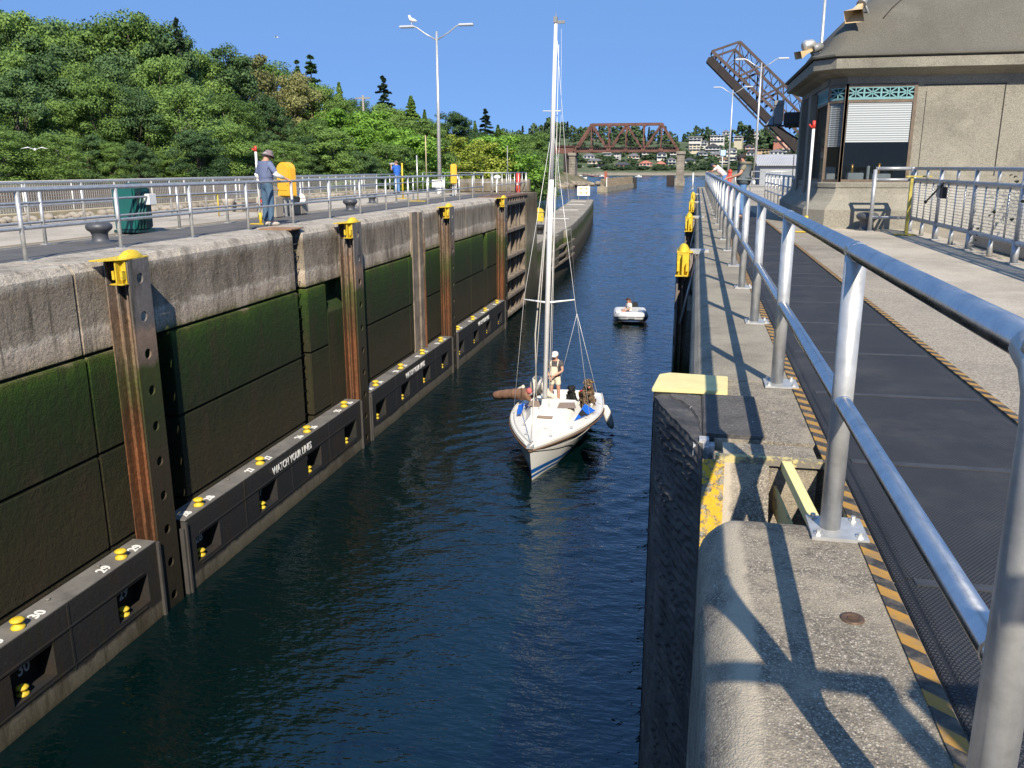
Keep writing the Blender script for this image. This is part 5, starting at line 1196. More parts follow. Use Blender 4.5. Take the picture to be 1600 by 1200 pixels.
b = MB(); b.box(-26, -25.6, 4, 47, -2, .55); tag(b.build('retaining_wall', simple('brown_wall', (.25, .19, .14), .9, 0, .3, .8, world=True)), 'low brown retaining wall behind the mesh fence', 'wall')

# ------------------------------------------------------------------ lamp posts
def lamp(x, y, h, label, span=1.85, rz=0, bird=False):
    r = thing('street_lamp', label, 'street lamp', (x, y, 0), rz, 'twin-headed lamp posts')
    b = MB(); b.lathe([(.26, 0), (.26, .25), (.2, .32), (.12, .34)], (0, 0, 0), 14); b.tube([(0, 0, .3), (0, 0, h*.5), (0, 0, h)], [.12, .09, .055], 12); b.build('pole', galvp, r, local=True)
    for s in (-1, 1):
        b = MB(); b.tube([(0, 0, h-.45), (s*span*.35, 0, h-.1), (s*span*.6, 0, h+.22), (s*span*.7, 0, h+.28), (s*span*.78, 0, h+.29)], .035, 8); a_ = b.build('arm', galvp, r, local=True)
        b = MB(); x0, x1 = sorted((s*span*.68, s*span*1.12)); b.box(x0, x1, -.16, .16, h+.22, h+.34); b.build('lamp_head', lamphead, a_, bevel=.03, local=True)
lamp(-14.2, 47.5, 8.55, 'tall twin-headed lamp post on the left quay, gull on one head')
lamp(4.62, 75, 9.5, 'twin-headed lamp post on the right, nearer of the pair left of the control house', 1.85)
lamp(3.35, 100, 9.5, 'twin-headed lamp post on the right, farther of the pair', 1.85)
lamp(5.2, 43, 9.6, 'twin-headed lamp post rising from behind the control house roof', 1.7)
def bird(p, label, fly=False, s=1., rz=0):
    b = MB()
    if fly:
        b.tube([(-.2*s, 0, 0), (0, 0, .03*s), (.2*s, 0, .01*s), (.28*s, 0, 0)], [.02*s, .07*s, .05*s, .01*s], 8)
        for q in (-1, 1): b.add([(.08*s, 0, .03*s), (.02*s, q*.3*s, .16*s), (-.12*s, q*.62*s, .06*s), (-.1*s, q*.28*s, .12*s), (-.08*s, 0, .02*s), (.0, q*.28*s, .10*s)], [(0, 1, 3, 4), (1, 2, 3), (0, 5, 1), (5, 2, 1), (4, 3, 5, 0), (3, 2, 5)])
    else:
        b.tube([(-.28*s, 0, .14*s), (-.12*s, 0, .17*s), (.06*s, 0, .22*s), (.14*s, 0, .3*s), (.17*s, 0, .38*s), (.24*s, 0, .40*s)], [.015*s, .07*s, .09*s, .06*s, .055*s, .012*s], 10)
        for q in (-.03, .03): b.tube([(0, q*s, .15*s), (0, q*s, 0)], .01*s, 5)
    o = b.build('gull', white); o.location = p; o.rotation_euler = (0, 0, rz); return tag(o, label, 'bird')
bird((-15.55, 47.5, 8.9), 'grey and white gull perched on the left head of the tall lamp', rz=2.6, s=1.3)
p = onY(55, 236, 45); bird(p, 'white gull gliding in front of the trees at far left', True, 1.2, 2.2)
p = onY(432, 59, 140); bird(p, 'dark distant bird in the sky above the left wood', True, 1.4, .4); bpy.data.objects[-1] if False else None

# ------------------------------------------------------------------ control house
ch = thing('control_house', 'stone control house with a domed roof, blinds and verdigris friezes', 'building', (7, 25, 0))
HX0, HX1, HY0, HY1 = 2.95, 9.3, 21.8, 28.4; c0 = .5
def octo(ix, cut=1.0, c=.6):
    x0, x1, y0, y1 = HX0-ix, HX1+ix, HY0-ix, HY1+ix; k = c*cut+ix*.42
    return [(x0+k*.55, y0), (x1-k, y0), (x1, y0+k), (x1, y1-k), (x1-k, y1), (x0+k, y1), (x0, y1-k), (x0, y0+k*.6)]
def loft(b, rings):
    n_ = len(rings[0][0]); vs = [(x, y, z) for poly, z in rings for x, y in poly]
    b.add(vs, [(i*n_+k, i*n_+(k+1) % n_, (i+1)*n_+(k+1) % n_, (i+1)*n_+k) for i in range(len(rings)-1) for k in range(n_)]+[tuple(range((len(rings)-1)*n_, len(rings)*n_))])
b = MB(); loft(b, [(octo(.42), -.1), (octo(.42), .42), (octo(.36), .50), (octo(.22), .62), (octo(.12), .78), (octo(.08), .92), (octo(.10), .93), (octo(.10), 1.02), (octo(.04), 1.05)]); b.build('battered_base', housec, ch)
# wall pieces leaving the window openings
X1w = 4.78
b = MB()
b.box(X1w, 8.4, HY0, HY0+.3, 1.05, 3.32)
b.box(HX0+.32, 8.4, HY0-.02, HY0+.3, 3.24, 3.45)
b.build('front_wall', housec, ch)
b = MB(); b.prism([(8.4, HY0), (8.7, HY0), (HX1, 22.4), (HX1, HY1), (3.3, HY1), (3.3, HY1-.3), (9.0, HY1-.3), (9.0, 23), (8.4, HY0+.4)], 1.05, 3.45); b.build('back_wall', housec, ch)
b = MB(); b.box(HX0, HX0+.3, 24.2, 25.0, 1.05, 3.3); b.box(HX0, HX0+.3, 26.1, 27.6, 1.05, 3.3); b.box(HX0-.02, HX0+.3, 22.25, 27.7, 3.24, 3.45); b.prism([(HX0-.01, 22.2), (HX0+.33, HY0-.01), (HX0+.5, HY0+.2), (HX0+.3, 22.4)], 3.22, 3.45)
b.box(HX0-.16, HX0+.1, 24.25, 24.7, .2, 3.2); b.box(HX0-.16, HX0+.1, 26.2, 26.65, .2, 3.2); b.build('side_wall', housec, ch, bevel=.02)
b = MB(); b.box(HX0-.05, HX0+.02, 25.02, 26.08, .1, 2.9); b.build('door', simple('dark_door', (.05, .045, .04), .6), ch)
# recessed panel grooves on the front
b = MB()
for (x0, x1, z0, z1) in ((4.99, 5.0, 1.3, 3.12), (6.60, 6.63, 1.2, 3.2), (4.9, 6.63, 3.19, 3.215)): b.box(x0, x1, HY0-.006, HY0+.01, z0, z1)
b.box(5.0, 6.6, HY0-.004, HY0+.01, 1.2, 3.18)
b.build('sunk_panel', housec, ch)
b = MB()
for (x0, x1, z0, z1) in ((6.60, 6.625, 1.2, 3.19), (4.92, 6.625, 3.18, 3.2), (4.985, 4.995, 1.2, 3.05)): b.box(x0, x1, HY0-.009, HY0-.0, z0, z1)
b.build('panel_groove', simple('groove', (.03, .028, .025), .9), ch)
# windows: corner pane, main pane
pA, pB = (HX0+.02, 22.5), (HX0+.33, HY0-.0)
def pane(nm, a_, c_, z0, z1):
    ww = thing2 = None
    b = MB(); a3 = Vector((*a_, 0)); c3 = Vector((*c_, 0)); d_ = (c3-a3).normalized(); t_ = .05
    for q in (a3, c3): b.bar(q+Vector((0, 0, z0)), q+Vector((0, 0, 3.24)), .07, .07)
    for z in (z0+.03, z1, 3.2): b.bar(a3+Vector((0, 0, z)), c3+Vector((0, 0, z)), .06, .06)
    fr = b.build('window', bronze, ch)
    n_ = Vector((d_.y, -d_.x, 0))
    b = MB(); b.bar(a3+Vector((0, 0, (z0+z1)/2)), c3+Vector((0, 0, (z0+z1)/2)), .012, z1-z0-.06); g_ = b.build('glass', glass, fr)
    g_.location = (0, 0, 0); g_.data.transform(Matrix.Translation(Vector((0, 0, 0))))
    b = MB(); zb_ = z1-.88; b.bar(a3-n_*.06*-1*-1+Vector((0, 0, (zb_+z1)/2)), c3-n_*.06+Vector((0, 0, (zb_+z1)/2)), .01, z1-zb_); 
    # verdigris frieze
    f_ = MB(); L = (c3-a3).length; nc = max(1, round(L/.33)); z2, z3 = z1+.06, 3.17
    for k in range(nc):
        u0 = a3+d_*(L*k/nc+.01)-n_*-.0; u1 = a3+d_*(L*(k+1)/nc-.01); o_ = n_*.01; up = lambda v_, z: v_+o_+Vector((0, 0, z))
        um = (u0+u1)/2; zm = (z2+z3)/2
        for p_, q_ in ((up(u0, z2), up(u1, z3)), (up(u0, z3), up(u1, z2)), (up(um, z2), up(um, z3)), (up(u0, zm), up(u1, zm)), (up(u0, z2), up(u0, z3)), (up(u1, z2), up(u1, z3))): f_.bar(p_, q_, .02, .028)
    for z in (z2, z3): f_.bar(a3+n_*.01+Vector((0, 0, z)), c3+n_*.01+Vector((0, 0, z)), .025, .05)
    f_.build('frieze', verdi, fr)
    f_ = MB(); f_.bar(a3-n_*.04+Vector((0, 0, (z2+z3)/2)), c3-n_*.04+Vector((0, 0, (z2+z3)/2)), .01, z3-z2); f_.build('frieze_backing', simple('deep_teal', (.01, .035, .05), .7) if 'deep_teal' not in MATS else MATS['deep_teal'], fr)
    return fr
def blind_(fr, a_, c_, z0, z1):
    b = MB(); a3 = Vector((*a_, 0)); c3 = Vector((*c_, 0)); d_ = (c3-a3).normalized(); n_ = Vector((d_.y, -d_.x, 0)); zz = (z0+z1)/2
    b.bar(a3-n_*.0+Vector((0, 0, zz)), c3-n_*.0+Vector((0, 0, zz)), .03, z1-z0); b.build('blind', blind, fr)
f1 = pane('w', (HX0+.02, 22.17), pB, 1.05, 2.86); blind_(f1, (HX0+.06, 22.13), (pB[0]-.02, pB[1]+.08), 1.86, 2.82)
f2 = pane('w', (pB[0]+.01, HY0), (X1w-.02, HY0), 1.05, 2.86); blind_(f2, (pB[0]+.06, HY0+.0), (X1w-.07, HY0+.0), 1.95, 2.82)
f3 = pane('w', (HX0+.02, 24.2), (HX0+.02, 22.2), 1.05, 2.86)
b = MB(); b.box(3.3, 8.9, 22.3, 27.9, 1.0, 1.03); b.box(6.4, 6.5, 22.2, 27.9, 1.0, 3.3); b.box(3.2, 8.9, 22.3, 27.9, 3.3, 3.35); b.box(4.6, 6.4, 27.5, 27.6, 1, 3.3); b.build('interior', room, ch)
b = MB(); b.box(3.5, 3.85, 21.98, 22.3, 1.06, 1.26); b.box(4.05, 4.45, 21.98, 22.3, 1.06, 1.24); b.box(3.92, 3.98, 22.0, 22.1, 1.06, 1.42); b.box(3.1, 3.3, 22.6, 22.8, 1.06, 1.4); b.box(4.9, 6.2, 23.2, 24.0, 1.4, 1.45); b.build('console', simple('console_grey', (.30, .36, .38), .5), ch, bevel=.01)
b = MB(); b.tube([(3.6, 22.1, 1.26), (3.6, 22.1, 1.46)], .03, 8); b.tube([(4.2, 22.1, 1.24), (4.2, 22.1, 1.48)], .03, 8); b.build('brass_knob', simple('brass', (.55, .33, .08), .35, .8), ch)
# eaves and roof
b = MB(); loft(b, [(octo(.02), 3.40), (octo(.20), 3.46), (octo(.26), 3.50), (octo(.40), 3.52), (octo(.44), 3.54), (octo(.44), 3.76), (octo(.40), 3.77)]); b.build('cornice', housec, ch)
rprof = [(.47, 3.775), (.50, 3.80), (.50, 3.84), (.46, 3.87), (.36, 3.88), (.26, 3.96), (.12, 4.14), (-.05, 4.42), (-.28, 4.74), (-.55, 5.02), (-.9, 5.29), (-1.3, 5.54), (-1.75, 5.76), (-2.25, 5.94), (-2.75, 6.05)]
def domed(ix):
    x0, x1, y0, y1 = HX0-ix, HX1+ix, HY0-ix, HY1+ix; k = min(.6+ix*.42 if ix > 0 else .6-ix*.85, .92*(x1-x0)/2, .92*(y1-y0)/2); wv = min(1, max(0, (.5-ix)/.9)); o_ = []
    for cx0, cy0, ax, ay in ((x0, y0, 1, 1), (x1, y0, -1, 1), (x1, y1, -1, -1), (x0, y1, 1, -1)):
        kx = k*(.55 if (ax, ay) == (1, 1) and ix > -.3 else 1); ky = k*(.6 if (ax, ay) == (1, 1) else 1)
        P_, Q_ = Vector((cx0, cy0+ay*ky)), Vector((cx0+ax*kx, cy0)); C_ = Vector((cx0, cy0))
        pts = [P_.lerp(C_, t).lerp(C_.lerp(Q_, t), t).lerp(P_.lerp(Q_, t), 1-wv) for t in (0, .2, .4, .6, .8, 1)]
        if ax*ay < 0: pts = pts[::-1]
        o_ += [(v_.x, v_.y) for v_ in pts]
    return o_
b = MB(); b.smooth = True; loft(b, [(domed(a), z) for a, z in rprof]); ro = b.build('roof', roofc, ch)
bm = bmesh.new(); bm.from_mesh(ro.data)
for e_ in bm.edges:
    if e_.calc_face_angle(0) > .75: e_.smooth = False
bm.to_mesh(ro.data); bm.free()
b = MB()
for x0, s in ((3.95, 1), (7.3, -1)): b.tube([(x0, 22.0, 4.66), (x0+s*.2, 22.2, 4.90), (x0+s*.5, 22.55, 5.17), (x0+s*.95, 22.95, 5.42)], .012, 5)
b.build('roof_groove', MATS['groove'], ch)
# horns, floodlight, brackets on the house
def horn(p, d_, label, cat, w0=.09, w1=.3, L=.5):
    r = thing('loudhailer', label, cat, p, 0, None); d_ = Vector(d_).normalized(); s_ = d_.cross(Vector((0, 0, 1))).normalized(); u_ = s_.cross(d_)
    b = MB(); vs = []
    for t, w_ in ((0, w0), (.5, w0*1.6), (1, w1)):
        for a_, c_ in ((-1, -.7), (1, -.7), (1, .7), (-1, .7)): vs.append(d_*L*t+s_*a_*w_/2+u_*c_*w_/2)
    b.add(vs, [(0, 1, 2, 3)]+[(4*i+k, 4*i+(k+1) % 4, 4*i+4+(k+1) % 4, 4*i+4+k) for i in range(2) for k in range(4)])
    b.build('horn', hood, r, local=True)
    b = MB(); b.tube([-d_*.3, -d_*.02], [.10, .11], 12); b.build('driver', grey, r, local=True)
    b = MB(); b.tube([-d_*.2, -d_*.2+Vector((.25, .15, -.45))], .03, 6); b.build('bracket', grey, r, local=True)
p = onY(1268, 78, 23.6); horn(p, (-.8, -.5, -.35), 'tan horn loudspeaker on the left edge of the domed roof', 'loudspeaker', .08, .26, .42)
p = onY(1345, 8, 22.0); horn(p, (-.35, -.7, -.55), 'tan horn loudspeaker near the top of the domed roof', 'loudspeaker', .11, .42, .5)
fl = thing('flood_light', 'grey flood light housing beside the lower horn on the roof', 'light', tuple(onY(1262, 72, 23.6))); b = MB(); b.tube([(-.12, 0, -.02), (-.05, .02, .0), (.12, .06, .05), (.2, .08, .06)], [.10, .145, .12, .05], 12); b.build('housing', steelpl, fl, local=True, bevel=.01)
b = MB(); b.tube([(.05, .1, -.05), (.25, .2, -.35)], .03, 6); b.build('bracket', grey, fl, local=True)
sn = thing('signal_lights', 'grey signal light boxes on a bracket left of the control house', 'signal light', tuple(onY(1216, 178, 27.5))); sn.scale = (.72, .72, .72)
b = MB(); b.box(-.18, .18, -.2, .2, -.42, .32); b.box(-.2, .2, -.22, .22, .32, .52); b.build('tall_box', grey, sn, local=True, bevel=.02)
b = MB(); b.box(.25, 1.2, -.3, .3, -.42, .05); b.box(-.5, 1.4, -.35, .35, -.50, -.44); b.build('platform_box', simple('dark_box', (.05, .055, .06), .6, .3), sn, local=True, bevel=.02)
b = MB(); b.add([(-.25, -.2, -.1), (-.25, .2, -.1), (-.5, .25, -.48), (-.5, -.25, -.48), (-.2, -.2, -.1), (-.2, .2, -.1), (-.2, .25, -.48), (-.2, -.25, -.48)], [(0, 1, 2, 3), (4, 5, 6, 7), (0, 4, 7, 3), (1, 5, 6, 2), (0, 1, 5, 4)]); b.build('visor', simple('blue_grey', (.2, .27, .33), .5), sn, local=True)
b = MB(); b.bar((0, 0, -.5), (1.0, 0, -1.1), .07, .07); b.bar((.3, 0, -.5), (1.3, 0, -.5), .08, .1); b.build('bracket', black, sn, local=True)

# far right shed, rails and posts
sh = thing('boat_shed', 'low shed with a pale grey ribbed roof behind the man in the vest', 'shed', (6.6, 76, -1))
b = MB(); b.box(5.0, 8.2, 74, 80, -.7, 1.5); b.build('wall', hm['grey'], sh)
b = MB(); 
for k in range(26): x0 = 4.7+k*.14; b.add([(x0, 73.7, 1.55), (x0+.12, 73.7, 1.55), (x0+.22, 80, 2.45), (x0+.10, 80, 2.45), (x0, 73.7, 1.5), (x0+.12, 73.7, 1.5), (x0+.22, 80, 2.4), (x0+.1, 80, 2.4)], [(0, 1, 2, 3), (4, 5, 6, 7), (0, 4, 7, 3), (1, 5, 6, 2), (0, 1, 5, 4)])
b.add([(4.7, 73.75, 1.5), (8.35, 73.75, 1.5), (8.45, 80, 2.38), (4.8, 80, 2.38)], [(0, 1, 2, 3)]); b.build('roof', rm['light'], sh)
railing('pale three-bar railing beyond the two men on the right quay', 52.5, [2.2+.85*k for k in range(6)], 1.15, [1.15, .75, .35], .03, galvp, False, galvp, axis='x')
railing('pale three-bar railing beside the control house steps', 3.0, [29+1.6*k for k in range(8)], 1.1, [1.1, .75, .4], .03, galvp, False, galvp)
railing('short white railing at the far end of the right wall', -.25, [58, 60.5, 63], 1.0, [1.0], .03, white, False, white)
thinpost(1.75, 66, 2.6, galvp, 'slim pole with a small blue-white sign behind the leaning man', .06, False, 'sign_post'); b = MB(); b.box(1.6, 1.95, 65.9, 65.93, 2.2, 2.6); tag(b.build('small_sign', simple('sky_sign', (.45, .6, .85), .5)), 'small pale blue sign on a slim pole behind the two men', 'sign')
thinpost(5.1, 50, 2.0, black, 'thin dark pole right of the man in the vest', .05, False)
b = MB(); b.tube([(3.55, 30, 0), (3.6, 30, 1.25)], .09, 10); b.ell((3.6, 30, 1.3), .14, 10, 6); tag(b.build('hydrant_post', yellow), 'yellow standpipe left of the control house door', 'standpipe')
b = MB(); b.tube([(1.42, 40, 0), (1.42, 40, 1.15)], .08, 10); b.ell((1.42, 40, 1.2), .10, 10, 6); b.box(1.27, 1.57, 39.93, 40.07, .9, 1.0); tag(b.build('fire_hydrant', red), 'red hydrant between the two people at the right railing', 'hydrant')

# ------------------------------------------------------------------ mesh fence on the right deck
fx = 4.66
mfr = thing('mesh_fence', 'grey pipe fence with square wire mesh in front of the control house', 'fence', (fx, 17, 0))
ys_ = [9.3, 11.6, 13.95, 16.2, 18.4, 20.55]
for yy in ys_:
    b = MB(); b.tube([(fx, yy, .0), (fx, yy, .30)], .055, 10); b.tube([(fx, yy, .25), (fx, yy, 1.36)], .042, 12); b.box(fx-.09, fx+.09, yy-.09, yy+.09, 0, .015); b.build('post', galvd, mfr)
for z in (1.36, 1.12, .30):
    b = MB(); b.tube([(fx, 8.2, z), (fx, 20.6, z)], .04 if z != 1.36 else .034, 12); b.build('rail', galvd, mfr)
for i in range(len(ys_)-1):
    for t in (.25, .5, .75):
        b = MB(); yy = ys_[i]+(ys_[i+1]-ys_[i])*t; b.tube([(fx, yy, .30), (fx, yy, 1.12)], .014, 6)
        if t == .5: b.tube([(fx, yy, 0), (fx, yy, .3)], [.05, .03], 8); b.tube([(fx, yy, 1.12), (fx+.0, yy, 1.36)], .03, 8)
        b.build('stiffener', galvp, mfr)
b = MB(); yy = 8.3
while yy < 20.55:
    b.bar((fx+.015, yy, .32), (fx+.015, yy, 1.10), .007, .007); yy += .052
for k in range(15): b.bar((fx+.012, 8.2, .34+.052*k), (fx+.012, 20.55, .34+.052*k), .007, .007)
b.build('wire_mesh', wirem, mfr)
gp = thing('gate_post', 'yellow flat gate post with a lever arm at the end of the mesh fence', 'post', (4.4, 19.6, 0))
b = MB(); b.box(4.35, 4.405, 19.5, 19.56, 0, 1.22); b.box(4.25, 4.75, 19.47, 19.53, 1.19, 1.22); b.box(4.15, 4.55, 19.35, 19.7, .003, .02); b.build('post', simple('mustard', (.42, .35, .07), .7, 0, .3, 8), gp)
bx2 = thing('latch_box', 'small grey box with a black lever clamped on the mesh fence', 'box', (4.62, 17.9, 1.0))
b = MB(); b.box(-.12, -.02, -.1, .14, -.16, .06); b.build('box', grey, bx2, local=True); b = MB(); b.box(-.11, -.03, -.26, -.11, -.18, .03); b.build('black_box', black, bx2, local=True)
b = MB(); b.tube([(-.1, -.3, .12), (-.14, .75, -.28)], .018, 6); b.ell((-.14, .76, -.28), .035, 8, 6); b.build('lever', black, bx2, local=True)
railing('two-bar railing joining the mesh fence to the control house', 20.6, [3.85, 4.62], 1.36, [1.36, 1.12, .3], .038, galvd, False, galvd, axis='x')
# shrub with a pink flower behind the mesh
P_ = np.array([(5.3+rng.normal()*.28, 15.3+rng.normal()*.75, .75+rng.normal()*.22) for _ in range(900)])
sr = thing('flower_shrub', 'straggly shrub with pink and orange blooms behind the mesh fence', 'shrub', (5.3, 15.3, 0))
addmesh('foliage', cards_mesh('foliage', P_-np.array([5.3, 15.3, 0]), rng.normal(size=(900, 3)), rng.uniform(.03, .07, 900), leafmat('shrub_leaf', (.05, .06, .03), (.15, .16, .08))), sr)
b = MB(); b.ell((.0, .3, 1.45), (.07, .07, .05), 8, 6); b.build('pink_bloom', simple('pink', (.75, .3, .3), .7), sr, local=True); b = MB(); b.ell((.1, -.5, 1.2), (.07, .07, .06), 8, 6); b.build('orange_bloom', simple('peach', (.65, .42, .15), .7), sr, local=True)
b = MB()
for k in range(9): b.tube([(0, random.uniform(-.3, .3), 0), (random.uniform(-.1, .1), random.uniform(-.6, .6), .6), (random.uniform(-.1, .1), random.uniform(-.8, .8), 1.15)], .01, 5)
b.build('stem', bark, sr, local=True)
b = MB(); b.lathe([(0, .28), (.12, .28), (.10, 0), (0, 0)], (5.2, 14.6, 0.0), 12); tag(b.build('flower_pot', simple('terracotta', (.32, .11, .06), .8)), 'small reddish pot behind the mesh fence', 'pot')
b = MB(); b.prism([(5.0, 12.3), (6.2, 12.3), (6.2, 17.2), (5.0, 17.2)], -.01, .22); tag(b.build('planter', deckl, bevel=.03), 'low pale planter kerb behind the mesh fence', 'planter')
b = MB(); b.lathe([(.2, 0), (.28, .1), (.34, .28), (.36, .45), (.3, .46), (0, .44)], (4.25, 9.75, 0), 14); tag(b.build('planter_pot', simple('olive', (.09, .10, .05), .8)), 'olive tub cut off at the right edge of the view', 'tub')

# ------------------------------------------------------------------ sailboat
SB = Vector((-3.62, 19.15, WZ)); sbt = thing('sailboat', 'white sailboat with a bare mast motoring toward the viewer', 'sailboat', tuple(SB), 0)
def hb(s): return 1.26*(math.sin(PI*min(1, (s*.62+.0)/1.0))**.78 if s < .81 else 1)*(1-.26*max(0, s-.6)**1.4/.4**1.4)
def bx_(s):  # half beam
    return 1.27*(1-(1-min(s/.66, 1))**1.9)-(.26*max(0, (s-.66)/.34)**1.6)
def sheer(s): return .93-.22*s+.05*s*s
LB = 6.15; AX = .10   # drift of the axis to the right toward the stern
NS, NR = 28, 9
def hullpt(s, k):
    """k in 0..1 from keel line to sheer"""
    bm_ = bx_(s); zs = sheer(s); y = s*LB
    yk = y+(1-k)*.42*(1-min(1, s*4))  # raked stem
    z = -.30+(zs+.30)*k; wdt = bm_*(min(1, (k+.02)**.42) if s > .25 else (k+.02)**(.75-.33*min(1, s/.25)))*(.80+.20*k)
    return wdt, yk, z
b = MB(); b.smooth = True; vs = []; ks = [0, .12, .25, .30, .36, .40, .50, .7, .9, 1.0]
for side in (1, -1):
    o0 = len(b.v); vs = []
    for i in range(NS+1):
        s = i/NS
        for k in ks:
            w_, y, z = hullpt(s, k); vs.append((AX*s+side*w_, y, z))
    n_ = len(ks)
    for j in range(n_-1):
        b.k = 1 if (j in (3,) or j == 5) and False else (1 if ks[j] in (.36,) or ks[j] == .30 else 0)
        b.add([], [])
    o = len(b.v); b.v += [tuple(v_) for v_ in vs]
    for i in range(NS):
        for j in range(n_-1):
            b.f.append((o+i*n_+j, o+i*n_+j+1, o+(i+1)*n_+j+1, o+(i+1)*n_+j)); b.sm.append(True)
            b.mi.append(1 if (ks[j] in (.30, .40) and (.3/ks[j]) and i < 27) else (2 if ks[j] == .9 else 0))
# transom
b.smooth = False; tr = [(AX+hullpt(1, k)[0], LB, hullpt(1, k)[2]) for k in ks]+[(AX-hullpt(1, k)[0], LB, hullpt(1, k)[2]) for k in reversed(ks)]
b.k = 0; b.add(tr, [tuple(range(len(tr)))])
ho = b.build('hull', [gelw, navy, gelw], sbt, local=True)
# rubbing strake
for side in (1, -1):
    b = MB(); b.tube([(AX*s+side*(bx_(s)+.005), s*LB, sheer(s)-.07) for s in np.linspace(.0, 1, 30)], .022, 6); b.build('rub_rail', simple('teak', (.14, .08, .05), .6) if 'teak' not in MATS else MATS['teak'], sbt, local=True)
    b = MB(); b.tube([(AX*s+side*(bx_(s)-.03), s*LB, sheer(s)+.03) for s in np.linspace(.05, 1, 30)], .016, 6); b.build('toe_rail', gel, sbt, local=True)
# deck
b = MB(); b.smooth = True; vs = []; M_ = 8
for i in range(NS+1):
    s = i/NS
    for j in range(M_+1):
        t = -1+2*j/M_; cam_ = .07*(1-t*t)
        z = sheer(s)+cam_
        if .60 < s < .94 and abs(t) < .55: z = sheer(s)-.32      # cockpit well
        vs.append((AX*s+t*bx_(s)*.995, s*LB, z))
b.add(vs, [(i*(M_+1)+j, (i+1)*(M_+1)+j, (i+1)*(M_+1)+j+1, i*(M_+1)+j+1) for i in range(NS) for j in range(M_)]); b.build('deck', gel, sbt, local=True)
# cabin trunk
def trap(b, y0, y1, w0, w1, z0a, z0b, h0, h1, inset=.14):
    b.add([(-w0, y0, z0a), (w0, y0, z0a), (w1, y1, z0b), (-w1, y1, z0b), (-w0+inset, y0+.22, z0a+h0), (w0-inset, y0+.22, z0a+h0), (w1-inset, y1, z0b+h1), (-w1+inset, y1, z0b+h1)],
          [(0, 1, 5, 4), (1, 2, 6, 5), (2, 3, 7, 6), (3, 0, 4, 7), (4, 5, 6, 7)])
b = MB(); trap(b, 2.05, 3.75, .52, .80, sheer(.34)+.05, sheer(.6)+.03, .20, .34); cb = b.build('cabin', gel, sbt, local=True, bevel=.04)
zc = sheer(.4)+.285
b = MB(); b.add([(-.62, 2.95, zc+.005), (-.15, 2.90, zc-.012), (-.15, 3.35, zc+.03), (-.58, 3.42, zc+.04)], [(0, 1, 2, 3)]); b.v = [(x, y, z+.02) for x, y, z in b.v]; b.build('hatch_panel', tint, sbt, local=True)
b = MB(); b.add([(.20, 2.90, zc-.012), (.72, 2.97, zc+.0), (.62, 3.42, zc+.04), (.2, 3.35, zc+.03)], [(0, 1, 2, 3)]); b.v = [(x, y, z+.02) for x, y, z in b.v]; b.build('hatch_panel', tint, sbt, local=True)
b = MB(); b.box(-.22, .20, 2.15, 2.52, zc-.06, zc-.035); b.build('fore_hatch', tint, sbt, local=True)
b = MB(); b.box(-.34, .36, 3.70, 3.78, sheer(.6)-.25, sheer(.6)+.36); b.build('companionway', simple('pale_teak', (.45, .36, .25), .6), sbt, local=True)
# blue cloths either side of the cabin
b = MB(); z_ = sheer(.5)+.09; b.add([(.72, 2.55, z_), (1.18, 3.65, z_-.0), (.86, 3.75, z_+.16)], [(0, 1, 2)]); b.build('spray_cloth', blue, sbt, local=True)
b = MB(); b.add([(-.88, 2.75, z_+.03), (-.98, 3.45, z_+.1), (-.80, 3.5, z_+.15), (-.76, 2.75, z_+.06)], [(0, 1, 2, 3)]); b.build('spray_cloth', blue, sbt, local=True)
b = MB(); b.add([(.86, 2.93, z_+.008), (1.0, 3.2, z_+.008), (.84, 3.3, z_+.12), (.78, 3.0, z_+.07)], [(0, 1, 2, 3)]); b.build('dark_patch', black, sbt, local=True)
# mast, spreaders, stays
mb_ = Vector((-.12, 2.78, zc+.02)); mtop = Vector((.08, 2.80, 10.9)); 
b = MB(); b.tube([mb_, mb_.lerp(mtop, .45), mb_.lerp(mtop, .62)], .068, 14); b.tube([mb_.lerp(mtop, .62), mtop], [.068, .042], 14); ma = b.build('mast', alu, sbt, local=True)
b = MB(); b.lathe([(.16, -.02), (.16, .05), (.09, .1), (.075, .28)], tuple(mb_), 14); b.build('mast_step', gel, ma, local=True)
MP = lambda t: mb_.lerp(mtop, t)
b = MB(); sp = MP(.297); L_, R_ = sp+Vector((-.66, .12, .05)), sp+Vector((.70, .12, .08)); b.tube([L_, sp, R_], [.018, .03, .018], 8); u1 = MP(.79); b.tube([u1+Vector((-.25, -.1, 0)), u1, u1+Vector((.2, -.1, .0))], .012, 6); b.build('spreader', alu, ma, local=True)
hd = MP(.76); b = MB(); rr_ = .005
for q, ch_ in ((L_, Vector((-1.05, 3.1, .80))), (R_, Vector((1.1, 3.1, .80)))): b.tube([hd, q, ch_], rr_, 5)
b.tube([MP(.78)+Vector((.22, -.1, 0)), mtop+Vector((.12, .1, -.1))], rr_*.6, 5); b.tube([MP(.78)+Vector((.22, -.1, 0)), MP(.45)+Vector((.1, 0, 0))], rr_*.6, 5)
b.build('shroud', alu, ma, local=True)
fs0 = Vector((.0, .12, sheer(0)+.04)); b = MB(); b.tube([fs0, fs0.lerp(hd, .2)], .012, 6); b.tube([fs0.lerp(hd, .2), hd], .012, 6)
b.build('forestay', rope, ma, local=True)
b = MB(); b.tube([Vector((-.45, 3.4, .95)), MP(.2)+Vector((-.38, .4, 0)), MP(.5)+Vector((-.16, .2, 0)), MP(.70)], .022, 6); b.build('halyard', rope, ma, local=True)
b = MB(); b.tube([MP(.02)+Vector((.11, .02, 0)), MP(.6)+Vector((.10, .02, 0))], .009, 5); b.tube([MP(.02)+Vector((.15, .1, 0)), MP(.95)+Vector((.08, .05, 0))], .007, 5); b.build('mast_rope', ropew, ma, local=True)
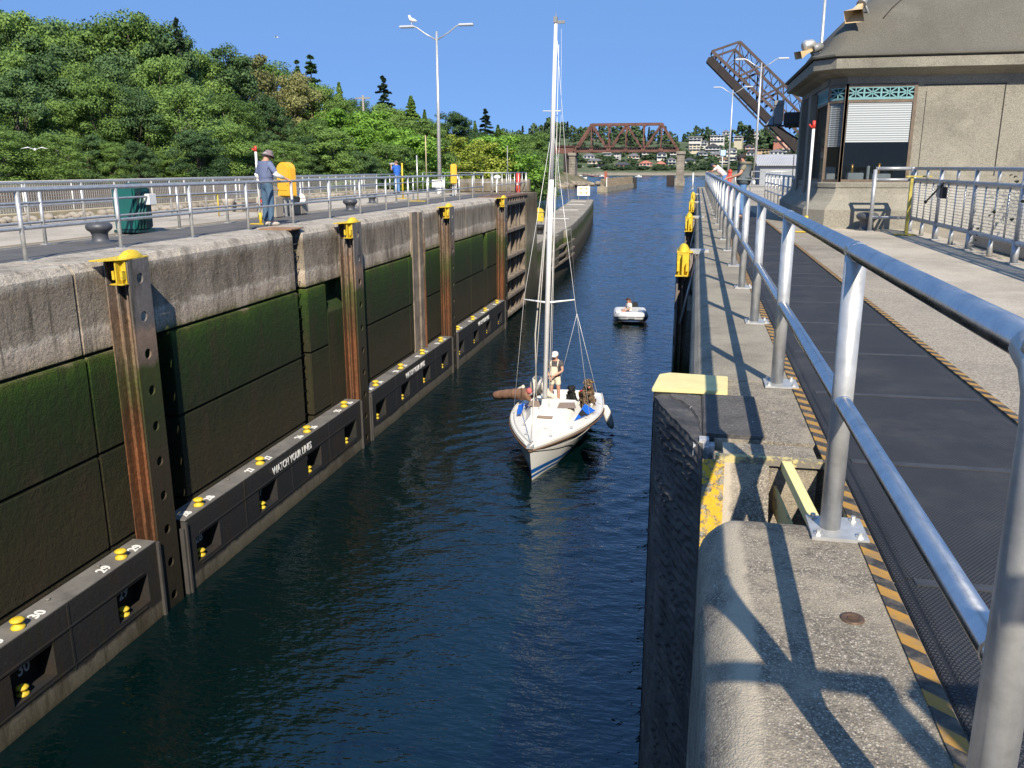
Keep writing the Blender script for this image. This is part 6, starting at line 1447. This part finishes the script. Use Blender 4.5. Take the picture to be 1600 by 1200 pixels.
ap = Vector((.35, 5.6, 3.3)); b = MB(); b.tube([mtop, ap], .005, 5); b.tube([ap, (-.3, 6.1, .75)], .004, 5); b.tube([ap, (.95, 6.1, .75)], .006, 5); b.build('backstay', alu, ma, local=True)
b = MB(); b.box(mtop.x-.05, mtop.x+.04, mtop.y-.06, mtop.y+.06, mtop.z, mtop.z+.14); b.box(mtop.x+.04, mtop.x+.22, mtop.y-.02, mtop.y+.02, mtop.z-.02, mtop.z+.05); b.tube([mtop, mtop+Vector((0, 0, .25))], .008, 5); b.build('masthead', grey, ma, local=True)
# boom with brown sail bag swung out to the left
bo = thing('x', None, None); bpy.data.objects.remove(bo)
b0 = MP(.10)+Vector((0, .1, 0)); b1 = Vector((-1.98, 4.9, .86))
b = MB(); b.tube([b0, Vector((-.6, 3.9, 1.3)), Vector((-.9, 4.1, 1.1)), b1], .05, 10); bm_o = b.build('boom', alu, sbt, local=True)
b = MB(); pts = []; rs = []
q0 = Vector((-.72, 4.05, 1.18))
for t in np.linspace(0, 1, 22): pts.append(q0.lerp(b1, t)+Vector((0, 0, .03*math.sin(t*3)))); rs.append(.19-.065*t+.006*math.sin(t*31))
b.tube(pts, rs, 16); b.build('sail_cover', sailbag, sbt, local=True)
b = MB(); b.tube([(-1.2, 4.4, 1.2), (-1.0, 4.4, 1.33)], .05, 8); b.ell((-.55, 4.05, 1.45), (.22, .2, .3), 12, 8); b.tube([(-.6, 3.95, 1.75), (-.45, 3.9, 1.6), (-.2, 3.9, 1.25), (0.05, 3.9, 1.15)], [.05, .09, .10, .05], 10); b.build('sail_roll', simple('sailcloth', (.62, .57, .47), .8, 0, .12, 8, .01, 14), sbt, local=True)
b = MB(); b.ell((-.75, 4.0, 1.3), (.12, .12, .1), 8, 6); b.build('red_cover', simple('dusty_red', (.5, .12, .12), .8), sbt, local=True)
b = MB(); b.ell((-.42, 3.72, .93), (.45, .25, .13), 12, 6); b.ell((-.15, 3.95, .98), (.3, .2, .12), 10, 6); b.build('navy_bag', simple('navy_cloth', (.02, .03, .10), .9, 0, .2, 10, .01, 12), sbt, local=True)
b = MB(); b.ell((.05, 3.75, 1.05), (.2, .25, .14), 10, 6); b.ell((.42, 3.72, 1.0), (.28, .2, .10), 10, 6); b.build('white_bag', gel, sbt, local=True)
# bow fittings, cleats
b = MB(); b.box(-.08, .08, -.03, .22, sheer(0)+.0, sheer(0)+.05); b.tube([(-.0, .05, sheer(0)+.1), (.0, .4, sheer(0)+.06)], .015, 6)
for x, y in ((-.28, 1.0), (.35, 1.0), (-.5, 1.9), (.75, 1.9), (.1, 1.6), (1.0, 3.0), (.5, 2.6)): b.box(x-.04, x+.04, y-.012, y+.012, sheer(y/LB)+.07, sheer(y/LB)+.10)
for x in (-.8, .98): b.lathe([(.07, 0), (.055, .05), (.07, .1), (0, .11)], (x, 4.3, sheer(.7)+.04), 12)
b.build('deck_fitting', steelpl, sbt, local=True)
b = MB(); b.tube([(AX*s+(bx_(s)+.01), s*LB, sheer(s)-.07-.12*math.sin(PI*min(1, s*2.2))) for s in np.linspace(0, .45, 12)], .008, 5); b.tube([(AX*s-(bx_(s)-.12), s*LB, sheer(s)+.08) for s in np.linspace(0.03, .5, 12)], .007, 5); b.build('bow_line', rope, sbt, local=True)
# fender off the quarter
fp_ = SB+Vector((1.33, 4.75, .48)); fdr = thing('boat_fender', 'white boat fender hanging off the sailboat quarter', 'fender', tuple(fp_))
b = MB(); b.tube([(-.08, .02, .30), (-.02, 0, .25), (.05, 0, .10), (.13, -.02, -.12), (.2, -.04, -.30), (.23, -.04, -.38)], [.03, .10, .125, .125, .09, .03], 14); b.build('bladder', gel, fdr, local=True)
b = MB(); b.tube([(-.08, .02, .30), (-.22, .0, .40)], .01, 5); b.build('lanyard', rope, fdr, local=True)
# outboard / electronics at stern
ob = thing('outboard_motor', 'black outboard motor on the sailboat stern', 'outboard motor', tuple(SB+Vector((-.45, 6.25, .45)))); b = MB(); b.box(-.12, .12, -.12, .2, .1, .38); b.box(-.07, .07, 0, .16, -.6, .1); b.build('cowling', black, ob, local=True, bevel=.04)

# ------------------------------------------------------------------ figures
def skinmesh(name, nodes, edges, root, mat, parent, sub=2, extra=None):
    names = list(nodes); me = bpy.data.meshes.new(name)
    me.from_pydata([nodes[k][0] for k in names], [(names.index(a), names.index(c)) for a, c in edges], [])
    o = bpy.data.objects.new(name, me); COL.objects.link(o)
    m1 = o.modifiers.new('s', 'SKIN'); m1.use_smooth_shade = True; m2 = o.modifiers.new('u', 'SUBSURF'); m2.levels = sub; m2.render_levels = sub
    sv = me.skin_vertices[0].data if me.skin_vertices else None
    if sv is None:
        bm = bmesh.new(); bm.from_mesh(me); bm.verts.layers.skin.verify(); bm.to_mesh(me); bm.free(); sv = me.skin_vertices[0].data
    for i, k in enumerate(names):
        r = nodes[k][1]; sv[i].radius = (r, r) if isinstance(r, (int, float)) else r; sv[i].use_root = (k == root)
    dg = bpy.context.evaluated_depsgraph_get(); nm = bpy.data.meshes.new_from_object(o.evaluated_get(dg)); bpy.data.objects.remove(o)
    if extra is not None:
        bm = bmesh.new(); bm.from_mesh(nm); t = bpy.data.meshes.new('t'); t.from_pydata(extra.v, [], extra.f); 
        for p_ in t.polygons: p_.use_smooth = True
        bm.from_mesh(t); bm.to_mesh(nm); bm.free()
    nm.materials.clear(); nm.materials.append(mat); o = bpy.data.objects.new(name, nm); COL.objects.link(o); o.parent = parent; return o
def V(*a): return Vector(a)
BASE = dict(pel=V(0, 0, .95), wai=V(0, 0, 1.10), che=V(0, -.01, 1.30), nkb=V(0, -.01, 1.44), nek=V(0, .01, 1.50), hed=V(0, .03, 1.60), crn=V(0, .02, 1.69),
    shL=V(-.18, 0, 1.41), elL=V(-.25, -.02, 1.13), wrL=V(-.27, .06, .90), shR=V(.18, 0, 1.41), elR=V(.25, -.02, 1.13), wrR=V(.27, .06, .90),
    hiL=V(-.09, 0, .90), knL=V(-.10, .02, .50), anL=V(-.10, -.02, .10), toL=V(-.11, .16, .04), hiR=V(.09, 0, .90), knR=V(.10, .02, .50), anR=V(.10, -.02, .10), toR=V(.11, .16, .04))
RAD = dict(pel=(.15, .11), wai=(.13, .10), che=(.16, .11), nkb=(.08, .07), nek=.055, hed=(.078, .095), crn=(.06, .075), shL=.06, elL=.043, wrL=.028, shR=.06, elR=.043, wrR=.028, hiL=.085, knL=.058, anL=.038, toL=.035, hiR=.085, knR=.058, anR=.038, toR=.035)
def person(label, loc, rz, h, pose, shirt, trous, sleeve=.55, shorts=0., shoes=None, hat=None, hatm=None, hair=None, girth=1., skinm=skin, vest=None, bib=None, glasses=False):
    root = thing('person', label, 'person', loc, rz); root.scale = (h/1.75,)*3
    J = {k: v.copy() for k, v in BASE.items()}
    for k, v in pose.items():
        if k != 'face': J[k] = V(*v)
    RR = dict(RAD)
    if girth != 1:
        for k in ('pel', 'wai', 'che'): RR[k] = (RR[k][0]*girth, RR[k][1]*girth*1.12)
    nodes = {k: (J[k], RR[k]) for k in J}
    edges = [('pel', 'wai'), ('wai', 'che'), ('che', 'nkb'), ('nkb', 'nek'), ('nek', 'hed'), ('hed', 'crn'), ('nkb', 'shL'), ('shL', 'elL'), ('elL', 'wrL'), ('nkb', 'shR'), ('shR', 'elR'), ('elR', 'wrR'),
             ('pel', 'hiL'), ('hiL', 'knL'), ('knL', 'anL'), ('anL', 'toL'), ('pel', 'hiR'), ('hiR', 'knR'), ('knR', 'anR'), ('anR', 'toR')]
    for S_ in 'LR':
        wr, el = J['wr'+S_], J['el'+S_]; d = (wr-el).normalized(); sx = -1 if S_ == 'L' else 1
        side = d.cross(V(0, 0, 1)); side = side.normalized() if side.length > .2 else V(1, 0, 0); up = side.cross(d)
        nodes['pa'+S_] = (wr+d*.06, (.036, .02)); edges.append(('wr'+S_, 'pa'+S_))
        for i, (off, ln_) in enumerate(((-.032, .062), (-.011, .072), (.011, .068), (.031, .052))):
            a = wr+d*.095+side*off; c = a+d*ln_*.55-up*.012; e_ = c+d*ln_*.4-up*.028
            nodes['f%s%d' % (S_, i)] = (a, .0095); nodes['g%s%d' % (S_, i)] = (c, .0088); nodes['h%s%d' % (S_, i)] = (e_, .0075)
            edges += [('pa'+S_, 'f%s%d' % (S_, i)), ('f%s%d' % (S_, i), 'g%s%d' % (S_, i)), ('g%s%d' % (S_, i), 'h%s%d' % (S_, i))]
        a = wr+d*.045-side*.036*sx*-1-up*.01; c = a+d*.035+side*.022*sx-up*.015
        nodes['t'+S_] = (a, .012); nodes['u'+S_] = (c, .0095); edges += [('pa'+S_, 't'+S_), ('t'+S_, 'u'+S_)]
    hd_, cr = J['hed'], J['crn']; upv = (cr-J['nek']).normalized(); fw_ = pose.get('face', (0, 1, 0)); fw_ = V(*fw_).normalized() if not isinstance(fw_, Vector) else fw_
    sd_ = fw_.cross(upv).normalized(); ex = MB()
    def at3(f_, s_, u_): return hd_+fw_*f_+sd_*s_+upv*u_
    n_ = MB(); ex.tube([at3(.085, 0, .03), at3(.105, 0, .0), at3(.115, 0, -.015), at3(.09, 0, -.025)], [.008, .012, .015, .01], 8)
    for s_ in (-1, 1): ex.ell(tuple(at3(.0, s_*.083, .0)), (.014, .022, .03), 8, 6)
    ex.ell(tuple(at3(.078, 0, -.058)), (.026, .014, .008), 8, 5)
    body = skinmesh('body', nodes, edges, 'pel', skinm, root, 2, ex)
    b = MB()
    for s_ in (-1, 1): b.ell(tuple(at3(.088, s_*.032, .018)), .011, 8, 6)
    b.build('eyes', black, root, local=True)
    k = 1.16
    def inf(n_, f_=k, add=.012):
        r = RR[n_]; return (r[0]*f_+add, r[1]*f_+add) if isinstance(r, tuple) else r*f_+add
    def cut(a, c, t): return J[a].lerp(J[c], t)
    hem = J['pel'].lerp(J['wai'], -.45)
    sn_ = {'hem': (hem, inf('pel', 1.12, .01)), 'wai': (J['wai'], inf('wai')), 'che': (J['che'], inf('che', 1.1)), 'nkb': (J['nkb'].lerp(J['che'], .15), inf('nkb', 1.25))}
    se = [('hem', 'wai'), ('wai', 'che'), ('che', 'nkb')]
    for S_ in 'LR':
        sn_['sh'+S_] = (J['sh'+S_], inf('sh'+S_, 1.15, .012)); sn_['sl'+S_] = (cut('sh'+S_, 'el'+S_, sleeve) if sleeve <= 1 else cut('el'+S_, 'wr'+S_, sleeve-1), .068 if sleeve <= 1 else .045); se += [('nkb', 'sh'+S_)]
        if sleeve > 1: sn_['em'+S_] = (J['el'+S_], .058); se += [('sh'+S_, 'em'+S_), ('em'+S_, 'sl'+S_)]
        else: se += [('sh'+S_, 'sl'+S_)]
    skinmesh('shirt', sn_, se, 'che', shirt, root, 2)
    tn = {'wb': (J['pel'].lerp(J['wai'], .7), inf('wai', 1.06, .008) if girth == 1 else inf('pel', .98, .0)), 'pel': (J['pel'], inf('pel', 1.06, .008))}; te = [('wb', 'pel')]
    for S_ in 'LR':
        tn['hi'+S_] = (J['hi'+S_], .105); te.append(('pel', 'hi'+S_))
        if shorts: tn['kn'+S_] = (cut('hi'+S_, 'kn'+S_, shorts), .098); te.append(('hi'+S_, 'kn'+S_))
        else: tn['kn'+S_] = (J['kn'+S_], .078); tn['an'+S_] = (J['an'+S_]+V(0, 0, -.02), .066); te += [('hi'+S_, 'kn'+S_), ('kn'+S_, 'an'+S_)]
    skinmesh('trousers', tn, te, 'pel', trous, root, 2)
    for S_ in 'LR':
        b = MB(); a = J['an'+S_]; t = J['to'+S_]; b.tube([V(a.x, a.y-.05, .045)+V(0, 0, a.z-.1), V(a.x, a.y+.02, .055)+V(0, 0, a.z-.1), t+V(0, -.03, .005), t+V(0, .05, 0)], [.035, .05, .045, .025], 10); b.build('shoe', shoes or black, root, local=True)
    if hair:
        b = MB(); c = at3(-.012, 0, .035); b.ell((0, 0, 0), (.090, .102, .085), 14, 10); M3 = Matrix((sd_, fw_, upv)).transposed()
        b.v = [tuple(M3 @ Vector((v_[0], v_[1]-.018, max(v_[2], -.055 if v_[1] < 0 else .02)))+c) for v_ in b.v]; b.build('hair', hair, root, local=True)
    if hat:
        b = MB(); M3 = Matrix((sd_, fw_, upv)).transposed()
        if hat == 'brim': b.lathe([(.165, -.03), (.170, -.024), (.12, .005), (.103, .01), (.098, .06), (.085, .095), (.05, .11), (0, .112)], (0, 0, .045), 24)
        else:
            b.lathe([(.104, -.01), (.106, .03), (.095, .07), (.06, .1), (0, .108)], (0, 0, .035), 20)
            b.add([(-.075, .07, .03), (.075, .07, .03), (.065, .165, .02), (.0, .19, .022), (-.065, .165, .02), (-.075, .07, .04), (.075, .07, .04), (.065, .165, .028), (.0, .19, .03), (-.065, .165, .028)], [(0, 1, 2, 3, 4), (5, 6, 7, 8, 9), (0, 5, 9, 4), (4, 9, 8, 3), (3, 8, 7, 2), (2, 7, 6, 1)])
        b.v = [tuple(M3 @ Vector(v_)+hd_) for v_ in b.v]; b.build('hat', hatm, root, local=True)
    if vest:
        vn = {'hem': (hem+V(0, 0, -.03), inf('pel', 1.2, .03)), 'wai': (J['wai'], inf('wai', 1.2, .03)), 'che': (J['che'].lerp(J['wai'], .25), inf('che', 1.0, .03)), 'nkb': (J['nkb'].lerp(J['che'], .55), (.125, .10))}
        skinmesh('vest', vn, [('hem', 'wai'), ('wai', 'che'), ('che', 'nkb')], 'che', vest, root, 2)
    if bib:
        b = MB(); f_ = .15; b.add([(-.12, f_-.01, 1.0), (.12, f_-.01, 1.0), (.105, f_, 1.28), (-.105, f_, 1.28), (-.12, f_-.04, 1.0), (.12, f_-.04, 1.0), (.1, f_-.05, 1.28), (-.1, f_-.05, 1.28)], [(0, 1, 2, 3), (4, 5, 6, 7), (0, 4, 7, 3), (1, 5, 6, 2), (3, 2, 6, 7)])
        for s_ in (-1, 1): b.tube([(s_*.095, f_-.01, 1.27), (s_*.11, .12, 1.40), (s_*.10, .02, 1.49), (s_*.08, -.12, 1.38), (s_*.05, -.15, 1.15)], .019, 8)
        b.build('bib', bib, root, local=True)
    if glasses:
        b = MB()
        for s_ in (-1, 1): b.ell(tuple(at3(.098, s_*.034, .018)), (.026, .010, .016), 8, 6)
        b.tube([at3(.1, -.03, .02), at3(.1, .03, .02)], .005, 5); b.build('sunglasses', black, root, local=True)
    return root
denim = cloth('denim', (.07, .13, .20)); denim2 = cloth('denim_blue', (.10, .22, .44))
# man in bucket hat, back to us, hand on the cabinet side rail
person('person in a brimmed hat, blue-grey shirt and jeans leaning at the left railing', (-10.38, 19.85, 0), R(-28), 1.84,
       dict(elR=(.33, .06, 1.18), wrR=(.38, .28, 1.08), elL=(-.31, -.04, 1.16), wrL=(-.20, .14, 1.02), hed=(.01, .07, 1.585), crn=(.01, .09, 1.67), face=(.25, .93, -.25), knL=(-.11, .0, .5), toL=(-.16, .15, .04)),
       cloth('blue_grey_shirt', (.14, .17, .28)), denim, .95, 0, cloth('trainer', (.5, .45, .38)), 'brim', cloth('hat_taupe', (.20, .15, .16)), simple('grey_hair', (.3, .28, .26), .9), 1.12)
r_ = bpy.data.objects[[o.name for o in COL.objects if o.get('label', '').startswith('person in a brimmed')][0]]
b = MB(); b.tube([(.31, .02, 1.22), (.33, .06, 1.17), (.37, .22, 1.10)], [.062, .055, .042], 10); b.build('white_sleeve', white, r_, local=True); b = MB(); b.tube([(-.30, -.04, 1.2), (-.31, -.04, 1.15), (-.23, .09, 1.05)], [.06, .055, .042], 10); b.build('white_sleeve', white, r_, local=True)
# man in blue with camera
person('person in a bright blue shirt and jeans filming with a camera on the left quay', (-16.0, 45.4, 0), R(62), 1.80,
       dict(elR=(.24, .16, 1.25), wrR=(.10, .36, 1.50), elL=(-.20, .18, 1.22), wrL=(-.02, .38, 1.46), hed=(0, .04, 1.6)), cloth('royal_shirt', (.03, .14, .55)), denim2, .75, 0, None, None, None, simple('brown_hair', (.18, .13, .1), .9), 1.08)
cm = thing('camera', 'grey camera held up to the face of the person in blue', 'camera', (-16.0, 45.4, 0), R(62)); b = MB(); b.box(-.02, .10, .24, .40, 1.55, 1.66); b.tube([(.04, .40, 1.6), (.04, .60, 1.6)], .045, 10); b.build('camera_body', lamphead, cm, local=True, bevel=.01)
# man leaning on the right rail, pale pink shirt
person('person in a pale pink shirt and dark cap bent over the right railing', (1.22, 47.5, 0), R(82), 1.80,
       dict(pel=(0, -.22, .93), wai=(0, -.08, 1.06), che=(0, .12, 1.24), nkb=(0, .24, 1.34), nek=(0, .31, 1.38), hed=(0, .40, 1.43), crn=(0, .44, 1.50), face=(0, .85, -.5), shL=(-.18, .22, 1.30), shR=(.18, .22, 1.30), elL=(-.24, .42, 1.14), elR=(.24, .42, 1.14), wrL=(-.05, .58, 1.14), wrR=(.05, .60, 1.13), hiL=(-.09, -.22, .89), hiR=(.09, -.22, .89), knL=(-.1, -.1, .5), knR=(.1, -.18, .5), anL=(-.1, -.2, .1), anR=(.1, -.32, .1), toL=(-.11, -.02, .04), toR=(.11, -.14, .04)),
       cloth('pale_pink', (.72, .56, .56)), denim2, .7, 0, None, 'cap', cloth('navy_cap', (.03, .05, .09)), simple('hair_dark', (.05, .04, .035), .9), 1.12)
# man in vest
person('person in a dark grey vest and jeans resting hands on the right railing', (1.27, 25.0, 0), R(88), 1.78,
       dict(elR=(.27, .12, 1.18), wrR=(.18, .42, 1.08), elL=(-.27, .12, 1.18), wrL=(-.16, .42, 1.08), hed=(0, .09, 1.58), crn=(0, .12, 1.66), nek=(0, .05, 1.48), face=(0, .93, -.3), knL=(-.10, .06, .5), anL=(-.1, -.02, .1), knR=(.1, .02, .5), anR=(.1, -.14, .1), toR=(.11, .05, .04)),
       cloth('olive_shirt', (.22, .20, .14)), denim2, .62, 0, cloth('brown_shoe', (.12, .09, .07)), 'cap', cloth('black_cap', (.03, .025, .03)), simple('hair_black', (.03, .025, .02), .9), 1.32, vest=cloth('grey_vest', (.11, .135, .15)))
# helmswoman / sailor
person('person in a white cap and cream bib shorts standing in the sailboat', tuple(SB+Vector((-.12, 4.55, .74))), R(176), 1.64,
       dict(elL=(-.26, .10, 1.16), wrL=(-.02, .26, 1.02), elR=(.26, .06, 1.16), wrR=(.12, .25, 1.0), knL=(-.12, .02, .5), anL=(-.13, 0, .1), toL=(-.15, .16, .04), knR=(.11, .03, .5), face=(0, 1, -.12)),
       cloth('charcoal_tee', (.075, .07, .075)), cloth('cream_shorts', (.66, .60, .46)), .6, .62, cloth('deck_shoe', (.4, .33, .27)), 'cap', cloth('white_cap', (.75, .68, .62)), None, .92, bib=cloth('cream_bib', (.68, .62, .48)), glasses=True)
# person in dinghy, seated
def dog(loc, rz, s, m0, label, tongue=True, fur=2200):
    r = thing('dog', label, 'dog', loc, rz); r.scale = (s,)*3
    n = dict(hip=(V(0, -.20, .16), .15), bel=(V(0, -.06, .30), .155), che=(V(0, .08, .44), .15), sho=(V(0, .12, .56), .12), nek=(V(0, .15, .66), .10), hed=(V(0, .20, .76), (.10, .095)), muz=(V(0, .32, .72), .055), nos=(V(0, .38, .71), .035),
             eL=(V(-.09, .17, .80), .03), eL2=(V(-.12, .17, .72), .025), eR=(V(.09, .17, .80), .03), eR2=(V(.12, .17, .72), .025),
             sL=(V(-.10, .13, .42), .065), wL=(V(-.10, .17, .20), .04), pL=(V(-.10, .19, .04), .042), qL=(V(-.10, .26, .03), .035), sR=(V(.10, .13, .42), .065), wR=(V(.10, .17, .20), .04), pR=(V(.10, .19, .04), .042), qR=(V(.10, .26, .03), .035),
             hL=(V(-.13, -.15, .15), .10), kL=(V(-.17, .04, .20), .06), aL=(V(-.17, -.08, .05), .04), fL=(V(-.18, .08, .03), .036), hR=(V(.13, -.15, .15), .10), kR=(V(.17, .04, .20), .06), aR=(V(.17, -.08, .05), .04), fR=(V(.18, .08, .03), .036), t1=(V(0, -.34, .08), .06), t2=(V(.08, -.48, .05), .045))
        
    e = [('hip', 'bel'), ('bel', 'che'), ('che', 'sho'), ('sho', 'nek'), ('nek', 'hed'), ('hed', 'muz'), ('muz', 'nos'), ('hed', 'eL'), ('eL', 'eL2'), ('hed', 'eR'), ('eR', 'eR2'), ('che', 'sL'), ('sL', 'wL'), ('wL', 'pL'), ('pL', 'qL'), ('che', 'sR'), ('sR', 'wR'), ('wR', 'pR'), ('pR', 'qR'),
         ('hip', 'hL'), ('hL', 'kL'), ('kL', 'aL'), ('aL', 'fL'), ('hip', 'hR'), ('hR', 'kR'), ('kR', 'aR'), ('aR', 'fR'), ('hip', 't1'), ('t1', 't2')]
    o = skinmesh('body', n, e, 'bel', m0, r, 2)
    me = o.data; co = np.array([v_.co[:] for v_ in me.vertices]); no = np.array([v_.normal[:] for v_ in me.vertices])
    ar = np.array([p_.area for p_ in me.polygons]); idx = rng.choice(len(ar), fur, p=ar/ar.sum()); cs = np.array([me.polygons[i].center[:] for i in idx]); ns = np.array([me.polygons[i].normal[:] for i in idx])
    P = cs+rng.normal(size=cs.shape)*.012+ns*.008; nn_ = np.cross(ns, rng.normal(size=ns.shape)); 
    addmesh('fur', cards_mesh('fur', P, nn_, rng.uniform(.02, .05, fur), m0, 1.2), r)
    b = MB()
    for q in (-1, 1): b.ell((q*.04, .285, .785), .014, 8, 6)
    b.ell((0, .405, .725), (.022, .018, .016), 8, 6); b.build('eyes_and_nose', black, r, local=True)
    if tongue: b = MB(); b.ell((0, .375, .665), (.022, .02, .035), 8, 6); b.build('tongue', simple('tongue_pink', (.65, .25, .22), .6) if 'tongue_pink' not in MATS else MATS['tongue_pink'], r, local=True)
    return r
_t = NT('brindle_fur'); _p = _t.pos(False); _g = _t.n('NewGeometry'); _t.col(_t.ramp(_t.math('ADD', _t.math('MULTIPLY', _t.noise(_p, 9, 4, .7), .8), _t.math('MULTIPLY', _g.outputs['Random Per Island'], .3)), [(.35, (.035, .025, .018)), (.58, (.17, .11, .065)), (.8, (.42, .31, .20))])); _t.set(Roughness=.9)
dog(tuple(SB+Vector((.84, 4.55, .77))), R(192), 1.02, _t.m, 'shaggy brown brindle dog sitting on the sailboat side deck, tongue out')
dog(tuple(SB+Vector((.32, 4.9, .62))), R(185), .86, black, 'black dog in a harness sitting in the sailboat cockpit', False, 1200)
b = MB(); b.ell((0, 0, 0), (.11, .12, .15), 12, 8); o = b.build('life_jacket', simple('life_red', (.62, .04, .05), .7)); o.location = SB+Vector((.62, 5.0, .85)); tag(o, 'red and yellow life jacket beside the brown dog', 'life jacket')
b = MB(); b.ell((0, 0, .2), (.12, .12, .07), 10, 6); b.build('yellow_collar', yellow, o, local=True)

# ------------------------------------------------------------------ dinghy
DG = Vector((-2.92, 42.6, WZ)); dg_ = thing('inflatable_dinghy', 'white and grey inflatable dinghy following the sailboat', 'dinghy', tuple(DG), R(6))
b = MB(); tr_ = [(-.62, 1.55, .28), (-.64, .8, .27), (-.66, 0, .28), (-.62, -.6, .32), (-.45, -1.0, .40), (-.18, -1.16, .44), (.18, -1.16, .44), (.45, -1.0, .40), (.62, -.6, .32), (.66, 0, .28), (.64, .8, .27), (.62, 1.55, .28)]
sm_ = []
for i in range(len(tr_)-1):
    for t in (0, .25, .5, .75): sm_.append(Vector(tr_[i]).lerp(Vector(tr_[i+1]), t))
sm_.append(Vector(tr_[-1])); b.tube(sm_, [.10]+[.215]*(len(sm_)-2)+[.10], 16); b.build('inflated_tube', simple('dinghy_grey', (.62, .63, .66), .5, 0, .05, 4), dg_, local=True)
b = MB(); b.add([(-.5, -.95, .12), (.5, -.95, .12), (.55, 1.4, .10), (-.55, 1.4, .10)], [(0, 1, 2, 3)]); b.box(-.55, .55, 1.25, 1.32, .05, .5); b.box(-.55, .55, .35, .6, .34, .38); b.build('floor', simple('dinghy_floor', (.4, .42, .45), .6), dg_, local=True)
b = MB(); b.tube([s_+Vector((0, 0, 0))+(Vector((s_.x, s_.y*.4, 0)).normalized()*.21) for s_ in sm_[2:-2]], .028, 6); b.build('rub_strake', simple('strake', (.25, .26, .28), .6), dg_, local=True)
b = MB(); b.box(-.15, .15, -1.385, -1.37, .34, .46); b.build('name_patch', MATS['strake'], dg_, local=True)
for k, (x, y) in enumerate(((-.62, -.55), (.62, -.5))): b = MB(); b.ell((x, y, .53), (.16, .2, .1), 10, 6); b.build('white_bag', white, dg_, local=True)
ob = thing('outboard_motor', 'small black outboard motor on the dinghy', 'outboard motor', tuple(DG+Vector((.1, 1.5, .3)))); b = MB(); b.box(-.13, .13, -.1, .22, .1, .42); b.box(-.05, .05, 0, .12, -.5, .1); b.build('cowling', black, ob, local=True, bevel=.03)
person('person with long brown hair and a white shirt seated in the dinghy', tuple(DG+Vector((-.08, .35, -.38))), R(120), 1.66,
       dict(pel=(0, 0, .82), wai=(0, .02, .98), che=(0, .05, 1.16), nkb=(0, .06, 1.30), nek=(0, .08, 1.36), hed=(0, .11, 1.46), crn=(0, .10, 1.55), shL=(-.17, .05, 1.27), shR=(.17, .05, 1.27), elL=(-.22, .12, 1.02), elR=(.22, .12, 1.02), wrL=(-.10, .32, .92), wrR=(.10, .34, .92), hiL=(-.09, .02, .79), hiR=(.09, .02, .79), knL=(-.12, .42, .86), knR=(.12, .42, .86), anL=(-.12, .50, .5), anR=(.12, .5, .5), toL=(-.12, .66, .47), toR=(.12, .66, .47)),
       white, cloth('dark_shorts', (.05, .05, .07)), .7, .8, None, 'cap', cloth('dark_cap', (.05, .03, .03)), simple('auburn', (.16, .07, .04), .8), .95)
b = MB(); b.tube([(0, 0, .0), (-.02, -.03, -.2), (0, -.04, -.42)], [.09, .10, .05], 10); hr = b.build('long_hair', MATS['auburn'], [o for o in COL.objects if o.get('label', '').startswith('person with long')][0], local=True); hr.location = (0, .03, 1.46)
# wake of the dinghy and drips are left to the water surface
